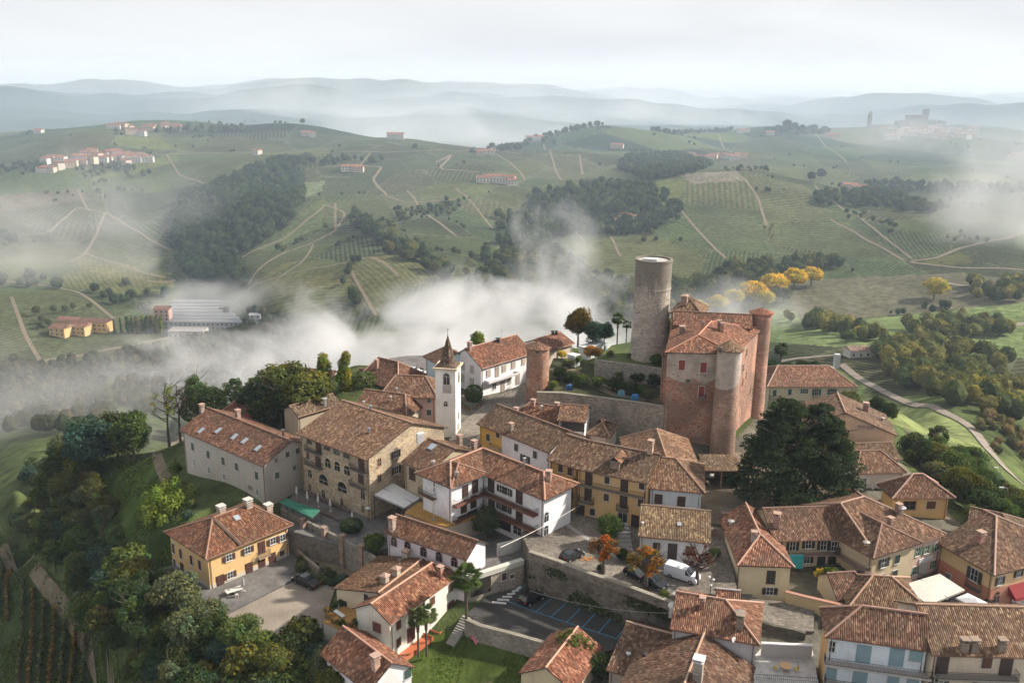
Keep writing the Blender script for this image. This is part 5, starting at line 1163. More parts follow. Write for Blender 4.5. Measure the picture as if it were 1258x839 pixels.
SS.balcony((595,470),(632,457.5), 1.4, (.6,.59,.6), seg=0, solid=(.62,.61,.62), hr=.5); SS.chimney([(577,430)], .8, 1.5, (.33,.2,.16)); SS.pipe([(612,420)], .9, .4, (.06,.06,.06)); SS.aerial([(616,421)], 3)
TT = House('long_red_roof', 'long low red roofed building behind the small brick tower', [(674,431.5),(706.6,421.5)], 16.2, 9.5, 2.0, roof=(.30,.12,.09), wall=(0.525,0.441,0.378), ov=.7, zb=8, capc=(.45,.2,.15))
TT.pipe([(679,411),(683.5,411)], .9, .35, (.08,.06,.055))
CP_ = House('car_shelter', 'open sided tiled car shelter against the foot of the castle', [(863.5,577.5),(911.5,578.4)], 10.4, (902,563), .9, roof=(.21,.135,.09), wall=(0.315,0.231,0.179), r=.95, zb=6.9, ov=.4, cap=False)
m = MB(); w_, b_2 = CP_.WF, CP_.WB
bpy.data.objects.remove(CP_.wall)
for q in (w_[0], w_[1], (w_[0] + w_[1]) / 2):
    m2 = MB(); m2.box((q[0], q[1], 8.6), (.3, .3, 3.4), CP_.ang); CP_.part('post', m2, 'stonework', (.3,.22,.17))
for q0, q1 in ((b_2[0], b_2[1]), (w_[0], b_2[0]), (w_[1], b_2[1])):
    c_ = (q0 + q1) / 2; d_ = q1 - q0; m.box((c_[0], c_[1], 8.6), (np.linalg.norm(d_), .2, 3.5), math.atan2(d_[1], d_[0]))
CP_.part('back_wall', m, 'stonework', (.3,.22,.17))
# ------------------------------------------------------------------ the castle, its round towers and walls
BR = (.44, .225, .16)
aL, bR, cR, dL = P3(817, 433, 27.2), P3(903, 434.5, 27.2), P3(937, 404, 27.2), P3(827, 391, 27.2)
R1, R2 = P3(858, 411.5, 29.9), P3(874, 394.5, 30.6)
CA = Poly('castle', 'massive brick castle with round turrets above the village', [aL, bR, cR, dL],
    [[aL, bR, R1], [bR, cR, R2, R1], [cR, dL, R2], [dL, aL, R1, R2]], roof=(.30, .135, .09), wall=BR, wmat='castle_brick', zb=3, inset=.45, cat='castle', caps=[(aL, R1), (bR, R1), (R1, R2), (cR, R2), (dL, R2)])
CA.win('window', 1.2, 2.0, [(837.5,448.3),(864,451.3)], 'closed', REDP, seg=0); CA.win('window', 1.1, 2.2, [(861.5,480.9)], 'closed', REDP, seg=0)
CA.win('window', .8, .6, [(845,468)], None, fr=(.3,.25,.2), seg=0); CA.balcony((858,488),(866,489), .7, (.2,.17,.14), seg=0, hr=.8)
CA.win('window', .35, 1.3, [(900,487.5),(904.5,481),(908,475.5),(912.5,469),(916.5,460.5),(910,533),(922,479),(925,480)], None, fr=(.25,.15,.12), seg=1)
CA.win('window', .9, 1.6, [(905,447),(909,443),(913,452),(917,433)], None, fr=(.4,.33,.28), seg=1)
HOLE = MB(); HOLE.box((0, -.02, .1), (.2, .08, .2)); HOLE = HOLE.mesh('putlog_hole'); HOLE.materials.append(MAT['dark_wood'])
TW = wmesh('window', .8, .9)
for _mm in ('plaster', 'glass', 'paint'): TW.materials.append(MAT[_mm])
def hole(H_, q, seg):
    r = H_.wallhit(*q, seg)
    if r:
        A, B = H_.planes[r[1]]; mk('putlog_hole', HOLE, None, H_.root, (1, 1, 1), r[2] - H_.loc, math.atan2(B[1] - A[1], B[0] - A[0]))
for q in ((827,460),(833,462),(856,461),(866,463),(829,449),(859,447),(863,470),(871,476)): hole(CA, q, 0)
_rs = np.random.default_rng(3)
for k in range(46):
    hole(CA, (829 + _rs.uniform(-5, 30), 505 + _rs.uniform(-30, 40)) if k % 3 == 0 else (896 + _rs.uniform(0, 38), 505 + _rs.uniform(-35, 40)), 0 if k % 3 == 0 else 1)
CA.chimney([(838,409.5)], 1.0, 1.1, (.2,.15,.13)); CA.chimney([(883,405),(886.5,408)], .6, 1.5, (.35,.2,.15)); CA.pipe([(863.5,401)], 1.0, .22, (.3,.2,.2))
m = MB(); w0 = CA.wallhit(925, 497, 1)[2]
for k in range(60):
    v = _rs.normal(size=3) * (.35, .35, 1.1); p = w0 + v + np.array([.35, -.2, 0]); s_ = .22
    a1, a2 = _rs.normal(size=3), _rs.normal(size=3); m.poly([p, p + a1 / np.linalg.norm(a1) * s_ * 2, p + a2 / np.linalg.norm(a2) * s_ * 2])
solo('wall_plant', m, 'leaves', 'green caper bush growing out of the sunlit castle wall', 'plant', (.05,.08,.02))
# upper rear range and lower left range of the castle
RW = House('castle_rear_range', 'long mottled roof of the rear castle range behind the main roof', [(826,399),(925,404)], 28.4, 7, 2.2, roof=(.27,.12,.085), wall=BR, wmat='castle_brick', zb=10, ov=.4, cat='castle wing')
RW2 = House('castle_lantern_house', 'small square building with bell lantern on the far side of the castle', [(822,384),(864,388)], 30.0, 9, 2.8, ends=(4,4), roof=(.30,.18,.12), wall=(.42,.33,.25), zb=10, ov=.4, cat='castle wing')
RW2.chimney([(840.5,372)], 1.3, 1.3, (.3,.2,.16), 'tile')
LW = House('castle_side_block', 'low brick block between the grey tower and castle', [(811,436),(824,438)], 25.5, 9, 1.5, roof=(.28,.12,.08), wall=BR, wmat='castle_brick', zb=8, ov=.3, cat='castle wing')
def turret(name, label, c, r, z0, z1, ap, mat, colr, roofc, flare=1.08, n=40, holes=(), group=None):
    rt = thing(name, label, 'turret', (c[0], c[1], z0)); og = (c[0], c[1], z0)
    m = MB(); m.lathe((c[0], c[1], 0), [(r * flare, z0), (r * 1.01, z0 + (z1 - z0) * .55), (r, z1 - .3), (r + .12, z1 - .25), (r + .12, z1)], n)
    mk('shaft', m.mesh('shaft', og), mat, rt, colr)
    m = MB(); m.lathe((c[0], c[1], 0), [(r + .02, z1 - .02), (r + .45, z1), (r + .45, z1 + .12), (0, z1 + ap)], n); mk('roof', m.mesh('roof', og), 'roof_tiles', rt, roofc)
    for (px, py, w, h) in holes:
        d = ray(px, py); t_ = (c[1] - CAM[1] - r * .95) / d[1]; P = CAM + d * t_; dx = P[0] - c[0]; dx = max(-r * .9, min(r * .9, dx)); y = c[1] - math.sqrt(r * r - dx * dx); ang = math.atan2(dx, math.sqrt(r * r - dx * dx))
        o = mk('window', TW, None, rt, (.3, .25, .2), (dx * 1.01, (y - c[1]) * 1.01, P[2] - h / 2 - z0), ang)
    return rt
tc = P3(886.5, 562, 6.5); turret('castle_turret', 'round pale topped turret on the front corner of the castle', (tc[0] + .2, tc[1] + 1.0), 2.35, 4, 28.7, 1.8, 'castle_brick', (.40,.25,.19), (.27,.17,.11), 1.06, holes=[(882,432,.8,.9)])
tb = P3(935.5, 384.5, 30.5); turret('castle_turret', 'slim brick turret with red cap at the far end of the castle', (tb[0], tb[1]), 2.2, 3, 30.5, 1.2, 'castle_brick', (.46,.26,.2), (.36,.14,.095), 1.1)
st = P3(660, 492, 11.5); turret('brick_tower', 'small round brick tower with a flat tiled cap by the street', (st[0], st[1] + 1.2), 2.45, 8, 23.2, 1.3, 'castle_brick', (.36,.19,.13), (.34,.17,.12), 1.1, holes=[(660,431,.7,.9)])
# great tower
gt = P3(797, 437, 19.0); og = (gt[0], gt[1], 15.0)
GT = thing('great_tower', 'tall grey cylindrical keep streaked dark near its open top', 'tower', og)
m = MB(); m.lathe((gt[0], gt[1], 0), [(4.45, 15), (4.3, 19), (4.12, 24.5), (4.02, 24.6), (3.95, 34.4), (4.05, 34.5), (4.05, 34.8), (3.98, 34.9), (4.0, 40.6), (4.12, 40.7), (4.12, 41.1), (3.6, 41.12), (3.58, 40.6)], 72)
mk('shaft', m.mesh('shaft', og), 'tower_stone', GT, (.36, .315, .265))
m = MB(); m.lathe((gt[0], gt[1], 0), [(3.62, 40.75), (0, 40.8)], 40); mk('platform', m.mesh('platform', og), 'terrace_tiles', GT)
m = MB(); m.hull([(gt[0] - 2.6, gt[1] - .6, 40.85), (gt[0] + .4, gt[1] - 1.6, 40.85), (gt[0] + 1.0, gt[1] + .4, 40.85), (gt[0] - 1.8, gt[1] + 1.2, 40.85)], [(gt[0] - 2.6, gt[1] - .6, 41.2), (gt[0] + .4, gt[1] - 1.6, 41.2), (gt[0] + 1.0, gt[1] + .4, 41.2), (gt[0] - 1.8, gt[1] + 1.2, 41.2)]); mk('hatch', m.mesh('hatch', og), 'paint', GT, (.6,.6,.62))
for k in range(26):
    a_ = _rs.uniform(-2.6, -.5); z_ = _rs.uniform(20, 39); o = mk('putlog_hole', HOLE, None, GT, (1, 1, 1), (4.0 * math.cos(a_), 4.0 * math.sin(a_), z_ - 15), a_ + math.pi / 2)
# walls round the castle garden
wallrun('curtain_wall', 'long stone retaining wall below the castle garden', [(660,482),(690,482.5),(740,488.8),(780,494),(820,500)], 4, 15.7, .7, color=(.30,.26,.21), cap=(1,1,1))
wallrun('inner_wall', 'grey stone wall below the foot of the great tower', [(731,441.5),(775,447),(818,453.5)], 13, 19.2, .6, color=(.27,.25,.22))
# bell tower
B_ = P3(560, 535, 9.6)[:2]; At = P3(537, 454.7, 23.0)[:2]; Bt = P3(562.7, 456.5, 23.0)[:2]
u = (Bt - At) / np.linalg.norm(Bt - At); W_ = 4.1; v = np.array([-u[1], u[0]]); A_ = B_ - u * W_
ang = math.atan2(u[1], u[0]); cc = (A_ + B_) / 2 + v * W_ / 2
class BT(Base): pass
bt = BT(); bt.start('bell_tower', 'slender white bell tower with clock and dark pyramid spire', 'tower', cc); bt.ang = ang
bt.planes = [(A_, B_), (B_, B_ + v * W_), (A_ + v * W_, A_)]
m = MB(); m.box((cc[0], cc[1], 15.0), (W_, W_, 16.4), ang); bt.part('shaft', m, 'plaster', (.84,.83,.78))
m = MB(); m.box((cc[0], cc[1], 23.28), (W_ + .7, W_ + .7, .22), ang); m.box((cc[0], cc[1], 23.5), (W_ + .95, W_ + .95, .18), ang); bt.part('cornice', m, 'plaster', (.6,.5,.36))
m = MB(); n = 8; h_ = W_ / 2 + .12
base = [cc + (u * a + v * b) * h_ for a, b in ((-1,-1),(1,-1),(1,1),(-1,1))]; ring = [cc + (u * math.cos(t) + v * math.sin(t)) * 1.62 for t in np.arange(8) * math.pi / 4 + math.pi / 8]
apx = (cc[0], cc[1], 29.9)
rg = [(*q, 24.15) for q in ring]; bs = [(*q, 23.58) for q in base]
for i in range(8): m.poly([rg[i], rg[(i + 1) % 8], apx], 0, [(i * 1.2, 0), (i * 1.2 + 1.2, 0), (i * 1.2 + .6, 6)])
cor = {2: 3, 3: 3, 4: 0, 5: 0, 6: 1, 7: 1, 0: 2, 1: 2}
for i in range(8):
    a, b = i, (i + 1) % 8; ca2, cb2 = cor[a], cor[b]
    m.poly([bs[ca2], bs[cb2], rg[b], rg[a]] if ca2 != cb2 else [bs[ca2], rg[b], rg[a]])
bt.part('spire', m, 'roof_tiles', (.16,.11,.085))
m = MB(); m.tube((cc[0], cc[1], 29.8), (cc[0], cc[1], 31.2), .04, .03, 5); m.box((cc[0], cc[1], 30.85), (.5, .06, .06), ang); bt.part('cross', m, 'iron')
bt.win('niche', 1.25, 2.3, [(548.6,465.5)], sur=(.66,.6,.5), seg=0); bt.win('niche', .7, 1.0, [(547.6,496)], sur=(.62,.6,.55), seg=0)
bt.win('niche', 1.0, 2.3, [(563.5,463)], sur=(.66,.55,.4), seg=1); bt.win('window', .7, 1.3, [(563,510),(562.5,524)], None, fr=(.6,.5,.38), seg=1)
r = bt.wallhit(549.3, 477.8, 0)[2]; nrm = np.array([u[1], -u[0]])
m = MB(); m.box((r[0] + nrm[0] * .04, r[1] + nrm[1] * .04, r[2]), (1.75, .1, 1.75), ang, 0)
q = np.array([r[0], r[1], r[2]]); N3 = np.array([nrm[0], nrm[1], 0]); U3 = np.array([u[0], u[1], 0]); Z3 = np.array([0, 0, 1.0])
m.tube(q + N3 * .08, q + N3 * .13, .74, .74, 28, 1)
ck = bt.part('clock', m, ['paint', 'plaster'], (.50,.47,.42))
m = MB()
for k in range(12):
    a = k * math.pi / 6; dd = U3 * math.sin(a) + Z3 * math.cos(a); m.tube(q + N3 * .14 + dd * .5, q + N3 * .14 + dd * .7, .045, .045, 4)
for a, l in ((2.5, .62), (3.9, .42)): m.tube(q + N3 * .16, q + N3 * .16 + (U3 * math.sin(a) + Z3 * math.cos(a)) * l, .04, .03, 4)
mk('clock_hands', m.mesh('clock_hands', bt.loc), 'iron', ck)
m = MB(); m.lathe((cc[0], cc[1], 0), [(.55, 19.9), (.45, 20.3), (.25, 20.9), (.0, 21.0)], 14); bt.part('bell', m, 'copper')
# ------------------------------------------------------------------ trees
def npmesh(name, V, Fc, tone=None, mats=('leaves',), midx=None):
    me = bpy.data.meshes.new(name); k = Fc.shape[1]
    me.vertices.add(len(V)); me.vertices.foreach_set('co', V.astype(np.float32).ravel())
    me.loops.add(Fc.size); me.loops.foreach_set('vertex_index', Fc.astype(np.int32).ravel())
    me.polygons.add(len(Fc)); me.polygons.foreach_set('loop_start', np.arange(0, Fc.size, k, dtype=np.int32)); me.polygons.foreach_set('loop_total', np.full(len(Fc), k, np.int32))
    if tone is not None:
        a = me.attributes.new('tone', 'FLOAT_COLOR', 'FACE'); a.data.foreach_set('color', np.column_stack([tone, np.ones(len(tone))]).astype(np.float32).ravel())
    me.update(); me.validate()
    for m in mats: me.materials.append(MAT[m])
    return me
def leafcards(C, Nrm, size, g, asp=.6):
    n = len(C); t = g.normal(size=(n, 3)); t -= (t * Nrm).sum(1)[:, None] * Nrm; t /= np.linalg.norm(t, axis=1)[:, None]; b = np.cross(Nrm, t)
    s = size * g.uniform(.6, 1.35, n)[:, None]
    V = np.stack([C - t * s, C - b * s * asp, C + t * s, C + b * s * asp], 1).reshape(-1, 3)
    return V, np.arange(4 * n).reshape(n, 4)
def crown(name, g, blobs, per, leaf, hue=.14, asp=.6, fill=.35):
    """blobs: list of (centre, radii); leaves gather near the skin of each blob"""
    Cs, Ns, Ts = [], [], []
    for (c, r) in blobs:
        d = g.normal(size=(per, 3)); d /= np.linalg.norm(d, axis=1)[:, None]
        rad = g.uniform(fill, 1.08, per) ** .5
        Cs.append(np.array(c) + d * rad[:, None] * np.array(r)); nn = d * .7 + g.normal(size=(per, 3)) * .55 + np.array([0, 0, .35]); nn /= np.linalg.norm(nn, axis=1)[:, None]; Ns.append(nn)
        bt_ = g.uniform(.72, 1.28); h = g.uniform(-hue, hue); tn = bt_ * np.array([1 + h * 1.4, 1, 1 - h]); Ts.append(tn[None] * g.uniform(.7, 1.3, (per, 1)))
    C, Nn, T = map(np.concatenate, (Cs, Ns, Ts)); V, Fq = leafcards(C, Nn, leaf, g, asp)
    return npmesh(name, V, Fq, T)
def blobs_round(g, n, h0, h1, R_, br, top=1.0):
    out = []
    while len(out) < n:
        p = g.uniform(-1, 1, 3)
        q = np.linalg.norm(p)
        if q > 1 or q < .45: continue
        z = (p[2] + 1) / 2; sh = 1.0 if p[2] < 0 else 1 - .25 * p[2] * top
        out.append((np.array([p[0] * (R_ - br) * sh, p[1] * (R_ - br) * sh, h0 + br + z * (h1 - h0 - 2 * br)]), np.array([br, br, br * .8]) * g.uniform(.65, 1.3)))
    return out
def trunkmesh(name, g, h, r, crown_h, spread, limbs=6, bare=False):
    m = MB(); pts = [np.array([0, 0, -.6])]; 
    for k in range(1, 6): pts.append(np.array([g.normal() * .03 * h * k / 5, g.normal() * .03 * h * k / 5, h * k / 5]))
    for i in range(5): m.tube(pts[i], pts[i + 1], r * (1 - i * .17), r * (1 - (i + 1) * .17), 7)
    for k in range(limbs):
        z = g.uniform(.35, .95); i = min(4, int(z * 5)); p = pts[i] * (1 - (z * 5 - i)) + pts[i + 1] * (z * 5 - i)
        a = g.uniform(0, 6.28); l = spread * g.uniform(.5, .95); q = p + np.array([math.cos(a) * l, math.sin(a) * l, l * g.uniform(.4, .9)]); mid = (p + q) / 2 + np.array([0, 0, -.08 * l])
        m.tube(p, mid, r * .45, r * .3, 5); m.tube(mid, q, r * .3, r * .1, 5)
        for e in range(5 if bare else 2):
            a2 = a + g.normal() * .8; l2 = l * .5; s = mid + (q - mid) * g.uniform(0, 1); m.tube(s, s + np.array([math.cos(a2) * l2, math.sin(a2) * l2, l2 * g.uniform(.2, 1.1)]), r * .16, r * .05, 4)
    return m.mesh(name)
g = np.random.default_rng(21)
PROTO = {}
def proto(kind, h, crown_me, trunk_me):
    if not len(trunk_me.materials): trunk_me.materials.append(MAT['bark'])
    PROTO[kind] = (h, crown_me, trunk_me)
for i in range(3):
    proto('broad%d' % i, 10, crown('crown', g, blobs_round(g, 46, 1.6, 10, 4.4, 1.35), 150, .26), trunkmesh('trunk', g, 7.5, .28, 6, 3))
for i in range(2):
    proto('loose%d' % i, 13, crown('crown', g, [b for b in blobs_round(g, 34, 4, 13, 3.9, .95)], 95, .24, .2), trunkmesh('trunk', g, 11.5, .26, 7, 3.6, 10))
proto('bare', 14, crown('crown', g, blobs_round(g, 16, 5, 13.5, 3.2, .6), 34, .2, .2), trunkmesh('trunk', g, 13, .3, 7, 3.4, 13, True))
pb = [(np.array([g.normal() * .55 * (1 - z * .45), g.normal() * .55 * (1 - z * .45), 1.5 + z * 12.2]), np.array([1.25, 1.25, 1.5]) * (1.1 - .6 * abs(z - .4))) for z in np.linspace(0, 1, 34)]
proto('poplar', 15, crown('crown', g, pb, 170, .24, .26), trunkmesh('trunk', g, 12, .25, 8, 1.0, 5))
cb = []
for k in range(150):
    z = g.uniform(0, 1) ** 1.15; R_ = 6.8 * (1 - z) ** .62 + .6; a = g.uniform(0, 6.28); rr = R_ * g.uniform(.55, 1)
    cb.append((np.array([math.cos(a) * rr, math.sin(a) * rr, 2.4 + z * 15.5]), np.array([2.1, 2.1, .85]) * g.uniform(.7, 1.15) * (1 - .45 * z)))
proto('cedar', 18, crown('crown', g, cb, 170, .27, .08, .42), trunkmesh('trunk', g, 16, .5, 8, 4.5, 16))
for i in range(2):
    proto('bush%d' % i, 3.4, crown('crown', g, blobs_round(g, 22, .1, 3.4, 2.1, .8), 90, .20, .2), trunkmesh('trunk', g, 2.2, .12, 2, 1.3))
proto('ball', 3, crown('crown', g, [(np.array([0, 0, 1.5]), np.array([1.6, 1.6, 1.5]))] * 6, 260, .15, .04, fill=.8), trunkmesh('trunk', g, 1.6, .12, 2, .8))
wb = []
for k in range(60):
    a = g.uniform(0, 6.28); rr = 3.9 * g.uniform(.35, 1); wb.append((np.array([math.cos(a) * rr, math.sin(a) * rr, 6.6 - (rr / 3.9) ** 2 * 2.6 + g.normal() * .6 - (g.uniform() < .5) * 1.6]), np.array([.75, .75, 1.5])))
proto('willow', 8, crown('crown', g, wb, 110, .24, .12, .35), trunkmesh('trunk', g, 6, .3, 4, 2.6))
proto('pollard', 7.4, crown('crown', g, blobs_round(g, 34, 2.4, 7.2, 3.1, .62), 62, .21, .30), trunkmesh('trunk', g, 4.8, .42, 3, 2.5, 13, True))
proto('pollard_thin', 7, crown('crown', g, blobs_round(g, 26, 2.6, 7.0, 2.9, .5), 30, .17, .2), trunkmesh('trunk', g, 5, .36, 3, 2.6, 16, True))
cn = [(np.array([g.normal() * .3, g.normal() * .3, z]), np.array([1, 1, .7]) * (.35 + 2.0 * (1 - z / 9.5))) for z in np.linspace(.8, 9, 16)]
proto('conifer', 9.5, crown('crown', g, cn, 150, .22, .06, .4), trunkmesh('trunk', g, 8, .2, 4, 1.0, 4))
cy = [(np.array([0, 0, z]), np.array([.62, .62, .8]) * (1.1 - .5 * z / 9)) for z in np.linspace(.6, 8.6, 13)]
proto('cypress', 9.3, crown('crown', g, cy, 120, .2, .08, .4), trunkmesh('trunk', g, 7, .15, 4, .4, 2))
def palm_meshes(g, h, R_, nfr=34):
    Vs, Fs, T, k = [], [], [], 0
    for f in range(nfr):
        a = f * 2.399 + g.normal() * .1; el = R(g.uniform(-38, 75)); L_ = R_ * g.uniform(.85, 1.1)
        dr = np.array([math.cos(a), math.sin(a), 0]); sd_ = np.array([-math.sin(a), math.cos(a), 0])
        p0 = np.array([0, 0, h]); st = dr * math.cos(el) + np.array([0, 0, math.sin(el)]); fan = p0 + st * L_ * .45
        for q in range(-7, 8):
            b = q * .2; dd = st * math.cos(b) + sd_ * math.sin(b); tip = fan + dd * L_ * .58 + np.array([0, 0, -.30 * L_ * .3 * (1 + abs(b))]); w = .13
            Vs += [fan, (fan + tip) / 2 + sd_ * w + np.array([0, 0, .1]), tip, (fan + tip) / 2 - sd_ * w + np.array([0, 0, .1])]; Fs.append([k, k + 1, k + 2, k + 3]); k += 4; T.append(np.array([1, 1, 1]) * g.uniform(.7, 1.3) * (1.0 if el > -.2 else .75))
    for f in range(nfr):
        pass
    me = npmesh('crown', np.array(Vs), np.array(Fs), np.array(T)); m = MB(); m.tube((0, 0, -.5), (0, 0, h * .6), .2, .17, 8); m.tube((0, 0, h * .6), (0, 0, h), .26, .34, 8)
    return me, m.mesh('trunk')
proto('palm', 7, *palm_meshes(g, 7, 1.9)); proto('palm_tall', 8.6, *palm_meshes(g, 8.4, 2.2, 40))
GREENS = dict(dark=(.028, .045, .018), mid=(.048, .075, .022), bright=(.11, .15, .025), olive=(.075, .09, .045), blue=(.035, .062, .045), yellow=(.30, .26, .04), lime=(.13, .155, .025), brown=(.12, .085, .035), orange=(.27, .10, .025), rust=(.24, .125, .03), wine=(.09, .035, .028), gold=(.52, .38, .045), grass=(.07, .095, .03))
TN = {'broad': 'broadleaf_tree', 'loose': 'broadleaf_tree', 'bare': 'half_bare_tree', 'poplar': 'poplar_tree', 'cedar': 'cedar_tree', 'bush': 'bush', 'ball': 'clipped_shrub', 'willow': 'willow_tree', 'pollard': 'pollarded_tree', 'pollard_thin': 'pollarded_tree', 'conifer': 'conifer_tree', 'cypress': 'cypress_tree', 'palm': 'palm_tree', 'palm_tall': 'palm_tree'}
GREENS = {k: tuple(min(.6, q * (1.35 if k not in ('gold', 'orange', 'rust', 'wine') else 1.05)) for q in v) for k, v in GREENS.items()}
def tree(kind, base, h, color, label, group=None, rz=None, wid=1.0, cat=None):
    if isinstance(base, tuple) and len(base) == 2: base = G(*base)
    H0, cm, tm = PROTO[kind]; s = h / H0; key = kind.rstrip('0123456789'); nm = TN[key]
    o = thing(nm, label, cat or ('bush' if key in ('bush', 'ball') else 'tree'), base, g.uniform(0, 6.28) if rz is None else rz, group); o.scale = (s * wid, s * wid, s)
    c = GREENS[color] if isinstance(color, str) else color
    a = mk('crown', cm, None, o, c); b = mk('trunk', tm, None, o, (1, 1, 1)); return o
def at(px, py, z=None): return tuple(pz(px, py, z)) if z is not None else tuple(G(px, py))
def scatter(poly, n, dmin, zf=None):
    xs = [p[0] for p in poly]; ys = [p[1] for p in poly]; out = []; tr = 0
    while len(out) < n and tr < 60:
        tr += 1
        x = g.uniform(min(xs), max(xs), 60); y = g.uniform(min(ys), max(ys), 60); ok = inpoly(x, y, poly)
        for p in hits(list(zip(x[ok], y[ok]))):
            if all((p[0] - q[0]) ** 2 + (p[1] - q[1]) ** 2 > dmin ** 2 for q in out):
                out.append(p)
                if len(out) >= n: break
    return out
cols = ['dark', 'dark', 'dark', 'mid', 'mid', 'olive', 'blue', 'grass', (.045,.06,.02), (.05,.07,.022), (.075,.08,.025), (.10,.11,.03)]
def mass(poly, n, dmin, hr, label, group, kinds=('broad0', 'broad1', 'broad2', 'bush0', 'bush1', 'loose0'), cl=cols, wid=1.15, **kw):
    for p in scatter(poly, n, dmin):
        k = kinds[g.integers(len(kinds))]; h = g.uniform(*hr) * (.75 if k[:4] == 'bush' else 1); c = cl[g.integers(len(cl))]
        tree(k, p, h, c, label, group, None, wid * g.uniform(.85, 1.2), **kw)
# behind and left of the grey house
T = tree
T('bare', at(208,546,-4.5), 16, 'lime', 'half bare tree leaning over the bend of the dirt path')
T('bare', at(222,544,-4), 15, (.07,.06,.03), 'nearly leafless tree rising left of the grey house roof')
T('broad0', at(165,566,-6), 13, 'mid', 'large green tree standing above the grass slope')
T('loose0', at(128,570,-12), 12, 'olive', 'thin pale green tree left of the large slope tree')
T('loose1', at(108,572,-14), 9, 'olive', 'small loose tree at the misty edge of the slope')
T('loose0', at(245,526,-2), 14, 'mid', 'tall airy green tree directly behind the grey house gable')
T('broad1', at(264,526,0), 10.5, 'dark', 'dark round tree directly behind the grey house roof ridge')
T('ball', at(240,518,0), 6, 'grass', 'dome shaped yew beside the airy green tree')
T('loose1', at(290,516,1), 11, 'mid', 'light green tree between the dark round tree and the garden palm')
T('palm', at(313,512,1), 8, 'mid', 'fan palm with an orange fruit cluster in the garden')
T('loose0', at(345,516,1), 13, 'olive', 'yellowish green tree next to the ivy covered house')
T('broad2', at(335,520,1), 7.5, 'dark', 'dense dark tree in front of the yellowish garden tree')
T('broad0', at(372,514,2), 7.5, 'dark', 'dark tree below the ivy covered house')
T('broad1', at(352,531,1), 6, 'blue', 'low bluish tree in the shady garden by the palazzo')
T('broad2', at(325,531,0), 5.5, 'mid', 'small bushy tree on the lawn behind the grey house')
T('bush0', at(300,520,0), 3.5, 'mid', 'bush at the edge of the garden lawn under the fan palm')
T('bush1', at(340,532,1), 3, 'yellow', 'yellowing bush at the back corner of the grey house')
mass([(212,532),(240,512),(280,502),(350,505),(392,500),(385,520),(350,528),(300,520),(250,524),(225,545)], 38, 2.6, (7,13), 'green tree in the garden belt behind the grey house', 'garden trees behind the grey house')
T('poplar', at(399,506,5), 14.5, 'lime', 'tall yellow green poplar behind the palazzo, nearer the ivy house', None, 0, 1.25)
T('poplar', at(425,500,6), 13.5, (.15,.16,.024), 'tall yellow green poplar behind the palazzo, nearer the brown roof', None, 2, 1.1)
T('ball', at(449,481,9), 4.6, 'grass', 'clipped round shrub in front of the wide brown roof', None, 0, 1.3)
T('willow', at(211,652,-7), 10, 'bright', 'bright green weeping tree beside the dirt path, left of the grey house', None, 0, 1.12)
# village trees
T('cedar', at(955,622,7), 19.5, (.036,.055,.026), 'huge dark cedar nearest the castle wall', 'cedars beside the castle square', 0, 1.05)
T('cedar', at(998,618,7), 18, (.034,.052,.026), 'slightly smaller dark cedar next to the small white house', 'cedars beside the castle square', 2.2, 1.08)
T('pollard', at(741,704,ZPZ), 6.8, 'orange', 'orange leaved pollard tree beside the small black hatchback', 'pollard trees along the piazza wall')
T('pollard', at(793,723,ZPZ), 7.2, 'rust', 'golden brown pollard tree shading two dark cars', 'pollard trees along the piazza wall', 1.0, 1.1)
T('pollard_thin', at(856,717,ZPZ), 7.0, 'wine', 'thin dark red pollard tree beside the white van', 'pollard trees along the piazza wall')
T('broad1', at(749,668,ZPZ), 5.6, 'mid', 'green tree in front of the arched door of the ochre row')
T('broad2', at(597,663,3.6), 6.4, (.06,.078,.038), 'round olive green tree in the courtyard of the white balcony house', None, 0, 1.0)
T('palm_tall', at(573,783,-2.2), 10.2, 'mid', 'tall palm at the top corner of the lawn')
T('palm', at(514,804,-2.4), 6.2, 'grass', 'left one of the twin palms against the cream house')
T('palm', at(524,802,-2.4), 6.4, 'grass', 'right one of the twin palms against the cream house')
T('bush0', at(462,680,1.5), 4.2, 'mid', 'large green shrub overhanging the garden terrace wall')
T('ball', at(432,652,1.6), 2.2, 'dark', 'low clipped dark shrub on the sun terrace', None, 0, 1.7)
T('bush1', at(700,822,-1.5), 6.2, 'mid', 'climbing plant on the red roofed gable house at the bottom')
T('bush0', at(740,835,-1.5), 4.5, 'dark', 'dark shrub between the two bottom roofs')
T('bush0', at(1022,716,5), 3.0, 'mid', 'shrub in the courtyard under the gallery')
T('bush1', at(1008,712,5), 2.0, 'yellow', 'low yellowing plant beside the courtyard garage')
T('bush1', at(1150,745,4.2), 2.4, 'dark', 'leafy plant beside the cream awning')
T('ball', at(582,493,9.7), 3.8, 'mid', 'rounded laurel between the bell tower and white farmhouse')
T('broad0', at(586,432,8), 6, 'bright', 'bright tree top behind the white farmhouse ridge')
T('bush1', at(764,688,ZPZ), 2.2, 'dark', 'dark bush beside the piazza steps')
T('bush0', at(738,702,ZPZ), 1.4, 'dark', 'little bush at the foot of the orange pollard tree')
T('bush1', at(773,690,ZPZ), 1.8, 'mid', 'planting in front of the low white house')
T('bush0', at(815,737,ZPZ), 1.8, 'grass', 'bush at the end of the piazza by the capped pillar')
T('bush0', at(878,686,ZPZ), 2.0, 'dark', 'dark bush at the corner of the low white house')
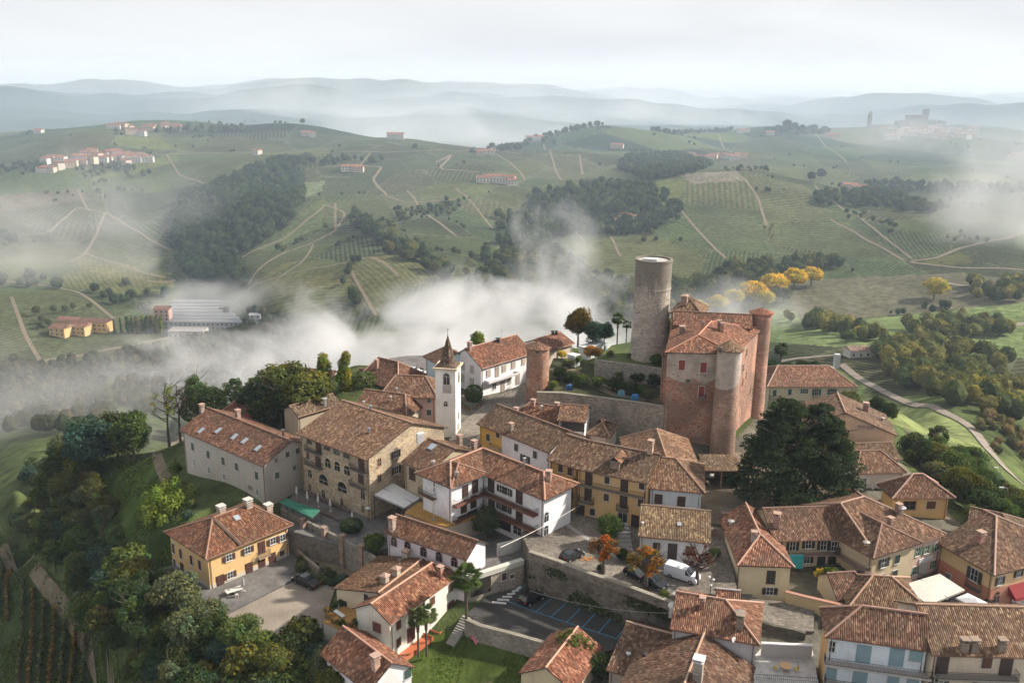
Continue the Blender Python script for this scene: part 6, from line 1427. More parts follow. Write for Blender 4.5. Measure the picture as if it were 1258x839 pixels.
# castle hill
T('broad0', at(710,424,16.5), 10, (.12,.09,.025), 'autumn brown tree left of the castle containers')
T('broad1', at(728,428,17), 7.2, 'blue', 'bluish dark tree in front of the autumn brown tree')
T('broad2', at(742,424,17.5), 6.2, 'blue', 'lower bluish tree beside the great tower palm')
T('palm', at(758,423,18), 6.4, 'mid', 'palm with dark head left of the great tower')
T('palm', at(769,424,18), 5.0, 'dark', 'shorter palm touching the great tower')
T('bush1', at(828,420,22), 6, 'yellow', 'yellowish bush between the great tower and castle roof')
for k, (x, y, z, h, c) in enumerate([(725,438,16.5,3,'rust'),(735,440,16.5,2.6,'brown'),(698,452,15.5,2.5,'olive'),(688,465,15.2,2.8,'mid'),(700,470,15.1,3,'dark'),(715,474,15.1,2.8,'mid'),(735,476,15.1,2.8,'mid'),(757,480,15.1,3.2,'dark'),(775,484,15.1,3,'dark'),(790,486,15.1,2.6,'mid'),(745,462,15.1,3.2,'dark'),(765,466,15.1,3,'mid'),(785,470,15.1,3.2,'dark'),(803,474,15.1,3.2,'dark'),(680,478,15.1,2.2,'grass'),(795,490,15.1,2.2,'olive'),(708,446,16,2.2,'grass'),(750,438,18.6,1.5,'grass'),(775,440,18.6,1.4,'olive'),(807,448,18.6,2.6,'mid'),(811,449,18.6,2.4,'dark'),(690,440,16.5,2.0,'yellow')]):
    T('bush%d' % (k % 2), at(x, y, z), h, c, 'overgrown green bush inside the castle garden walls', 'bushes in the castle garden', None, 1.25)
# right of the castle
T('palm', at(957,464,-6), 9, 'dark', 'dark palm behind the blue shuttered villa')
for x, y, h in [(944,462,6),(966,462,5),(985,460,5),(1000,459,4.5)]: T('broad%d' % (x % 3), at(x, y, -7), h, 'dark', 'dark tree in the row behind the blue shuttered villa', 'trees behind the villa', None, 1.2)
T('broad1', at(1040,510,-2), 7, 'olive', 'pale olive tree at the corner of the blue shuttered villa', None, 0, 1.2)
T('bush1', at(1008,510,-3), 3, 'dark', 'dark hedge clump in front of the villa')
for x, y in [(1075,512),(1090,520)]: T('broad%d' % (x % 3), at(x, y, -4), 6, 'dark', 'dark tree between peach gable house and the meadow', 'trees beside the meadow')
mass([(60,560),(110,548),(150,545),(185,548),(170,575),(120,580),(80,585)], 14, 3.6, (8,14), 'tree on the crest above the grass slope', 'trees on the crest of the grass slope')
mass([(20,640),(60,590),(105,585),(130,640),(150,690),(195,735),(235,765),(300,790),(360,800),(400,800),(405,838),(150,838),(95,750),(60,700)], 150, 2.9, (4.5,8.5), 'dark green tree in the dense wood below the ochre villa', 'trees of the wood below the ochre villa')
mass([(180,845),(420,845),(420,890),(180,890)], 30, 3.2, (5,8), 'dark green tree in the dense wood below the ochre villa', 'trees of the wood below the ochre villa')
mass([(28,595),(60,575),(100,572),(125,590),(110,620),(60,620)], 16, 4, (6,9), 'misty green tree on the outer edge of the wood', 'trees on the outer edge of the wood')
mass([(215,560),(222,600),(250,640),(232,650),(228,600)], 4, 2.5, (2,3), 'small bush at the foot of the grey house', 'bushes at the foot of the grey house', ('bush0', 'bush1'))
mass([(1116,548),(1150,560),(1190,585),(1235,625),(1258,660),(1225,650),(1190,640),(1160,600),(1120,575)], 46, 3.6, (5,8.5), 'dark green tree in the belt below the pyramid roofed house', 'trees in the belt below the right hand houses')
mass([(1175,640),(1200,650),(1185,635)], 4, 3, (3,5), 'bush behind the salmon house', 'bushes behind the salmon house')
mass([(1245,610),(1258,600),(1258,650),(1250,650)], 5, 4, (4,6), 'bush on the meadow edge at the far right', 'bushes at the meadow edge', ('bush0','bush1'))
mass([(370,690),(395,700),(440,722),(415,725),(378,712),(366,700)], 12, 1.6, (1.4,2.4), 'low bush along the bank above the parked pickup', 'low bushes above the pickup', ('bush0', 'bush1'), wid=1.3)


# rows of vines lower left
VR = []
for r in range(9):
    x0 = -8 + r * 14; m = None
    a = G(max(-20, 2 + r * 13), 690 + r * 12 if r < 9 else 800); 
    _g2 = G(max(-20, 2 + r * 13) - 6, 838); d_ = _g2[:2] - a[:2]; d_ = d_ / np.linalg.norm(d_); Vs, Fs, T_, k = [], [], [], 0
    L_ = 46; n = 420; t_ = g.uniform(0, L_, n); X = a[0] + d_[0] * t_ + g.normal(size=n) * .18; Y = a[1] + d_[1] * t_; Z = H(X, Y) + g.uniform(.15, 1.9, n)
    nn = g.normal(size=(n, 3)); nn /= np.linalg.norm(nn, axis=1)[:, None]; V, Fq = leafcards(np.column_stack([X, Y, Z]) - np.array([a[0], a[1], a[2]]), nn, .32, g, .7)
    tt = np.linspace(0, L_, 40); CX = d_[0] * tt; CY = d_[1] * tt; CB = H(a[0] + CX, a[1] + CY) - a[2]; vv = []
    for q in range(39): vv += [(CX[q], CY[q], CB[q] + .2), (CX[q + 1], CY[q + 1], CB[q + 1] + .2), (CX[q + 1], CY[q + 1], CB[q + 1] + 1.5), (CX[q], CY[q], CB[q] + 1.5)]
    Fq = np.concatenate([Fq, len(V) + np.arange(156).reshape(39, 4)]); V = np.concatenate([V, np.array(vv)]); n += 39
    me_ = npmesh('vine_row', V, Fq, g.uniform(.6, 1.4, (n, 1)) * np.array([1.1, 1, .9]))
    o = mk('vine_row', me_, None, None, GREENS['brown'] if r % 2 else GREENS['olive'], tuple(map(float, a))); tag(o, 'row of trained vines beside the dirt track at lower left', 'vine row', 'vine rows beside the dirt track')
# single trees of the valley
for x, y, h, c, l in [(925,374,19,'gold','golden yellow tree nearest the castle roof in the valley'),(950,366,21,'gold','largest golden yellow tree right of the castle'),(902,378,15,'yellow','low yellow tree behind the castle turret'),(880,384,14,'yellow','yellow green tree behind the castle roof'),(975,357,19,'gold','golden tree half lost in the mist above the field'),(996,352,17,'gold','golden tree at the right end of the golden group'),(938,378,14,'yellow','smaller yellow tree in front of the golden group'),(962,372,13,'olive','olive tree at the foot of the golden group'),(858,390,14,'yellow','yellow tree beside the great tower'),(1147,368,18,'yellow','yellow tree standing alone in the valley field'),(1058,417,9,'yellow','small yellow bush at the field edge'),(1040,421,8,'mid','small green bush at the field edge'),(838,394,14,'olive','misty olive tree beside the great tower')]:
    T('broad%d' % (x % 3), G(x, y), h, c, l, None, None, 1.45)
for k, x in enumerate([141,149,158,163,169,176,181,187,193,198]):
    T('cypress' if k in (0, 1, 3) else 'poplar', G(x, 410 - (k % 2)), 14 if k > 1 else 12, ['dark','dark','mid','olive','brown','lime','dark','brown','olive','lime'][k], 'tall narrow tree in the row beside the ochre farm', 'narrow trees beside the ochre farm', None, 1.2)
for x, y, h in [(112,400,6),(122,402,6),(95,404,4),(60,402,7),(52,398,8),(50,404,7),(46,388,9),(66,386,8),(80,384,7),(90,382,7),(110,380,6)]: T('broad%d' % (x % 3), G(x, y), h, 'mid' if x % 2 else 'olive', 'round tree around the ochre farm', 'trees around the ochre farm')
for x, y, h, c in [(301,152,14,'dark'),(312,152,16,'dark'),(318,152,9,'dark'),(290,154,12,'mid'),(372,154,12,'mid'),(510,186,12,'dark'),(966,162,26,'dark'),(976,162,20,'dark'),(985,163,17,'dark'),(1000,163,18,'dark'),(1012,164,16,'dark'),(955,163,16,'dark'),(848,163,16,'mid'),(868,162,20,'mid'),(838,164,14,'mid'),(1008,222,18,'dark'),(996,224,14,'dark'),(600,186,9,'dark'),(615,187,9,'dark'),(640,184,10,'dark'),(580,190,9,'dark')]:
    T('broad%d' % (x % 3), G(x, y), h, c, 'tree on the skyline of the far vineyard hills', 'trees on the far hill skyline', None, 1.1)
# ------------------------------------------------------------------ far woods: thousands of crowns read as one mass
def ico():
    bm = bmesh.new(); bmesh.ops.create_icosphere(bm, subdivisions=2, radius=1.0); bm.verts.ensure_lookup_table()
    v = np.array([q.co[:] for q in bm.verts]); f = np.array([[w.index for w in q.verts] for q in bm.faces]); bm.free(); return v, f
IV, IF = ico()
def wood(name, label, polys, dens, hr, colors, k=1.0, cap=1700, rows=None):
    Vs, Fs, Ts, base = [], [], [], 0; P = list(rows) if rows is not None else []
    for poly in polys:
        xs = [p[0] for p in poly]; ys = [p[1] for p in poly]; t = 0
        # area in world units decides the number of crowns
        hp = np.array(hits(poly)); ar = abs(sum(hp[i][0] * hp[i - 1][1] - hp[i - 1][0] * hp[i][1] for i in range(len(hp)))) / 2
        n = int(min(cap, max(6, ar / dens ** 2 * 1.3))); lo, hi = hp.min(0), hp.max(0); got = 0
        while got < n and t < 60:
            t += 1; X = g.uniform(lo[0], hi[0], n * 2); Y = g.uniform(lo[1], hi[1], n * 2); Z = H(X, Y); a, b = proj(np.column_stack([X, Y, Z])); ok = np.where(inpoly(a, b, poly))[0][:n - got]
            P += [(X[i], Y[i], Z[i]) for i in ok]; got += len(ok)
    for (x, y, z) in P:
        h = g.uniform(*hr); r = h * g.uniform(.34, .50) * k; c = np.array(colors[g.integers(len(colors))]) * g.uniform(.75, 1.25); S = np.array([r, r, h * .46])
        v = IV * (1 + g.normal(size=(len(IV), 1)) * .10) * S * .80 + np.array([x, y, z + h * .48]); f = IF + base; base += len(v)
        Vs.append(v); Fs.append(f); Ts.append(c[None] * g.uniform(.6, 1.1, (len(f), 1)))
        near = y < 760; kk = 190 if near else 70; lob = g.normal(size=(7, 3)); lob /= np.linalg.norm(lob, axis=1)[:, None]; lob[:, 2] = np.abs(lob[:, 2]) * .9 - .1; lt = g.uniform(.7, 1.35, 7)
        li = g.integers(0, 7, kk); d = g.normal(size=(kk, 3)); d /= np.linalg.norm(d, axis=1)[:, None]
        cc_ = (lob[li] * .58 + d * g.uniform(.38, .52, (kk, 1))) * S + np.array([x, y, z + h * .52]); w_ = r * (.085 if near else .13)
        vv = np.stack([cc_ + g.normal(size=(kk, 3)) * w_ for _ in range(3)], 1).reshape(-1, 3); Vs.append(vv); Fs.append(base + np.arange(kk * 3).reshape(kk, 3)); base += kk * 3; Ts.append(c[None] * lt[li][:, None] * g.uniform(.7, 1.35, (kk, 1)))
    me = npmesh(name, np.concatenate(Vs), np.concatenate(Fs), np.concatenate(Ts)); me.polygons.foreach_set('use_smooth', [False] * len(me.polygons))
    o = mk(name, me, None); o['kind'] = 'stuff'; o['label'] = label; o['category'] = 'woodland'; print(name, len(P)); return o
DK = [(.034,.056,.024), (.038,.060,.026), (.045,.068,.028), (.055,.075,.03), (.028,.046,.028)]
MX = DK + [(.075,.085,.03), (.09,.095,.035), (.12,.11,.035)]
wood('woodland', 'dark wood filling the ravine between the vineyard hills', [[(222,250),(262,232),(300,215),(340,200),(372,200),(372,260),(345,285),(305,310),(290,322),(302,350),(262,352),(230,345),(212,305)]], 8, (10,15), DK, 1.05, 1500)
wood('woodland', 'misty wood and orchard below the ochre farm', [[(0,446),(60,452),(215,424),(320,400),(380,420),(380,470),(250,500),(150,520),(60,540),(0,540)], [(285,392),(310,384),(340,392),(365,400),(370,410),(300,415)]], 8, (6,10), [(.055,.065,.03),(.07,.068,.035),(.045,.06,.03),(.085,.075,.04)], .9, 1300)
wood('woodland', 'broad wood along the valley floor behind the mist', [[(430,262),(470,285),(520,318),(560,335),(545,345),(505,328),(455,298),(425,275)], [(555,345),(600,330),(650,300),(700,320),(730,335),(770,352),(850,352),(900,332),(1000,322),(1030,330),(960,345),(900,372),(830,400),(760,400),(700,372),(620,385),(545,352)]], 9, (9,14), MX, 1.05, 2300)
wood('woodland', 'wood climbing the middle hillside below the ridge', [[(640,262),(655,240),(720,228),(800,232),(838,248),(840,275),(800,287),(740,290),(700,290),(650,312),(610,330),(590,320),(620,290),(600,270)], [(770,195),(830,192),(875,205),(850,215),(790,225),(760,210)], [(1000,242),(1060,238),(1110,245),(1165,262),(1130,262),(1060,256),(1000,255)]], 10, (9,14), DK + [(.06,.075,.03)], 1.0, 1500)
wood('woodland', 'trees scattered along lanes and plots of the far slopes', [[(185,160),(300,158),(300,164),(190,166)], [(0,205),(60,200),(58,210),(0,214)], [(150,205),(195,215),(180,225),(140,215)], [(370,196),(470,196),(470,202),(372,204)], [(0,345),(50,340),(90,352),(60,360),(0,358)], [(0,290),(10,290),(20,300),(0,310)], [(640,170),(700,158),(760,150),(700,165),(650,178)], [(600,180),(680,175),(685,180),(610,188)], [(1100,150),(1160,148),(1160,154),(1100,156)], [(800,160),(900,158),(905,164),(800,168)], [(940,160),(1020,160),(1020,166),(940,166)], [(1060,225),(1258,230),(1258,240),(1080,238)], [(100,355),(150,368),(220,360),(220,375),(150,380)], [(420,345),(460,390),(450,392),(412,350)]], 14, (7,13), DK, 1.0, 220)
wood('woodland', 'wooded bank and hedgerows on the right hand valley floor', [[(1068,440),(1090,424),(1130,418),(1200,440),(1258,450),(1258,525),(1215,512),(1150,495),(1095,470)], [(955,390),(1000,394),(1090,418),(1060,424),(1000,410)], [(1090,408),(1180,396),(1258,402),(1258,412),(1150,420)], [(1190,350),(1258,345),(1258,372),(1195,372)]], 9.0, (8,13), [(.13,.14,.05), (.11,.12,.045), (.15,.14,.05), (.08,.10,.04), (.20,.18,.05), (.06,.08,.035)], 1.0, 520)
wood('orchard', 'young pale orchard trees on the slope below the meadow', [[(1180,505),(1258,525),(1258,570),(1225,560),(1205,535)]], 6, (3,5), [(.14,.13,.06),(.11,.12,.05),(.16,.12,.06)], 1.1, 160)

_hh = HEDGE[g.permutation(len(HEDGE))[:850]]; _hz = H(_hh[:, 0], _hh[:, 1])
wood('hedgerow', 'small trees and hedges along the borders of the vineyard plots', [], 1, (3, 8), DK + [(.09,.10,.035)], 1.0, 1, rows=[(x, y, z) for (x, y), z in zip(_hh, _hz)])

# rough grass on the slopes
def tufts(name, label, polys, n, size, colr):
    P = []
    for poly in polys:
        xs = [q[0] for q in poly]; ys = [q[1] for q in poly]; x = g.uniform(min(xs), max(xs), n * 3); y = g.uniform(min(ys), max(ys), n * 3); ok = inpoly(x, y, poly); P += hits(list(zip(x[ok][:n], y[ok][:n])))
    P = np.array(P) + np.array([0, 0, size * .3]); k = _vn(P[:, 0], P[:, 1], 6, 9) > -.12; P = P[k]; nn = g.normal(size=(len(P), 3)); nn[:, 2] *= .3; nn /= np.linalg.norm(nn, axis=1)[:, None]
    V, Fq = leafcards(P, nn, size, g, .8); t_ = g.uniform(.6, 1.5, (len(P), 1)) * np.array([1, 1, 1]) * (1 + .5 * _vn(P[:, 0], P[:, 1], 14, 5))[:, None]
    t_[:, 0] *= g.uniform(.8, 1.5, len(P)); o = mk(name, npmesh(name, V, Fq, t_), None, None, colr); o['kind'] = 'stuff'; o['label'] = label; o['category'] = 'grass'
tufts('rough_grass', 'rough grass and weeds on the slope left of the grey house', [[(110,555),(215,550),(225,640),(205,740),(150,700),(105,620)], [(0,655),(60,700),(150,800),(150,839),(0,839)]], 9000, .22, (.075,.115,.03))
tufts('lawn_grass', 'short grass of the lawn with the slide', [[(530,800),(600,775),(668,800),(650,839),(530,839)]], 2500, .12, (.085,.14,.03))
tufts('meadow_grass', 'tall grass and weeds on the bank below the right hand houses', [[(1110,540),(1180,560),(1258,610),(1258,660),(1180,620),(1120,570)]], 3000, .3, (.075,.105,.03))
# ivy on the big retaining wall
_e = [pz(650.5,677,ZPZ)[:2], pz(722,702,ZPZ)[:2], pz(826,740,ZPZ)[:2]]; Pw = []
for a, b in zip(_e[:-1], _e[1:]):
    L_ = np.linalg.norm(b - a); d = (b - a) / L_; nrm = np.array([d[1], -d[0]]); t_ = g.uniform(0, L_, int(L_ * 110)); zz = g.uniform(.2, 7.0, len(t_)); q = a + d * t_[:, None] + nrm * g.uniform(.02, .28, (len(t_), 1)); Pw.append(np.column_stack([q, zz]))
Pw = np.concatenate(Pw); kk = _vn(Pw[:, 0] + Pw[:, 1] * .3, Pw[:, 2] * 1.6, 3.2, 4) + _vn(Pw[:, 0], Pw[:, 2], 9, 6) * .8 > .03; Pw = Pw[kk]; nn = g.normal(size=(len(Pw), 3)) * .5 + np.array([-.3, -1, .3]); nn /= np.linalg.norm(nn, axis=1)[:, None]; og = Pw[0]
V, Fq = leafcards(Pw - og, nn, .2, g, .8); o = mk('wall_ivy', npmesh('wall_ivy', V, Fq, g.uniform(.6, 1.4, (len(Pw), 1)) * np.array([1, 1, 1])), None, None, (.05,.075,.025), tuple(map(float, og))); tag(o, 'ivy and weeds hanging over the wall above the blue bays', 'ivy')
# ------------------------------------------------------------------ walls and enclosures
wallrun('parapet', 'crumbling parapet wall along the piazza above the car park', [(651,677.5),(686,689),(722,703),(772,720),(824,739)], ZPZ - .4, ZPZ + .85, .55, 'stonework', (.14,.12,.095), cap=(1,1,1))
wallrun('car_park_wall', 'low stone wall with railing between car park and lawn', [(572,760),(590,768),(640,781),(668,789)], -4, .9, .5, color=(.27,.25,.21), cap=(1,1,1))
wallrun('terrace_wall', 'old stone garden wall with brick piers above the lane', [(346,625),(378,640),(412,657),(455,680),(470,690)], -3.2, 2.6, .5, color=(.22,.2,.165))
for k, (x, y) in enumerate([(372,637),(398,648),(420,658),(444,670)]):
    p = P3(x, y, 3.4); m = MB(); m.box((p[0], p[1], .2), (.8, .8, 6.4), -.6); m.box((p[0], p[1], 3.5), (1.0, 1.0, .16), -.6)
    solo('brick_pier', m, 'stonework', 'brick pier in the old garden wall above the lane', 'pier', (.30,.2,.15), 'brick piers of the garden wall')
wallrun('lane_wall', 'low brick wall with white capped piers beside the villa yard', [(362,671),(377,685),(392,697)], -4, -1.6, .4, color=(.26,.2,.16))
wallrun('ramp_wall', 'dark concrete ramp wall beside the white bins', [(425,676),(447,687),(472,700)], -4, -.6, .3, 'concrete', (.12,.14,.15))
wallrun('courtyard_wall', 'ochre courtyard wall joining the cream corner house', [(966,727),(990,733),(1042,745)], 2, 5.6, .45, 'plaster', (.56,.42,.22), cap=(.35,.17,.12), capmat='plaster')
wallrun('street_wall', 'stepped dark wall in the sunken street', [(936,763),(952,768),(975,772),(990,777)], 2, [4.9,4.8,4.5,4.3], .5, 'rough_wall')
wallrun('terrace_back_wall', 'pale grey wall behind the small white terrace', [(936,790),(998,793)], 2, 6.2, .3, 'plaster', (.42,.40,.39), cap=(.6,.6,.6), capmat='plaster')
wallrun('court_parapet', 'grey rendered wall of the courtyard above the stone garage', [(611,668),(628,664),(641,659)], 2, 5.8, .35, 'plaster', (.46,.46,.42))
wallrun('castle_square_wall', 'low brick wall along the edge of the castle square', [(862,650),(880,648),(893,652)], 4, 8.0, .6, color=(.2,.13,.1))
for k, p in enumerate([P3(889.5,641,8), P3(870,646,8)][:1]):
    m = MB(); m.box((p[0], p[1], 7.8), (.9, .9, 3.6), .1); m.box((p[0], p[1], 9.7), (1.1, 1.1, .2), .1); solo('gate_pillar', m, 'stonework', 'brick gate pillar at the entrance of the castle square', 'pillar', (.2,.1,.075))
gp = P3(829,745,ZPZ + 1.4); m = MB(); m.box((gp[0], gp[1], ZPZ + .7), (1.5, 1.2, 1.5), -.2); m.lathe((gp[0], gp[1], ZPZ + 1.45), [(.95, 0), (.9, .25), (.5, .45), (0, .5)], 14); solo('capped_pillar', m, 'plaster', 'white domed pillar where the piazza wall ends', 'pillar', (.55,.54,.5))
m = MB(); a, b = P3(553, 792, -2.4), P3(574, 757, .0); d = (b - a) / 12; an = math.atan2(d[1], d[0])
for i in range(12): q = a + d * (i + .5); m.box((q[0], q[1], q[2] - .4), (float(np.hypot(d[0], d[1])) + .05, 1.5, 1.0), an)
solo('stone_steps', m, 'concrete', 'stone steps beside the cream house leading up to the car park', 'steps')
for px0, px1, z in (((762,646),(768,684),7.2),):
    m = MB(); a, b = P3(*px0, z), P3(*px1, ZPZ); d = (b - a) / 8
    for i in range(8): q = a + d * (i + .5); m.box((q[0], q[1], ZPZ + .1 + (8 - i) * .08), (2.6, 1.0, .3 + (8 - i) * .12), 0)
    solo('piazza_steps', m, 'concrete', 'broad worn steps below the arched door of the ochre row', 'steps')
# terrace at bottom right
TZ = 4.3
slab('white_terrace', [(926,806),(937,794),(998,797),(1006,842),(926,842)], TZ, 'terrace_tiles', 5, 'plaster')
def railing(name, label, pix, z, h=1.0, bars=.25):
    P = [pz(*p, z) for p in pix]; m = MB(); U = np.array([0, 0, 1.0])
    for a, b in zip(P[:-1], P[1:]):
        m.tube(a + U * h, b + U * h, .035, .035, 5); m.tube(a + U * h * .5, b + U * h * .5, .02, .02, 4); n = max(1, int(np.linalg.norm(b - a) / bars))
        for i in range(n + 1): q = a + (b - a) * i / n; m.tube(q, q + U * h, .02, .02, 4)
    return solo(name, m, 'iron', label, 'railing')
railing('terrace_railing', 'thin iron railing at the front of the white terrace', [(927,836),(1005,841)], TZ, 1.0)
railing('wall_railing', 'wire railing along the car park wall', [(580,762),(640,779)], .9, .9, 1.6)
railing('street_railing', 'iron railing outside the white farmhouse', [(604,495),(640,478)], 9.8, 1.0, 1.5)
railing('garden_railing', 'iron railing along the castle garden wall', [(692,481),(740,487),(812,497)], 15.8, .8, .8)
def table(pos_, r, label, color, sq=None, ang=0, h=.75, name='table', wood='paint'):
    o = thing(name, label, 'table', pos_, ang); m = MB()
    if sq: m.box((0, 0, h), (sq[0], sq[1], .06))
    else: m.tube((0, 0, h - .03), (0, 0, h + .03), r, r, 24)
    mk('table_top', m.mesh('table_top'), wood, o, color)
    for a in range(4):
        x, y = (sq[0] * .42 * (1 if a in (0, 1) else -1), sq[1] * .4 * (1 if a in (0, 2) else -1)) if sq else (r * .6 * math.cos(a * 1.57 + .78), r * .6 * math.sin(a * 1.57 + .78))
        m = MB(); m.tube((x, y, 0), (x, y, h), .035, .035, 5); mk('leg', m.mesh('leg'), wood, o, color)
    return o
def chair(pos_, ang, label, color, group=None):
    o = thing('chair', label, 'chair', pos_, ang, group)
    m = MB(); m.box((0, 0, .45), (.5, .5, .06)); mk('seat', m.mesh('seat'), 'paint', o, color)
    m = MB(); m.box((0, .24, .75), (.5, .05, .5)); mk('backrest', m.mesh('backrest'), 'paint', o, color)
    for x in (-.2, .2):
        for y in (-.2, .2): m = MB(); m.tube((x, y, 0), (x, y, .45), .025, .025, 4); mk('leg', m.mesh('leg'), 'paint', o, color)
    return o
table(P3(964.5,823,TZ), .8, 'round wooden table on the small white terrace', (.55,.34,.18)); chair(P3(952.5,823,TZ), 1.2, 'yellow chair left of the round wooden table', (.5,.34,.06)); chair(P3(978,825,TZ), -1.4, 'yellow chair right of the round wooden table', (.5,.34,.06))
table(P3(287.5,729,-2.9), 1, 'white rectangular table on the villa yard', (.62,.6,.56), (2.6, 1.3), .6, name='garden_table')
for k, (x, y) in enumerate([(281,731),(291,733),(295,726)]): chair(P3(x, y, -2.9), k * 2.0, 'pale garden chair around the white villa table', (.5,.48,.44), 'garden chairs of the villa')
def closed_parasol(p, h, label, group=None, color=(.62,.6,.56)):
    o = thing('closed_parasol', label, 'parasol', p, 0, group); m = MB(); m.tube((0, 0, 0), (0, 0, h), .035, .03, 6); mk('pole', m.mesh('pole'), 'paint', o, (.6,.6,.6))
    m = MB(); m.lathe((0, 0, 0), [(.05, h * .35), (.24, h * .45), (.2, h * .7), (.06, h * .98), (0, h)], 9); mk('canopy', m.mesh('canopy'), 'cloth', o, color)
    m = MB(); m.box((0, 0, .05), (.6, .6, .1)); mk('base', m.mesh('base'), 'concrete', o); return o
closed_parasol(P3(299.5,726,-2.9), 2.6, 'folded grey parasol beside the white villa table', None, (.35,.35,.36)); closed_parasol(P3(532.5,638,6.9), 2.8, 'folded cream parasol on the ochre roof terrace')
for x, y in [(365,613),(378,619),(391,623),(406,628),(433,645)]: closed_parasol(P3(x, y, 1.6), 2.7, 'folded white parasol among the terrace sun loungers', 'parasols on the sun terrace')
def lounger(p, ang, label, group):
    o = thing('sun_lounger', label, 'lounger', p, ang, group); m = MB(); m.box((0, -.35, .3), (.65, 1.3, .08)); mk('seat', m.mesh('seat'), 'paint', o, (.11,.085,.075))
    m = MB(); m.hull([(-.32, .3, .26), (.32, .3, .26), (.32, .95, .6), (-.32, .95, .6)], [(-.32, .3, .34), (.32, .3, .34), (.32, .95, .68), (-.32, .95, .68)]); mk('backrest', m.mesh('backrest'), 'paint', o, (.12,.09,.08))
    for x in (-.28, .28):
        for y in (-.9, .2): m = MB(); m.tube((x, y, 0), (x, y, .28), .03, .03, 4); mk('leg', m.mesh('leg'), 'dark_wood', o)
    return o
_l0 = None
for r_i, (a, b, n) in enumerate([((366,610),(416,632),11), ((378,607),(428,629),11)]):
    for i in range(n):
        t_ = (i + .5) / n; p = P3(a[0] + (b[0] - a[0]) * t_, a[1] + (b[1] - a[1]) * t_ + (0 if r_i else 7), 1.6)
        if _l0 is None: _l0 = lounger(p, .75, 'dark wooden sun lounger on the palazzo terrace', 'sun loungers on the palazzo terrace')
        else: copytree(_l0, p, .75)
def awning(name, label, pix, z, mat, color, zr=None, posts=True, zfloor=0.0, cat='awning', frame=True, thick=.08):
    P = [pz(*p, z) for p in pix]; c = sum(P) / 4; o = thing(name, label, cat, (c[0], c[1], zfloor)); og = (c[0], c[1], zfloor); m = MB(); top = c + np.array([0, 0, zr or .05])
    for i in range(4): m.poly([P[i], P[(i + 1) % 4], top]); m.poly([P[(i + 1) % 4] - np.array([0, 0, thick]), P[i] - np.array([0, 0, thick]), top - np.array([0, 0, thick])])
    for i in range(4): a, b = P[i], P[(i + 1) % 4]; m.poly([a, b, b - np.array([0, 0, .25]), a - np.array([0, 0, .25])])
    mk('canopy', m.mesh('canopy', og), mat, o, color)
    if posts:
        for p in P: m = MB(); m.tube((p[0], p[1], zfloor), (p[0], p[1], z), .06, .06, 6); mk('post', m.mesh('post', og), 'iron', o)
    if frame:
        m = MB()
        for i in range(4): m.tube(P[i] - np.array([0, 0, .05]), P[(i + 1) % 4] - np.array([0, 0, .05]), .06, .06, 4)
        m.tube((P[0] + P[3]) / 2, (P[1] + P[2]) / 2, .07, .07, 4); mk('frame', m.mesh('frame', og), 'iron', o)
    return o
awning('terrace_awning', 'white two panel awning over the veranda beside the palazzo', [(459.6,607.2),(496.8,623.5),(516.5,611.5),(482.4,592.7)], 6.6, 'cloth', (.66,.67,.70), .1, zfloor=1.6)
awning('green_awning', 'dark green awning over the dining tables of the sun terrace', [(342.6,616.6),(382.8,635.8),(393.3,626.2),(352,612)], 4.3, 'cloth', (.01,.13,.085), .35, zfloor=1.6)
awning('cream_awning', 'large cream awning in front of the pink inn', [(1106.4,718.7),(1140.9,742.6),(1185.5,724.3),(1154.6,704.4)], 6.9, 'cloth', (.56,.53,.47), .25, zfloor=1.9)
awning('square_parasol', 'large open white square parasol beside the cream awning', [(1174,734),(1208.7,750.8),(1220.9,744),(1188.8,728)], 6.4, 'cloth', (.66,.66,.68), .6, posts=False, zfloor=1.9, cat='parasol', frame=False)
c_ = P3(1198,739,6.4); m = MB(); m.tube((c_[0], c_[1], 1.9), (c_[0], c_[1], 6.9), .06, .06, 6); solo('parasol_pole', m, 'iron', 'steel pole of the white square parasol beside the cream awning', 'pole')
slab('cafe_terrace', [(1098,738),(1112,716),(1165,700),(1262,742),(1262,752),(1200,756)], 1.9, 'paving', 3)
for k, (x, y) in enumerate([(1150,752),(1165,750),(1178,752),(1192,756),(1160,741),(1210,760)]): table(P3(x, y, 1.9), .5, 'small white cafe table beneath the white square parasol', (.6,.6,.6), (.9, .9), .4)['group'] = 'cafe tables'
for k, (x, y) in enumerate([(1145,750),(1155,755),(1170,755),(1183,756),(1198,759),(1166,744),(1218,756),(1228,757)]): chair(P3(x, y, 1.9), k * 1.3, 'dark cafe chair near the white square parasol', (.05,.05,.055), 'cafe chairs')
for k, (x, y) in enumerate([(350,617),(358,621),(366,625),(374,630)]): table(P3(x, y + 4, 1.6), .5, 'dining table with white cloth under the green awning', (.6,.6,.58), (1.0, 1.0), .5)['group'] = 'tables under the green awning'
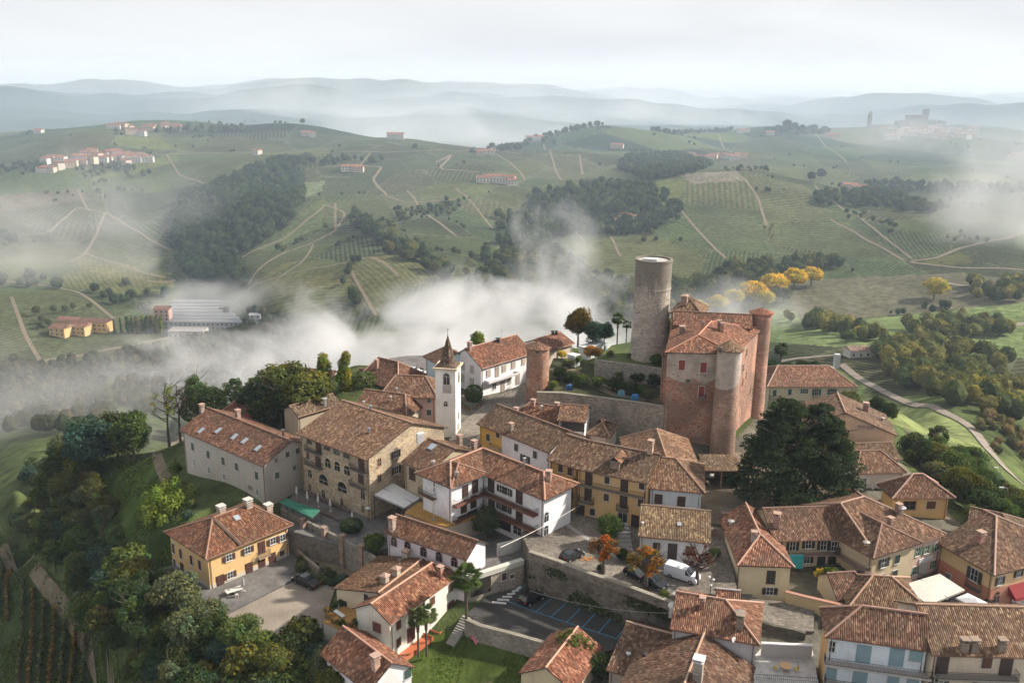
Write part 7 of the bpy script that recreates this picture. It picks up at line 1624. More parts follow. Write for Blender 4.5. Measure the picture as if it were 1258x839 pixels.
# hanging cloth and red awning
c0, c1 = L2.wallhit(966.5, 676, 0)[2], L2.wallhit(984, 676, 0)[2]; m = MB(); nrm = np.array([.05, -1, 0]) * 1.25; dz = np.array([0, 0, -2.5])
m.hull([c0 + nrm + dz * .9, c0 + nrm * 1.04 + dz * .9, c1 + nrm * 1.04 + dz, c1 + nrm + dz], [c0 + nrm, c0 + nrm * 1.04, c1 + nrm * 1.04, c1 + nrm]); solo('hanging_cloth', m, 'cloth', 'turquoise cloth hung over the gallery railing', 'cloth', (.02,.30,.36))
ra = Q1.wallhit(1241, 722, 1)[2]; A, B = Q1.planes[1]; u_q = (B - A) / np.linalg.norm(B - A); nq = np.array([u_q[1], -u_q[0]]); m = MB()
p0, p1 = ra[:2] - u_q * .5, ra[:2] + u_q * 3.6
m.hull([(*p0, ra[2] - 1.0), (*(p0 + nq * 1.6), ra[2] - 1.3), (*(p1 + nq * 1.6), ra[2] - 1.3), (*p1, ra[2] - 1.0)], [(*p0, ra[2] + .5), (*(p0 + nq * 1.55), ra[2] - .9), (*(p1 + nq * 1.55), ra[2] - .9), (*p1, ra[2] + .5)]); solo('red_awning', m, 'cloth', 'dark red awning over the corner cafe door', 'awning', (.23,.015,.02))
# bins, containers, air conditioner, slide, dish post, clutter
for k, (x, y) in enumerate([(411,684),(418,688),(422,690),(427,693)]):
    p = P3(x, y, -2.4); o = thing('white_bin', 'white wheeled bin in the row beside the ramp', 'bin', p, .5, 'white bins beside the ramp'); m = MB()
    m.hull([(-.5, -.4, .15), (.5, -.4, .15), (.5, .4, .15), (-.5, .4, .15)], [(-.62, -.5, 1.15), (.62, -.5, 1.15), (.62, .5, 1.15), (-.62, .5, 1.15)]); mk('body', m.mesh('body'), 'paint', o, (.6,.62,.63)); m = MB(); m.box((0, .02, 1.22), (1.34, 1.1, .12)); mk('lid', m.mesh('lid'), 'paint', o, (.66,.66,.66))
    for x_ in (-.45, .45): m = MB(); m.tube((x_ - .05, .3, .12), (x_ + .05, .3, .12), .12, .12, 8); mk('wheel', m.mesh('wheel'), 'rubber', o)
a, b = P3(716,441,15.6), P3(741,428,16.6); d = (b - a)[:2]; an = math.atan2(d[1], d[0]); c_ = (a + b) / 2
o = thing('site_container', 'long white site container on the castle garden slope', 'container', (c_[0], c_[1], 15.6), an); m = MB(); m.box((0, 0, 1.4), (float(np.linalg.norm(d)), 2.6, 2.8)); mk('body', m.mesh('body'), 'paint', o, (.58,.63,.62)); m = MB(); m.box((0, 0, 2.87), (float(np.linalg.norm(d)) + .3, 2.9, .14)); mk('roof', m.mesh('roof'), 'paint', o, (.62,.65,.66))
for k in (-.35, .1): m = MB(); m.box((k * 8, -1.33, 1.5), (1.1, .08, 1.1)); mk('window', m.mesh('window'), 'glass', o)
m = MB(); m.box((3.0, -1.33, 1.1), (.9, .08, 2.0)); mk('door', m.mesh('door'), 'paint', o, (.2,.3,.3))
p = P3(704.5,449,15.3); o = thing('white_cabin', 'small white cabin left of the long site container', 'cabin', p, an); m = MB(); m.box((0, 0, 1.3), (1.9, 2.2, 2.6)); mk('body', m.mesh('body'), 'paint', o, (.6,.64,.64)); m = MB(); m.box((0, 0, 2.66), (2.1, 2.4, .12)); mk('roof', m.mesh('roof'), 'paint', o, (.64,.66,.66)); m = MB(); m.box((0, -1.12, 1.1), (.9, .06, 2.0)); mk('door', m.mesh('door'), 'paint', o, (.3,.35,.36))
for (x, y, lab, cl) in [(763,486,'pale blue covered cart on the castle garden path', (.12,.32,.42)), (780,490.5,'bright blue tarpaulin bundle at the castle garden edge', (.02,.2,.5)), (699,478.5,'blue barrel behind the curtain wall railing', (.02,.1,.3))]:
    p = P3(x, y, 15.0); m = MB(); m.hull([(p[0] - .8, p[1] - .5, 15.0), (p[0] + .8, p[1] - .5, 15.0), (p[0] + .8, p[1] + .5, 15.0), (p[0] - .8, p[1] + .5, 15.0)], [(p[0] - .5, p[1] - .3, 16.1), (p[0] + .6, p[1] - .35, 16.0), (p[0] + .5, p[1] + .3, 16.15), (p[0] - .55, p[1] + .3, 16.0)]); solo('covered_cart' if 'cart' in lab else 'tarpaulin' if 'tarp' in lab else 'barrel', m, 'paint', lab, lab.split()[2] if 'cart' not in lab else 'cart', cl)
drape('garden_path', None, 1.6, 'earth', lift=.06, world=[P3(x, y, 15)[:2] for x, y in [(675,455),(690,452),(700,452),(712,460),(730,472),(755,484),(812,492)]])
strip('garden_path', [(675,455),(690,452),(700,453),(712,460),(730,473),(755,485),(812,493)], 15.0, 1.8, 'earth', lift=.03)
p = P3(583,791,-2.3); o = thing('garden_slide', 'small pink slide with red frame on the lawn', 'slide', p, .8); o.scale = (.75, .75, .75); m = MB(); m.hull([(-.3, -1.2, .1), (.3, -1.2, .1), (.3, .6, 1.3), (-.3, .6, 1.3)], [(-.3, -1.2, .2), (.3, -1.2, .2), (.3, .6, 1.4), (-.3, .6, 1.4)]); mk('chute', m.mesh('chute'), 'paint', o, (.65,.2,.28))
m = MB(); m.tube((-.3, .7, 0), (-.3, .7, 1.6), .04); m.tube((.3, .7, 0), (.3, .7, 1.6), .04)
for z in (.4, .8, 1.2): m.tube((-.3, .7, z), (.3, .7, z), .03)
mk('ladder', m.mesh('ladder'), 'paint', o, (.5,.06,.05))
p = P3(417,757,1.0); o = thing('deck_chair', 'white deck chair on the planted balcony of the beige house', 'chair', p, 1.0); m = MB(); m.hull([(-.35, -.9, .3), (.35, -.9, .3), (.35, .9, .7), (-.35, .9, .7)], [(-.35, -.9, .36), (.35, -.9, .36), (.35, .9, .76), (-.35, .9, .76)]); mk('seat', m.mesh('seat'), 'cloth', o, (.62,.62,.6)); m = MB(); m.tube((-.35, -.6, 0), (.35, -.6, 0), .03); m.tube((-.35, -.6, 0), (-.35, .5, .6), .03); m.tube((.35, -.6, 0), (.35, .5, .6), .03); mk('frame', m.mesh('frame'), 'metal', o, (.5,.5,.5))
for x, y in [(404,763),(412,768),(420,772),(430,776),(438,770),(403,756),(411,750),(420,745)]: tree('bush%d' % (x % 2), P3(x, y - 3, 1.0), 1.2, 'brown' if x % 3 else 'mid', 'potted plant along the edge of the planted balcony', 'potted plants of the planted balcony', None, 1.1)
r = H2.wallhit(516, 536, None)
m = MB(); q = P3(516.5, 540, 14.6); m.box((q[0], q[1], 14.9), (1.3, .9, 2.0), .5); m.box((q[0], q[1] - .5, 15.3), (1.0, .08, .75), .5); m.box((q[0], q[1] - .5, 14.4), (1.0, .08, .75), .5); H2.part('air_conditioner', m, 'paint', (.62,.62,.62))
for (x, y, l) in [(452.5,640,'white globe lamp standing at the corner of the sun terrace')]:
    p = P3(x, y, 1.6); o = thing('terrace_lamp', l, 'lamp', p); m = MB(); m.tube((0, 0, 0), (0, 0, 2.3), .05); mk('post', m.mesh('post'), 'iron', o); m = MB(); m.lathe((0, 0, 2.3), [(.05, 0), (.4, .15), (.45, .3), (.2, .42), (0, .45)], 14); mk('shade', m.mesh('shade'), 'paint', o, (.6,.65,.66))
def street_lamp(p, h, label, group, dirx=1.0):
    o = thing('street_lamp', label, 'lamp', p, 0, group); m = MB(); m.tube((0, 0, 0), (0, 0, h), .09, .05, 7); m.tube((0, 0, h), (dirx * .9, 0, h + .15), .04, .04, 5); mk('post', m.mesh('post'), 'metal', o, (.22,.26,.26)); m = MB(); m.box((dirx * 1.2, 0, h + .15), (.9, .35, .14)); mk('lamp_head', m.mesh('lamp_head'), 'paint', o, (.6,.62,.62)); return o
for x, y, h in [(1163,592,6),(1226,600,5),(1213,632,4.5),(1231,640,7),(1205,640,2.6)]: street_lamp(at(x, y), h, 'grey street lamp along the road below the right hand houses', 'street lamps below the right hand houses', -1)
o = thing('lantern_post', 'tall lamp post with round heads at the piazza corner', 'lamp', P3(871,745,ZPZ)); m = MB(); m.tube((0, 0, 0), (0, 0, 4.6), .07, .05, 7); mk('post', m.mesh('post'), 'iron', o)
for q in ((-.3, 4.5), (.3, 4.1), (0, 3.2)): m = MB(); m.lathe((q[0], 0, q[1]), [(.0, 0), (.2, .08), (.22, .25), (0, .4)], 10); mk('lamp_head', m.mesh('lamp_head'), 'paint', o, (.6,.6,.6))
sg = P3(801.8,769,.5); o = thing('road_sign', 'square white road sign with a blue symbol standing by the car park wall', 'sign', (sg[0], sg[1], 0)); m = MB(); m.tube((0, 0, 0), (0, 0, 3.0), .035); mk('post', m.mesh('post'), 'metal', o, (.4,.4,.4)); m = MB(); m.box((0, -.05, 2.9), (.62, .04, .95)); mk('plate', m.mesh('plate'), 'paint', o, (.62,.62,.66)); m = MB(); m.box((0, -.08, 3.05), (.36, .03, .42)); mk('symbol', m.mesh('symbol'), 'paint', o, (.03,.05,.3))
def cable(label, p0, p1, sag=.6, r=.03):
    a, b = np.array(p0, float), np.array(p1, float); t_ = np.linspace(0, 1, 13); pts = [a + (b - a) * q - np.array([0, 0, sag * 4 * q * (1 - q)]) for q in t_]; m = MB(); m.path(pts, r, 4); solo('cable', m, 'metal', label, 'cable', (.35,.34,.33))
cable('cable from the lilac house to the ochre row across the courtyard', P3(615,672,8.5), P3(733,607,11), .5)
cable('cable hanging over the blue bays of the car park', P3(650,725,4.5), P3(826,753,6.5), .9)
cable('cable from the street lamp to the cedars', P3(884,624,10), P3(1050,622,10), 1.0)
# orange leaf heaps and pots on the piazza
for x, y in [(705,677),(721,687)]:
    p = P3(x, y, ZPZ); m = MB()
    for k in range(40): v = _rs.normal(size=2) * (.6, .3); a_ = _rs.uniform(0, 6.28, 3); c0 = np.array([p[0] + v[0], p[1] + v[1], ZPZ + .04 + abs(_rs.normal()) * .06]); m.poly([c0 + np.array([math.cos(t), math.sin(t), .1]) * .14 for t in (0, 1.6, 3.1, 4.7)])
    solo('fallen_leaves', m, 'paint', 'heap of orange leaves by the black hatchback' if x < 710 else 'heap of orange leaves in mid piazza', 'leaves', (.5,.2,.04))['kind'] = 'stuff'
p = P3(790,670,ZPZ); o = thing('flower_pot', 'round planter with red flowers beside the low white house', 'planter', P3(771,683,ZPZ)); m = MB(); m.lathe((0, 0, 0), [(.5, 0), (.75, .6), (.7, .62), (0, .6)], 14); mk('pot', m.mesh('pot'), 'concrete', o); m = MB(); m.lathe((0, 0, .55), [(.7, 0), (.6, .3), (0, .45)], 12); mk('flowers', m.mesh('flowers'), 'paint', o, (.3,.05,.03))
for x, y in [(571,502),(575,504),(568,499),(585,501)]:
    o = thing('terracotta_pot', 'terracotta pot beside the bell tower', 'pot', P3(x, y, 9.75), 0, 'pots beside the bell tower'); m = MB(); m.lathe((0, 0, 0), [(.25, 0), (.4, .6), (.35, .6), (0, .55)], 10); mk('pot', m.mesh('pot'), 'paint', o, (.3,.13,.08)); m = MB(); m.lathe((0, 0, .5), [(.3, 0), (.4, .3), (.2, .7), (0, .8)], 8); mk('plant', m.mesh('plant'), 'paint', o, (.05,.08,.03))
# ------------------------------------------------------------------ vehicles
CARC = {}
def car(rear, front, z, color, kind, label, group=None, fl=None):
    a, b = P3(*rear, z), P3(*front, z); d = (b - a)[:2]; ang = math.atan2(d[1], d[0]); c = (a + b) / 2
    S = dict(hatch=(4.0, 1.75, 1.48), suv=(4.4, 1.85, 1.75), van=(5.1, 1.95, 1.95), pickup=(5.2, 1.9, 1.8))[kind]; l, w, h = S
    o = thing({'hatch': 'parked_car', 'suv': 'parked_car', 'van': 'delivery_van', 'pickup': 'pickup_truck'}[kind], label, {'van': 'van', 'pickup': 'pickup truck'}.get(kind, 'car'), (c[0], c[1], z), ang, group)
    if kind not in CARC:
        hl = l / 2; zb = .32; zs = .95 if kind in ('hatch',) else 1.08
        if kind == 'van': low = [(-hl, .3), (-hl, 1.2), (hl - .95, 1.2), (hl - .1, .92), (hl, .6), (hl, .3)]
        else: low = [(-hl, .35), (-hl + .04, zs - .1), (-hl + .15, zs), (hl - 1.25, zs), (hl - .2, zs - .22), (hl, zs - .45), (hl, .3)]
        m = MB()
        def ext(pr, w0, w1=None, ztop=None, mi=0):
            w1 = w1 or w0; A = [(x, -w0 / 2 if zz < (ztop or 9) else -w1 / 2, zz) for x, zz in pr]; B = [(x, -y, zz) for (x, y, zz) in A]; n = len(A)
            m.poly(A[::-1], mi); m.poly(B, mi)
            for i in range(n): j = (i + 1) % n; m.poly([A[i], A[j], B[j], B[i]], mi)
        ext(low[::-1], w); body = m.mesh('body'); m = MB()
        cab = {'hatch': [(-hl + .15, zs), (-hl + .55, h), (hl - 2.1, h), (hl - 1.3, zs)], 'suv': [(-hl + .1, zs), (-hl + .3, h), (hl - 2.1, h), (hl - 1.4, zs)], 'van': [(-hl, 1.2), (-hl + .06, h), (hl - 1.75, h), (hl - .95, 1.2)], 'pickup': [(-hl + 1.9, zs), (-hl + 2.1, h), (hl - 1.9, h), (hl - 1.35, zs)]}[kind]
        ext(cab[::-1], w - .06, w - .32, h - .05); glassy = m.mesh('windows'); m = MB()
        x0, x1 = cab[1][0], cab[2][0]; m.box(((x0 + x1) / 2, 0, h + .015), (x1 - x0 + .06, w - .3, .05))
        for x, zz in ((x0, 0), (x1, 0), ((x0 + x1) / 2, 0)):
            for s_ in (-1, 1): m.tube(({x0: cab[0][0], x1: cab[3][0]}.get(x, x), s_ * (w / 2 - .04), cab[0][1]), (x, s_ * (w / 2 - .16), h), .05, .05, 4)
        if kind == 'van':
            m.hull([(-hl - .01, -w / 2 + .02, 1.19), (hl - 1.75, -w / 2 + .02, 1.19), (hl - 1.75, w / 2 - .02, 1.19), (-hl - .01, w / 2 - .02, 1.19)], [(-hl + .06, -w / 2 + .12, h + .03), (hl - 1.85, -w / 2 + .12, h + .03), (hl - 1.85, w / 2 - .12, h + .03), (-hl + .06, w / 2 - .12, h + .03)])
        if kind == 'suv':
            for y in (-.55, .55): m.tube((-1.4, y, h + .12), (.4, y, h + .12), .03, .03, 4)
            for x in (-1.1, 0.1): m.tube((x, -.7, h + .14), (x, .7, h + .14), .035, .035, 4)
        rf = m.mesh('roof'); m = MB(); m.tube((0, -.11, 0), (0, .11, 0), .33, .33, 16); ty = m.mesh('tyre'); m = MB(); m.tube((0, -.125, 0), (0, .125, 0), .19, .19, 12); rm = m.mesh('rim'); m = MB(); m.box((0, 0, 0), (.08, .38, .16)); hd = m.mesh('headlight'); m = MB(); m.box((0, 0, 0), (.08, .3, .2)); tl = m.mesh('tail_light')
        bed = None
        if kind == 'pickup': m = MB(); m.box((-hl + .95, 0, zs + .01), (1.6, w - .3, .06)); bed = m.mesh('load_bed')
        for me_, mt in ((body, 'car_paint'), (glassy, 'glass'), (rf, 'car_paint'), (ty, 'rubber'), (rm, 'metal'), (hd, 'lamp_lens'), (tl, 'tail_lens')): me_.materials.append(MAT[mt])
        if bed: bed.materials.append(MAT['rubber'])
        CARC[kind] = (body, glassy, rf, ty, rm, hd, tl, bed, l, w)
    body, glassy, rf, ty, rm, hd, tl, bed, l, w = CARC[kind]
    mk('body', body, None, o, color); mk('windows', glassy, None, o); mk('roof', rf, None, o, color)
    for x in (-l * .31, l * .32):
        for y in (-w / 2 + .08, w / 2 - .08): t_ = mk('wheel', ty, None, o, (1, 1, 1), (x, y, .33)); mk('rim', rm, None, t_, (.5,.5,.5))
    for y in (-w / 2 + .3, w / 2 - .3): mk('headlight', hd, None, o, (1, 1, 1), (l / 2 - .02, y, .68)); mk('tail_light', tl, None, o, (1, 1, 1), (-l / 2 + .02, y, .85))
    if bed: mk('load_bed', bed, None, o)
    return o
car((390,724), (363,712), -3.0, (.008,.009,.011), 'pickup', 'black pickup truck parked beside the villa yard')
car((643,744), (664,733), .05, (.007,.007,.008), 'suv', 'black off road car with roof rack parked in the blue bays')
car((691,691), (714,681), ZPZ, (.012,.014,.018), 'hatch', 'black hatchback alone at the piazza parapet')
car((774,705), (790,713), ZPZ, (.01,.01,.012), 'hatch', 'dark car on the left half hidden by the golden brown pollard tree')
car((795,716), (812,723), ZPZ, (.012,.013,.016), 'hatch', 'dark car on the right of the golden brown pollard trunk')
car((822,705), (854,715), ZPZ, (.62,.66,.72), 'van', 'white delivery van parked in front of the low white house')
car((873,578), (871,589), 6.95, (.6,.6,.6), 'hatch', 'white car under the tiled car shelter')
car((503,462), (511,457), 10.3, (.6,.62,.66), 'suv', 'white car at the back of the church terrace, farthest from the bell tower'); car((512,464), (521,459), 10.3, (.62,.64,.68), 'hatch', 'white car in the middle of the three on the church terrace'); car((517,469), (525,463), 10.3, (.08,.16,.25), 'hatch', 'steel blue car beside the turquoise walled house')
car((1212,748), (1230,756), 1.9, (.015,.015,.018), 'hatch', 'dark car behind the white square parasol near the corner cafe')
# ------------------------------------------------------------------ people
def person(p, ang, label, top, legs, group=None, s=1.0, stride=.12, hair=(.04,.025,.02)):
    o = thing('person', label, 'person', p, ang, group); o.scale = (s, s, s)
    def rings(pts, n=10):
        V, Fq = [], []
        for (cx, cy, z, rx, ry) in pts:
            V += [(cx + rx * math.cos(t), cy + ry * math.sin(t), z) for t in np.linspace(0, 2 * math.pi, n, endpoint=False)]
        for i in range(len(pts) - 1):
            for k in range(n): Fq.append((i * n + k, i * n + (k + 1) % n, (i + 1) * n + (k + 1) % n, (i + 1) * n + k))
        Fq.append(tuple(range(n))[::-1]); Fq.append(tuple((len(pts) - 1) * n + k for k in range(n))); return V, Fq
    bm_v, bm_f, mi = [], [], []
    def add(pts, m_, n=10):
        V, Fq = rings(pts, n); b0 = len(bm_v); bm_v.extend(V); bm_f.extend([tuple(q + b0 for q in f) for f in Fq]); mi.extend([m_] * len(Fq))
    for sgn, st in ((-1, stride), (1, -stride)):
        add([(sgn * .10, st - .06, .0, .05, .12), (sgn * .10, st, .09, .05, .06), (sgn * .10, st * .6, .45, .065, .07), (sgn * .09, 0, .82, .09, .10), (sgn * .07, 0, .95, .10, .11)], 1)
        add([(sgn * .22, 0, 1.42, .055, .06), (sgn * .26, st * .5, 1.15, .045, .05), (sgn * .27, -st * .8 - .05, .9, .036, .04), (sgn * .26, -st - .09, .8, .04, .03)], 0, 8)
    add([(0, 0, .88, .17, .12), (0, 0, 1.05, .155, .11), (0, 0, 1.3, .2, .12), (0, 0, 1.42, .21, .11), (0, 0, 1.49, .09, .07), (0, 0, 1.54, .055, .055)], 0)
    add([(0, 0, 1.5, .05, .05), (0, -.01, 1.57, .07, .085), (0, -.01, 1.65, .08, .095), (0, 0, 1.72, .07, .085), (0, 0, 1.77, .03, .04)], 2)
    me = bpy.data.meshes.new('body'); me.from_pydata(bm_v, [], bm_f); me.polygons.foreach_set('material_index', mi); me.polygons.foreach_set('use_smooth', [True] * len(bm_f))
    for c in (top, legs): 
        mt = MAT['cloth'].copy(); nd = mt.node_tree.nodes; oi = [q for q in nd if q.type == 'OBJECT_INFO'][0]; rgb = nd.new('ShaderNodeRGB'); rgb.outputs[0].default_value = c + (1,)
        for l_ in list(oi.outputs['Color'].links): mt.node_tree.links.new(rgb.outputs[0], l_.to_socket)
        me.materials.append(mt)
    me.materials.append(MAT['skin']); mk('body', me, None, o)
    m = MB(); m.lathe((0, .01, 1.64), [(.098, 0), (.095, .07), (.06, .14), (0, .16)], 10); mk('hair', m.mesh('hair'), 'cloth', o, hair)
DRK = (.02,.02,.025)
for k, (x, y, t_, l_, lb) in enumerate([(499,460,(.02,.02,.03),DRK,'dark clad person standing farthest left at the church terrace viewpoint'),(501.5,457,(.05,.03,.03),DRK,'person in a brown jacket at the viewpoint beside the dark clad one'),(505,455,(.3,.28,.26),DRK,'person in a pale jacket at the church terrace viewpoint'),(509,454,(.03,.03,.05),DRK,'person in navy at the back rail of the church terrace'),(512,453,(.15,.1,.08),(.04,.05,.08),'person in tan top and jeans at the church terrace rail'),(517,455,(.02,.02,.02),DRK,'person in black, left of the pair by the turquoise house'),(519.5,455.5,(.03,.03,.04),DRK,'person in charcoal, right of the pair by the turquoise house'),(503,463,(.4,.38,.36),(.05,.05,.07),'person in a light top walking in front of the white cars')]):
    person(P3(x, y + 4, 10.3), k * 1.1, lb, t_, l_)
person(P3(578,492,9.75), .5, 'person in a dark red coat near the white farmhouse corner', (.12,.02,.03), DRK)
person(P3(691,656.5,ZPZ), 2.0, 'small child in a pink red top on the empty piazza', (.3,.05,.08), (.05,.04,.08), None, .68)
person(P3(1243,746,1.9), 1.0, 'person in a white top outside the corner cafe', (.6,.6,.6), DRK)
# ------------------------------------------------------------------ far villages, farms and works
def mini(px, py, l, w, h, ang, label, group=None, wall=(.55,.5,.44), roof=(.34,.14,.095), base=None, flat_=False, cat='house', name='distant_house', sink=1.0):
    p = G(px, py) if base is None else base; o = thing(name, label, cat, p, ang, group); m = MB(); m.box((0, 0, h / 2 - sink / 2), (l, w, h + sink)); mk('wall', m.mesh('wall'), 'plaster', o, wall); m = MB(); e = .5; rr = w * .22 if not flat_ else .4
    a = [(-l / 2 - e, -w / 2 - e, h), (l / 2 + e, -w / 2 - e, h), (l / 2 + e, w / 2 + e, h), (-l / 2 - e, w / 2 + e, h)]; r0, r1 = (-l / 2 - e, 0, h + rr), (l / 2 + e, 0, h + rr)
    m.poly([a[0], a[1], r1, r0], 0, [(0, 0), (l, 0), (l, w / 2), (0, w / 2)]); m.poly([a[2], a[3], r0, r1], 0, [(0, 0), (l, 0), (l, w / 2), (0, w / 2)]); m.poly([a[1], a[2], r1]); m.poly([a[3], a[0], r0]); m.poly(a[::-1]); mk('roof', m.mesh('roof'), 'roof_tiles' if not flat_ else 'metal', o, roof)
    m = MB(); nw = max(2, int(l / 3.5))
    for fl in range(max(1, int(h / 3))):
        for k in range(nw):
            x = -l / 2 + l * (k + .5) / nw
            for s_ in (-1, 1): m.box((x, s_ * (w / 2 + .02), 1.6 + fl * 3), (1.0, .06, 1.4))
    wn_ = mk('windows', m.mesh('windows'), 'glass', o); return o
gm = np.random.default_rng(5)
WP = [(.6,.55,.5), (.62,.6,.58), (.55,.42,.32), (.6,.5,.38), (.5,.45,.4), (.6,.45,.4)]
for k in range(30):
    t_ = k / 29; x = 56 + 108 * t_ + gm.normal() * 4; y = 208 - 14 * math.sin(t_ * 2.2) + gm.uniform(-6, 6)
    mini(x, y, gm.uniform(10, 20), gm.uniform(8, 11), gm.uniform(5, 9), gm.uniform(-.5, .5), 'small tiled house in the hillside village at far left', 'houses of the left hillside village', WP[k % 6])
for k, (x, y) in enumerate([(164,199),(172,197),(179,199),(168,195)]): mini(x, y, 22, 11, 7, .2, 'white house at the right end of the left hillside village', 'white houses of the left village', (.64,.62,.6), (.3,.2,.17))
for k in range(18):
    x = 140 + k * 4.8 + gm.normal() * 1.5; mini(x, 159 + gm.uniform(-2, 3) + (6 if 4 < k < 8 else 0), gm.uniform(12, 22), 10, gm.uniform(5, 8), gm.uniform(-.5, .5), 'tiny red roofed house on the left hilltop', 'houses on the left hilltop', WP[k % 6], (.26,.12,.09))
for x, y, l, lb in [(48,164,14,'lone farmhouse on the far left ridge'),(430,210,22,'farmhouse among trees on the middle slope'),(440,211,14,'pale annexe beside the middle slope farmhouse'),(486,171,26,'brown farmhouse on the ridge skyline'),(600,190,20,'white house beside the ridge road'),(590,191,12,'small cottage left of the white ridge house'),(606,222,24,'upper white shed of the winery on the slope'),(618,225,30,'long white shed of the winery on the slope'),(594,224,16,'brown house at the winery on the slope'),(628,227,12,'small shed at the end of the winery'),(655,174,26,'white farm at the foot of the conical hill'),(664,172,14,'small barn right of the white hill farm'),(758,182,22,'pink farmhouse on the far saddle'),(771,271,16,'red roofed house in the middle wood'),(762,277,12,'hut below the red roofed wood house'),(831,162,30,'villa at the left end of the far right ridge'),(913,163,24,'long house on the far right ridge'),(946,166,16,'white chapel on the far right ridge'),(1043,232,20,'white farm half hidden in trees on the right hill'),(1054,234,18,'low barn beside the right hill farm'),(1022,170,26,'pale house on the hazy right skyline'),(1247,194,26,'farmhouse in cloud at the right edge'),(376,167,14,'small house by the left ridge trees'),(384,168,10,'shed beside the left ridge trees'),(316,190,10,'roadside cottage on the left ridge road')]:
    mini(x, y, l, 10, 6 if l < 25 else 8, gm.uniform(-.4, .4), lb, None, WP[int(x) % 6])
for k in range(16): mini(820 + k * 6.2 + gm.normal() * 2, 196 + gm.uniform(-3, 3), gm.uniform(10, 18), 9, 6, gm.uniform(-.5, .5), 'tiny house in the hamlet above the striped hill', 'houses of the hamlet above the striped hill', WP[k % 6])
for k in range(22): mini(1090 + k * 5 + gm.normal() * 2, 166 + gm.uniform(-4, 6), gm.uniform(16, 30), 13, gm.uniform(7, 11), gm.uniform(-.5, .5), 'hazy house in the village around the distant castle', 'houses round the distant castle', WP[k % 6], (.3,.2,.17))
p = G(1123, 158); o = thing('distant_castle', 'hazy square castle with a tall tower on the right skyline', 'castle', p); m = MB(); m.box((0, 0, 12), (36, 24, 34)); m.box((23, 3, 16), (10, 10, 52)); m.box((-24, 0, 7), (14, 16, 22))
mk('wall', m.mesh('wall'), 'stonework', o, (.3,.26,.23))
p = G(1067, 160); m = MB(); m.box((p[0], p[1], p[2] + 14), (7, 7, 34)); m.hull([(p[0] - 4, p[1] - 4, p[2] + 31), (p[0] + 4, p[1] - 4, p[2] + 31), (p[0] + 4, p[1] + 4, p[2] + 31), (p[0] - 4, p[1] + 4, p[2] + 31)], [(p[0] - .1, p[1] - .1, p[2] + 41), (p[0] + .1, p[1] - .1, p[2] + 41), (p[0] + .1, p[1] + .1, p[2] + 41), (p[0] - .1, p[1] + .1, p[2] + 41)]); solo('distant_church_tower', m, 'stonework', 'thin church tower left of the distant castle', 'tower', (.28,.25,.23))
# ochre farm and the long roofed works
mini(77, 411, 13, 11, 6, -.25, 'ochre farmhouse at the left end of the farm', None, (.58,.42,.2), (.26,.13,.09)); mini(100, 409, 14, 11, 6, -.2, 'ochre farmhouse in the middle of the farm', None, (.58,.40,.18), (.26,.13,.09)); mini(119, 405, 22, 10, 7, -.15, 'long ochre range at the right end of the farm', None, (.56,.36,.14), (.2,.1,.08)); mini(90, 400, 20, 9, 5, -.1, 'low rear building of the ochre farm', None, (.5,.35,.2), (.3,.14,.11))
mini(202, 402, 11, 10, 15, .1, 'tall pink block beside the long roofed works', None, (.55,.38,.32), (.3,.16,.13), cat='building'); mini(232, 412, 26, 14, 5, .05, 'low pale building in front of the works', None, (.5,.47,.44), (.4,.38,.36), flat_=True, cat='building')
for k in range(7):
    y = 404 - k * 4.2; mini(264 + k * .6, y, 74, 8.5, 6.5, .02, 'long grey shed of the valley works', 'parallel grey sheds of the works', (.35,.35,.36), (.22,.23,.25), flat_=True, cat='shed', name='works_shed')
mini(314, 395, 8, 8, 6, .2, 'silver plant equipment at the right end of the works', None, (.5,.5,.52), (.4,.4,.42), flat_=True, cat='building')
mini(1053, 437, 12, 8, 4, .1, 'small shed beside the meadow in the right valley', None, (.5,.48,.45), (.3,.2,.17))
o = thing('concrete_silo', 'pale square silo at the corner of the meadow track', 'silo', G(1027, 452)); m = MB(); m.box((0, 0, 3), (2.6, 2.6, 9)); mk('wall', m.mesh('wall'), 'plaster', o, (.5,.52,.54))
# ------------------------------------------------------------------ air: one even haze and the banks of valley mist
def volmat(name, color, dens, aniso=.0):
    m = bpy.data.materials.new(name); m.use_nodes = True; t = m.node_tree; t.nodes.clear()
    o = t.nodes.new('ShaderNodeOutputMaterial'); v = t.nodes.new('ShaderNodeVolumePrincipled')
    v.inputs['Color'].default_value = color + (1,); v.inputs['Density'].default_value = dens; v.inputs['Anisotropy'].default_value = aniso
    L(t, v.outputs[0], o.inputs['Volume']); return m, t, v
hz, _, _ = volmat('haze_air', (.68, .83, 1.0), HAZE_D, .1)
b = MB(); _zl = min(float(_ZZ.min()), -205) - 1.0; _zh = max(float(_ZZ.max()), CZ, 275) + 4.0
b.prism([(-11000, -60), (11000, -60), (11000, 9700), (-11000, 9700)], _zl, _zh)
me = b.mesh('haze'); me.materials.append(hz); o = bpy.data.objects.new('haze', me); col.objects.link(o); o['kind'] = 'stuff'; o['label'] = 'pale blue haze filling the whole valley air'; o['category'] = 'haze'
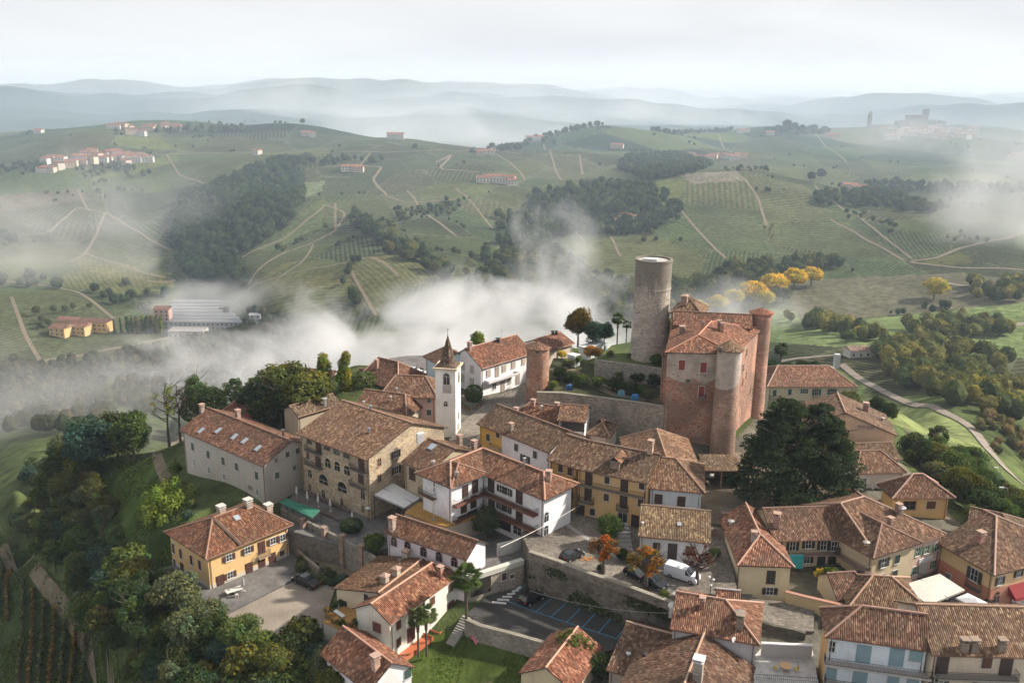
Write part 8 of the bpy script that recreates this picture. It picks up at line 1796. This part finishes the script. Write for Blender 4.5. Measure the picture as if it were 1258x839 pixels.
def bank(label, x, D, z, size, dens, ns=60, lo=.46, hi=.7, seed=0.0, zf=1.0, rot=0, step=.55, flat=2.2, rise=0.0, color=(.97, .98, 1.0)):
    m, t, v = volmat('mist', color, 1.0, .0)
    tc = t.nodes.new('ShaderNodeTexCoord').outputs['Object']
    s = t.nodes.new('ShaderNodeSeparateXYZ'); L(t, tc, s.inputs[0])
    r2 = math_(t, 'ADD', math_(t, 'POWER', math_(t, 'ABSOLUTE', s.outputs[0]), 2.0), math_(t, 'POWER', math_(t, 'ABSOLUTE', s.outputs[1]), 2.0))
    zz = math_(t, 'MULTIPLY_ADD', s.outputs[2], .5, .5)
    fall = math_(t, 'SUBTRACT', 1.0, r2, clamp=True); fall = math_(t, 'POWER', fall, .8)
    vert = math_(t, 'SUBTRACT', 1.0, zz, clamp=True)
    gp = pos(t); mp = N(t, 'ShaderNodeMapping'); mp.inputs['Scale'].default_value = (1, 1, zf); mp.inputs['Location'].default_value = (seed * 137.1, seed * 91.7, seed * 33.3); L(t, gp, mp.inputs['Vector'])
    n = noise(t, mp.outputs[0], 1.0 / ns, 5, .6)
    n = math_(t, 'ADD', n, math_(t, 'MULTIPLY', math_(t, 'SUBTRACT', math_(t, 'MULTIPLY', fall, math_(t, 'POWER', vert, 1 / flat)), .55), .62))
    k = N(t, 'ShaderNodeMapRange'); k.inputs['From Min'].default_value = lo; k.inputs['From Max'].default_value = hi; L(t, n, k.inputs['Value'])
    q = math_(t, 'MULTIPLY', math_(t, 'MULTIPLY', k.outputs[0], math_(t, 'MINIMUM', math_(t, 'MULTIPLY', fall, 3.0), 1.0)), math_(t, 'MINIMUM', math_(t, 'MULTIPLY', vert, 4.0), 1.0))
    L(t, math_(t, 'MULTIPLY', q, dens), v.inputs['Density'])
    m.cycles.volume_step_rate = step
    b = MB(); b.box((0, 0, 0), (2, 2, 2)); me = b.mesh('mist_bank'); me.materials.append(m)
    o = bpy.data.objects.new('mist_bank', me); col.objects.link(o); o.location = ((x - 629) / F * D / CP * .98, D, z); o.scale = tuple(q / 2 for q in size); o.rotation_euler[2] = R(rot)
    o['kind'] = 'stuff'; o['label'] = label; o['category'] = 'mist'; return o
bank('thick white fog bank lying in the valley behind the village', 575, 470, -58, (290, 220, 92), .050, 40, .45, .76, 1, 1.4)
bank('low fog trailing toward the works at the lower left of the valley', 330, 540, -86, (280, 160, 46), .020, 34, .46, .76, 14, 1.4)
bank('torn plume of fog rising behind the great tower', 690, 640, -28, (120, 110, 110), .016, 32, .52, .74, 2, .8)
bank('thin fog drifting over the wood on the left', 60, 390, -50, (240, 190, 56), .0035, 40, .46, .72, 3, 1.3)
bank('wisps of cloud climbing the left vineyard hill', 150, 900, -10, (300, 200, 110), .0042, 55, .50, .78, 4, .8)
bank('low cloud over the long roofs of the far works', 300, 690, -80, (260, 90, 34), .012, 36, .48, .74, 5, 1.5)
bank('bright bank of cloud against the hill on the far right', 1235, 850, 0, (240, 240, 110), .0065, 60, .44, .72, 6, .8)
bank('fog wisps between the golden trees of the valley', 900, 600, -60, (230, 130, 54), .012, 34, .50, .76, 7, 1.0)
bank('white cloud filling the gap behind the middle ridge', 540, 2350, -5, (1000, 700, 150), .003, 220, .42, .66, 8, 1.5)
bank('cloud trails in front of the farthest hills', 560, 3400, 60, (3600, 700, 190), .0022, 300, .47, .7, 9, 1.2)
bank('pale cloud veil over the right hand ridge', 1200, 1800, 0, (1300, 700, 130), .0013, 200, .38, .66, 10, 1.2)
bank('thin bluish humid air lying over the vineyard hills', 640, 2100, -10, (5200, 3500, 260), .00022, 700, .0, .62, 12, 1.5, color=(.66, .82, 1.0), step=1.0)
bank('faint wisp over the left end of the valley', 20, 700, -30, (300, 200, 80), .004, 60, .46, .7, 11, 1.0)
bank('dense pale air dissolving the farthest ridges into the sky', 640, 6200, 60, (13000, 5200, 420), .00065, 1500, .0, .62, 13, 1.5, color=(.86, .92, 1.0), step=1.0)
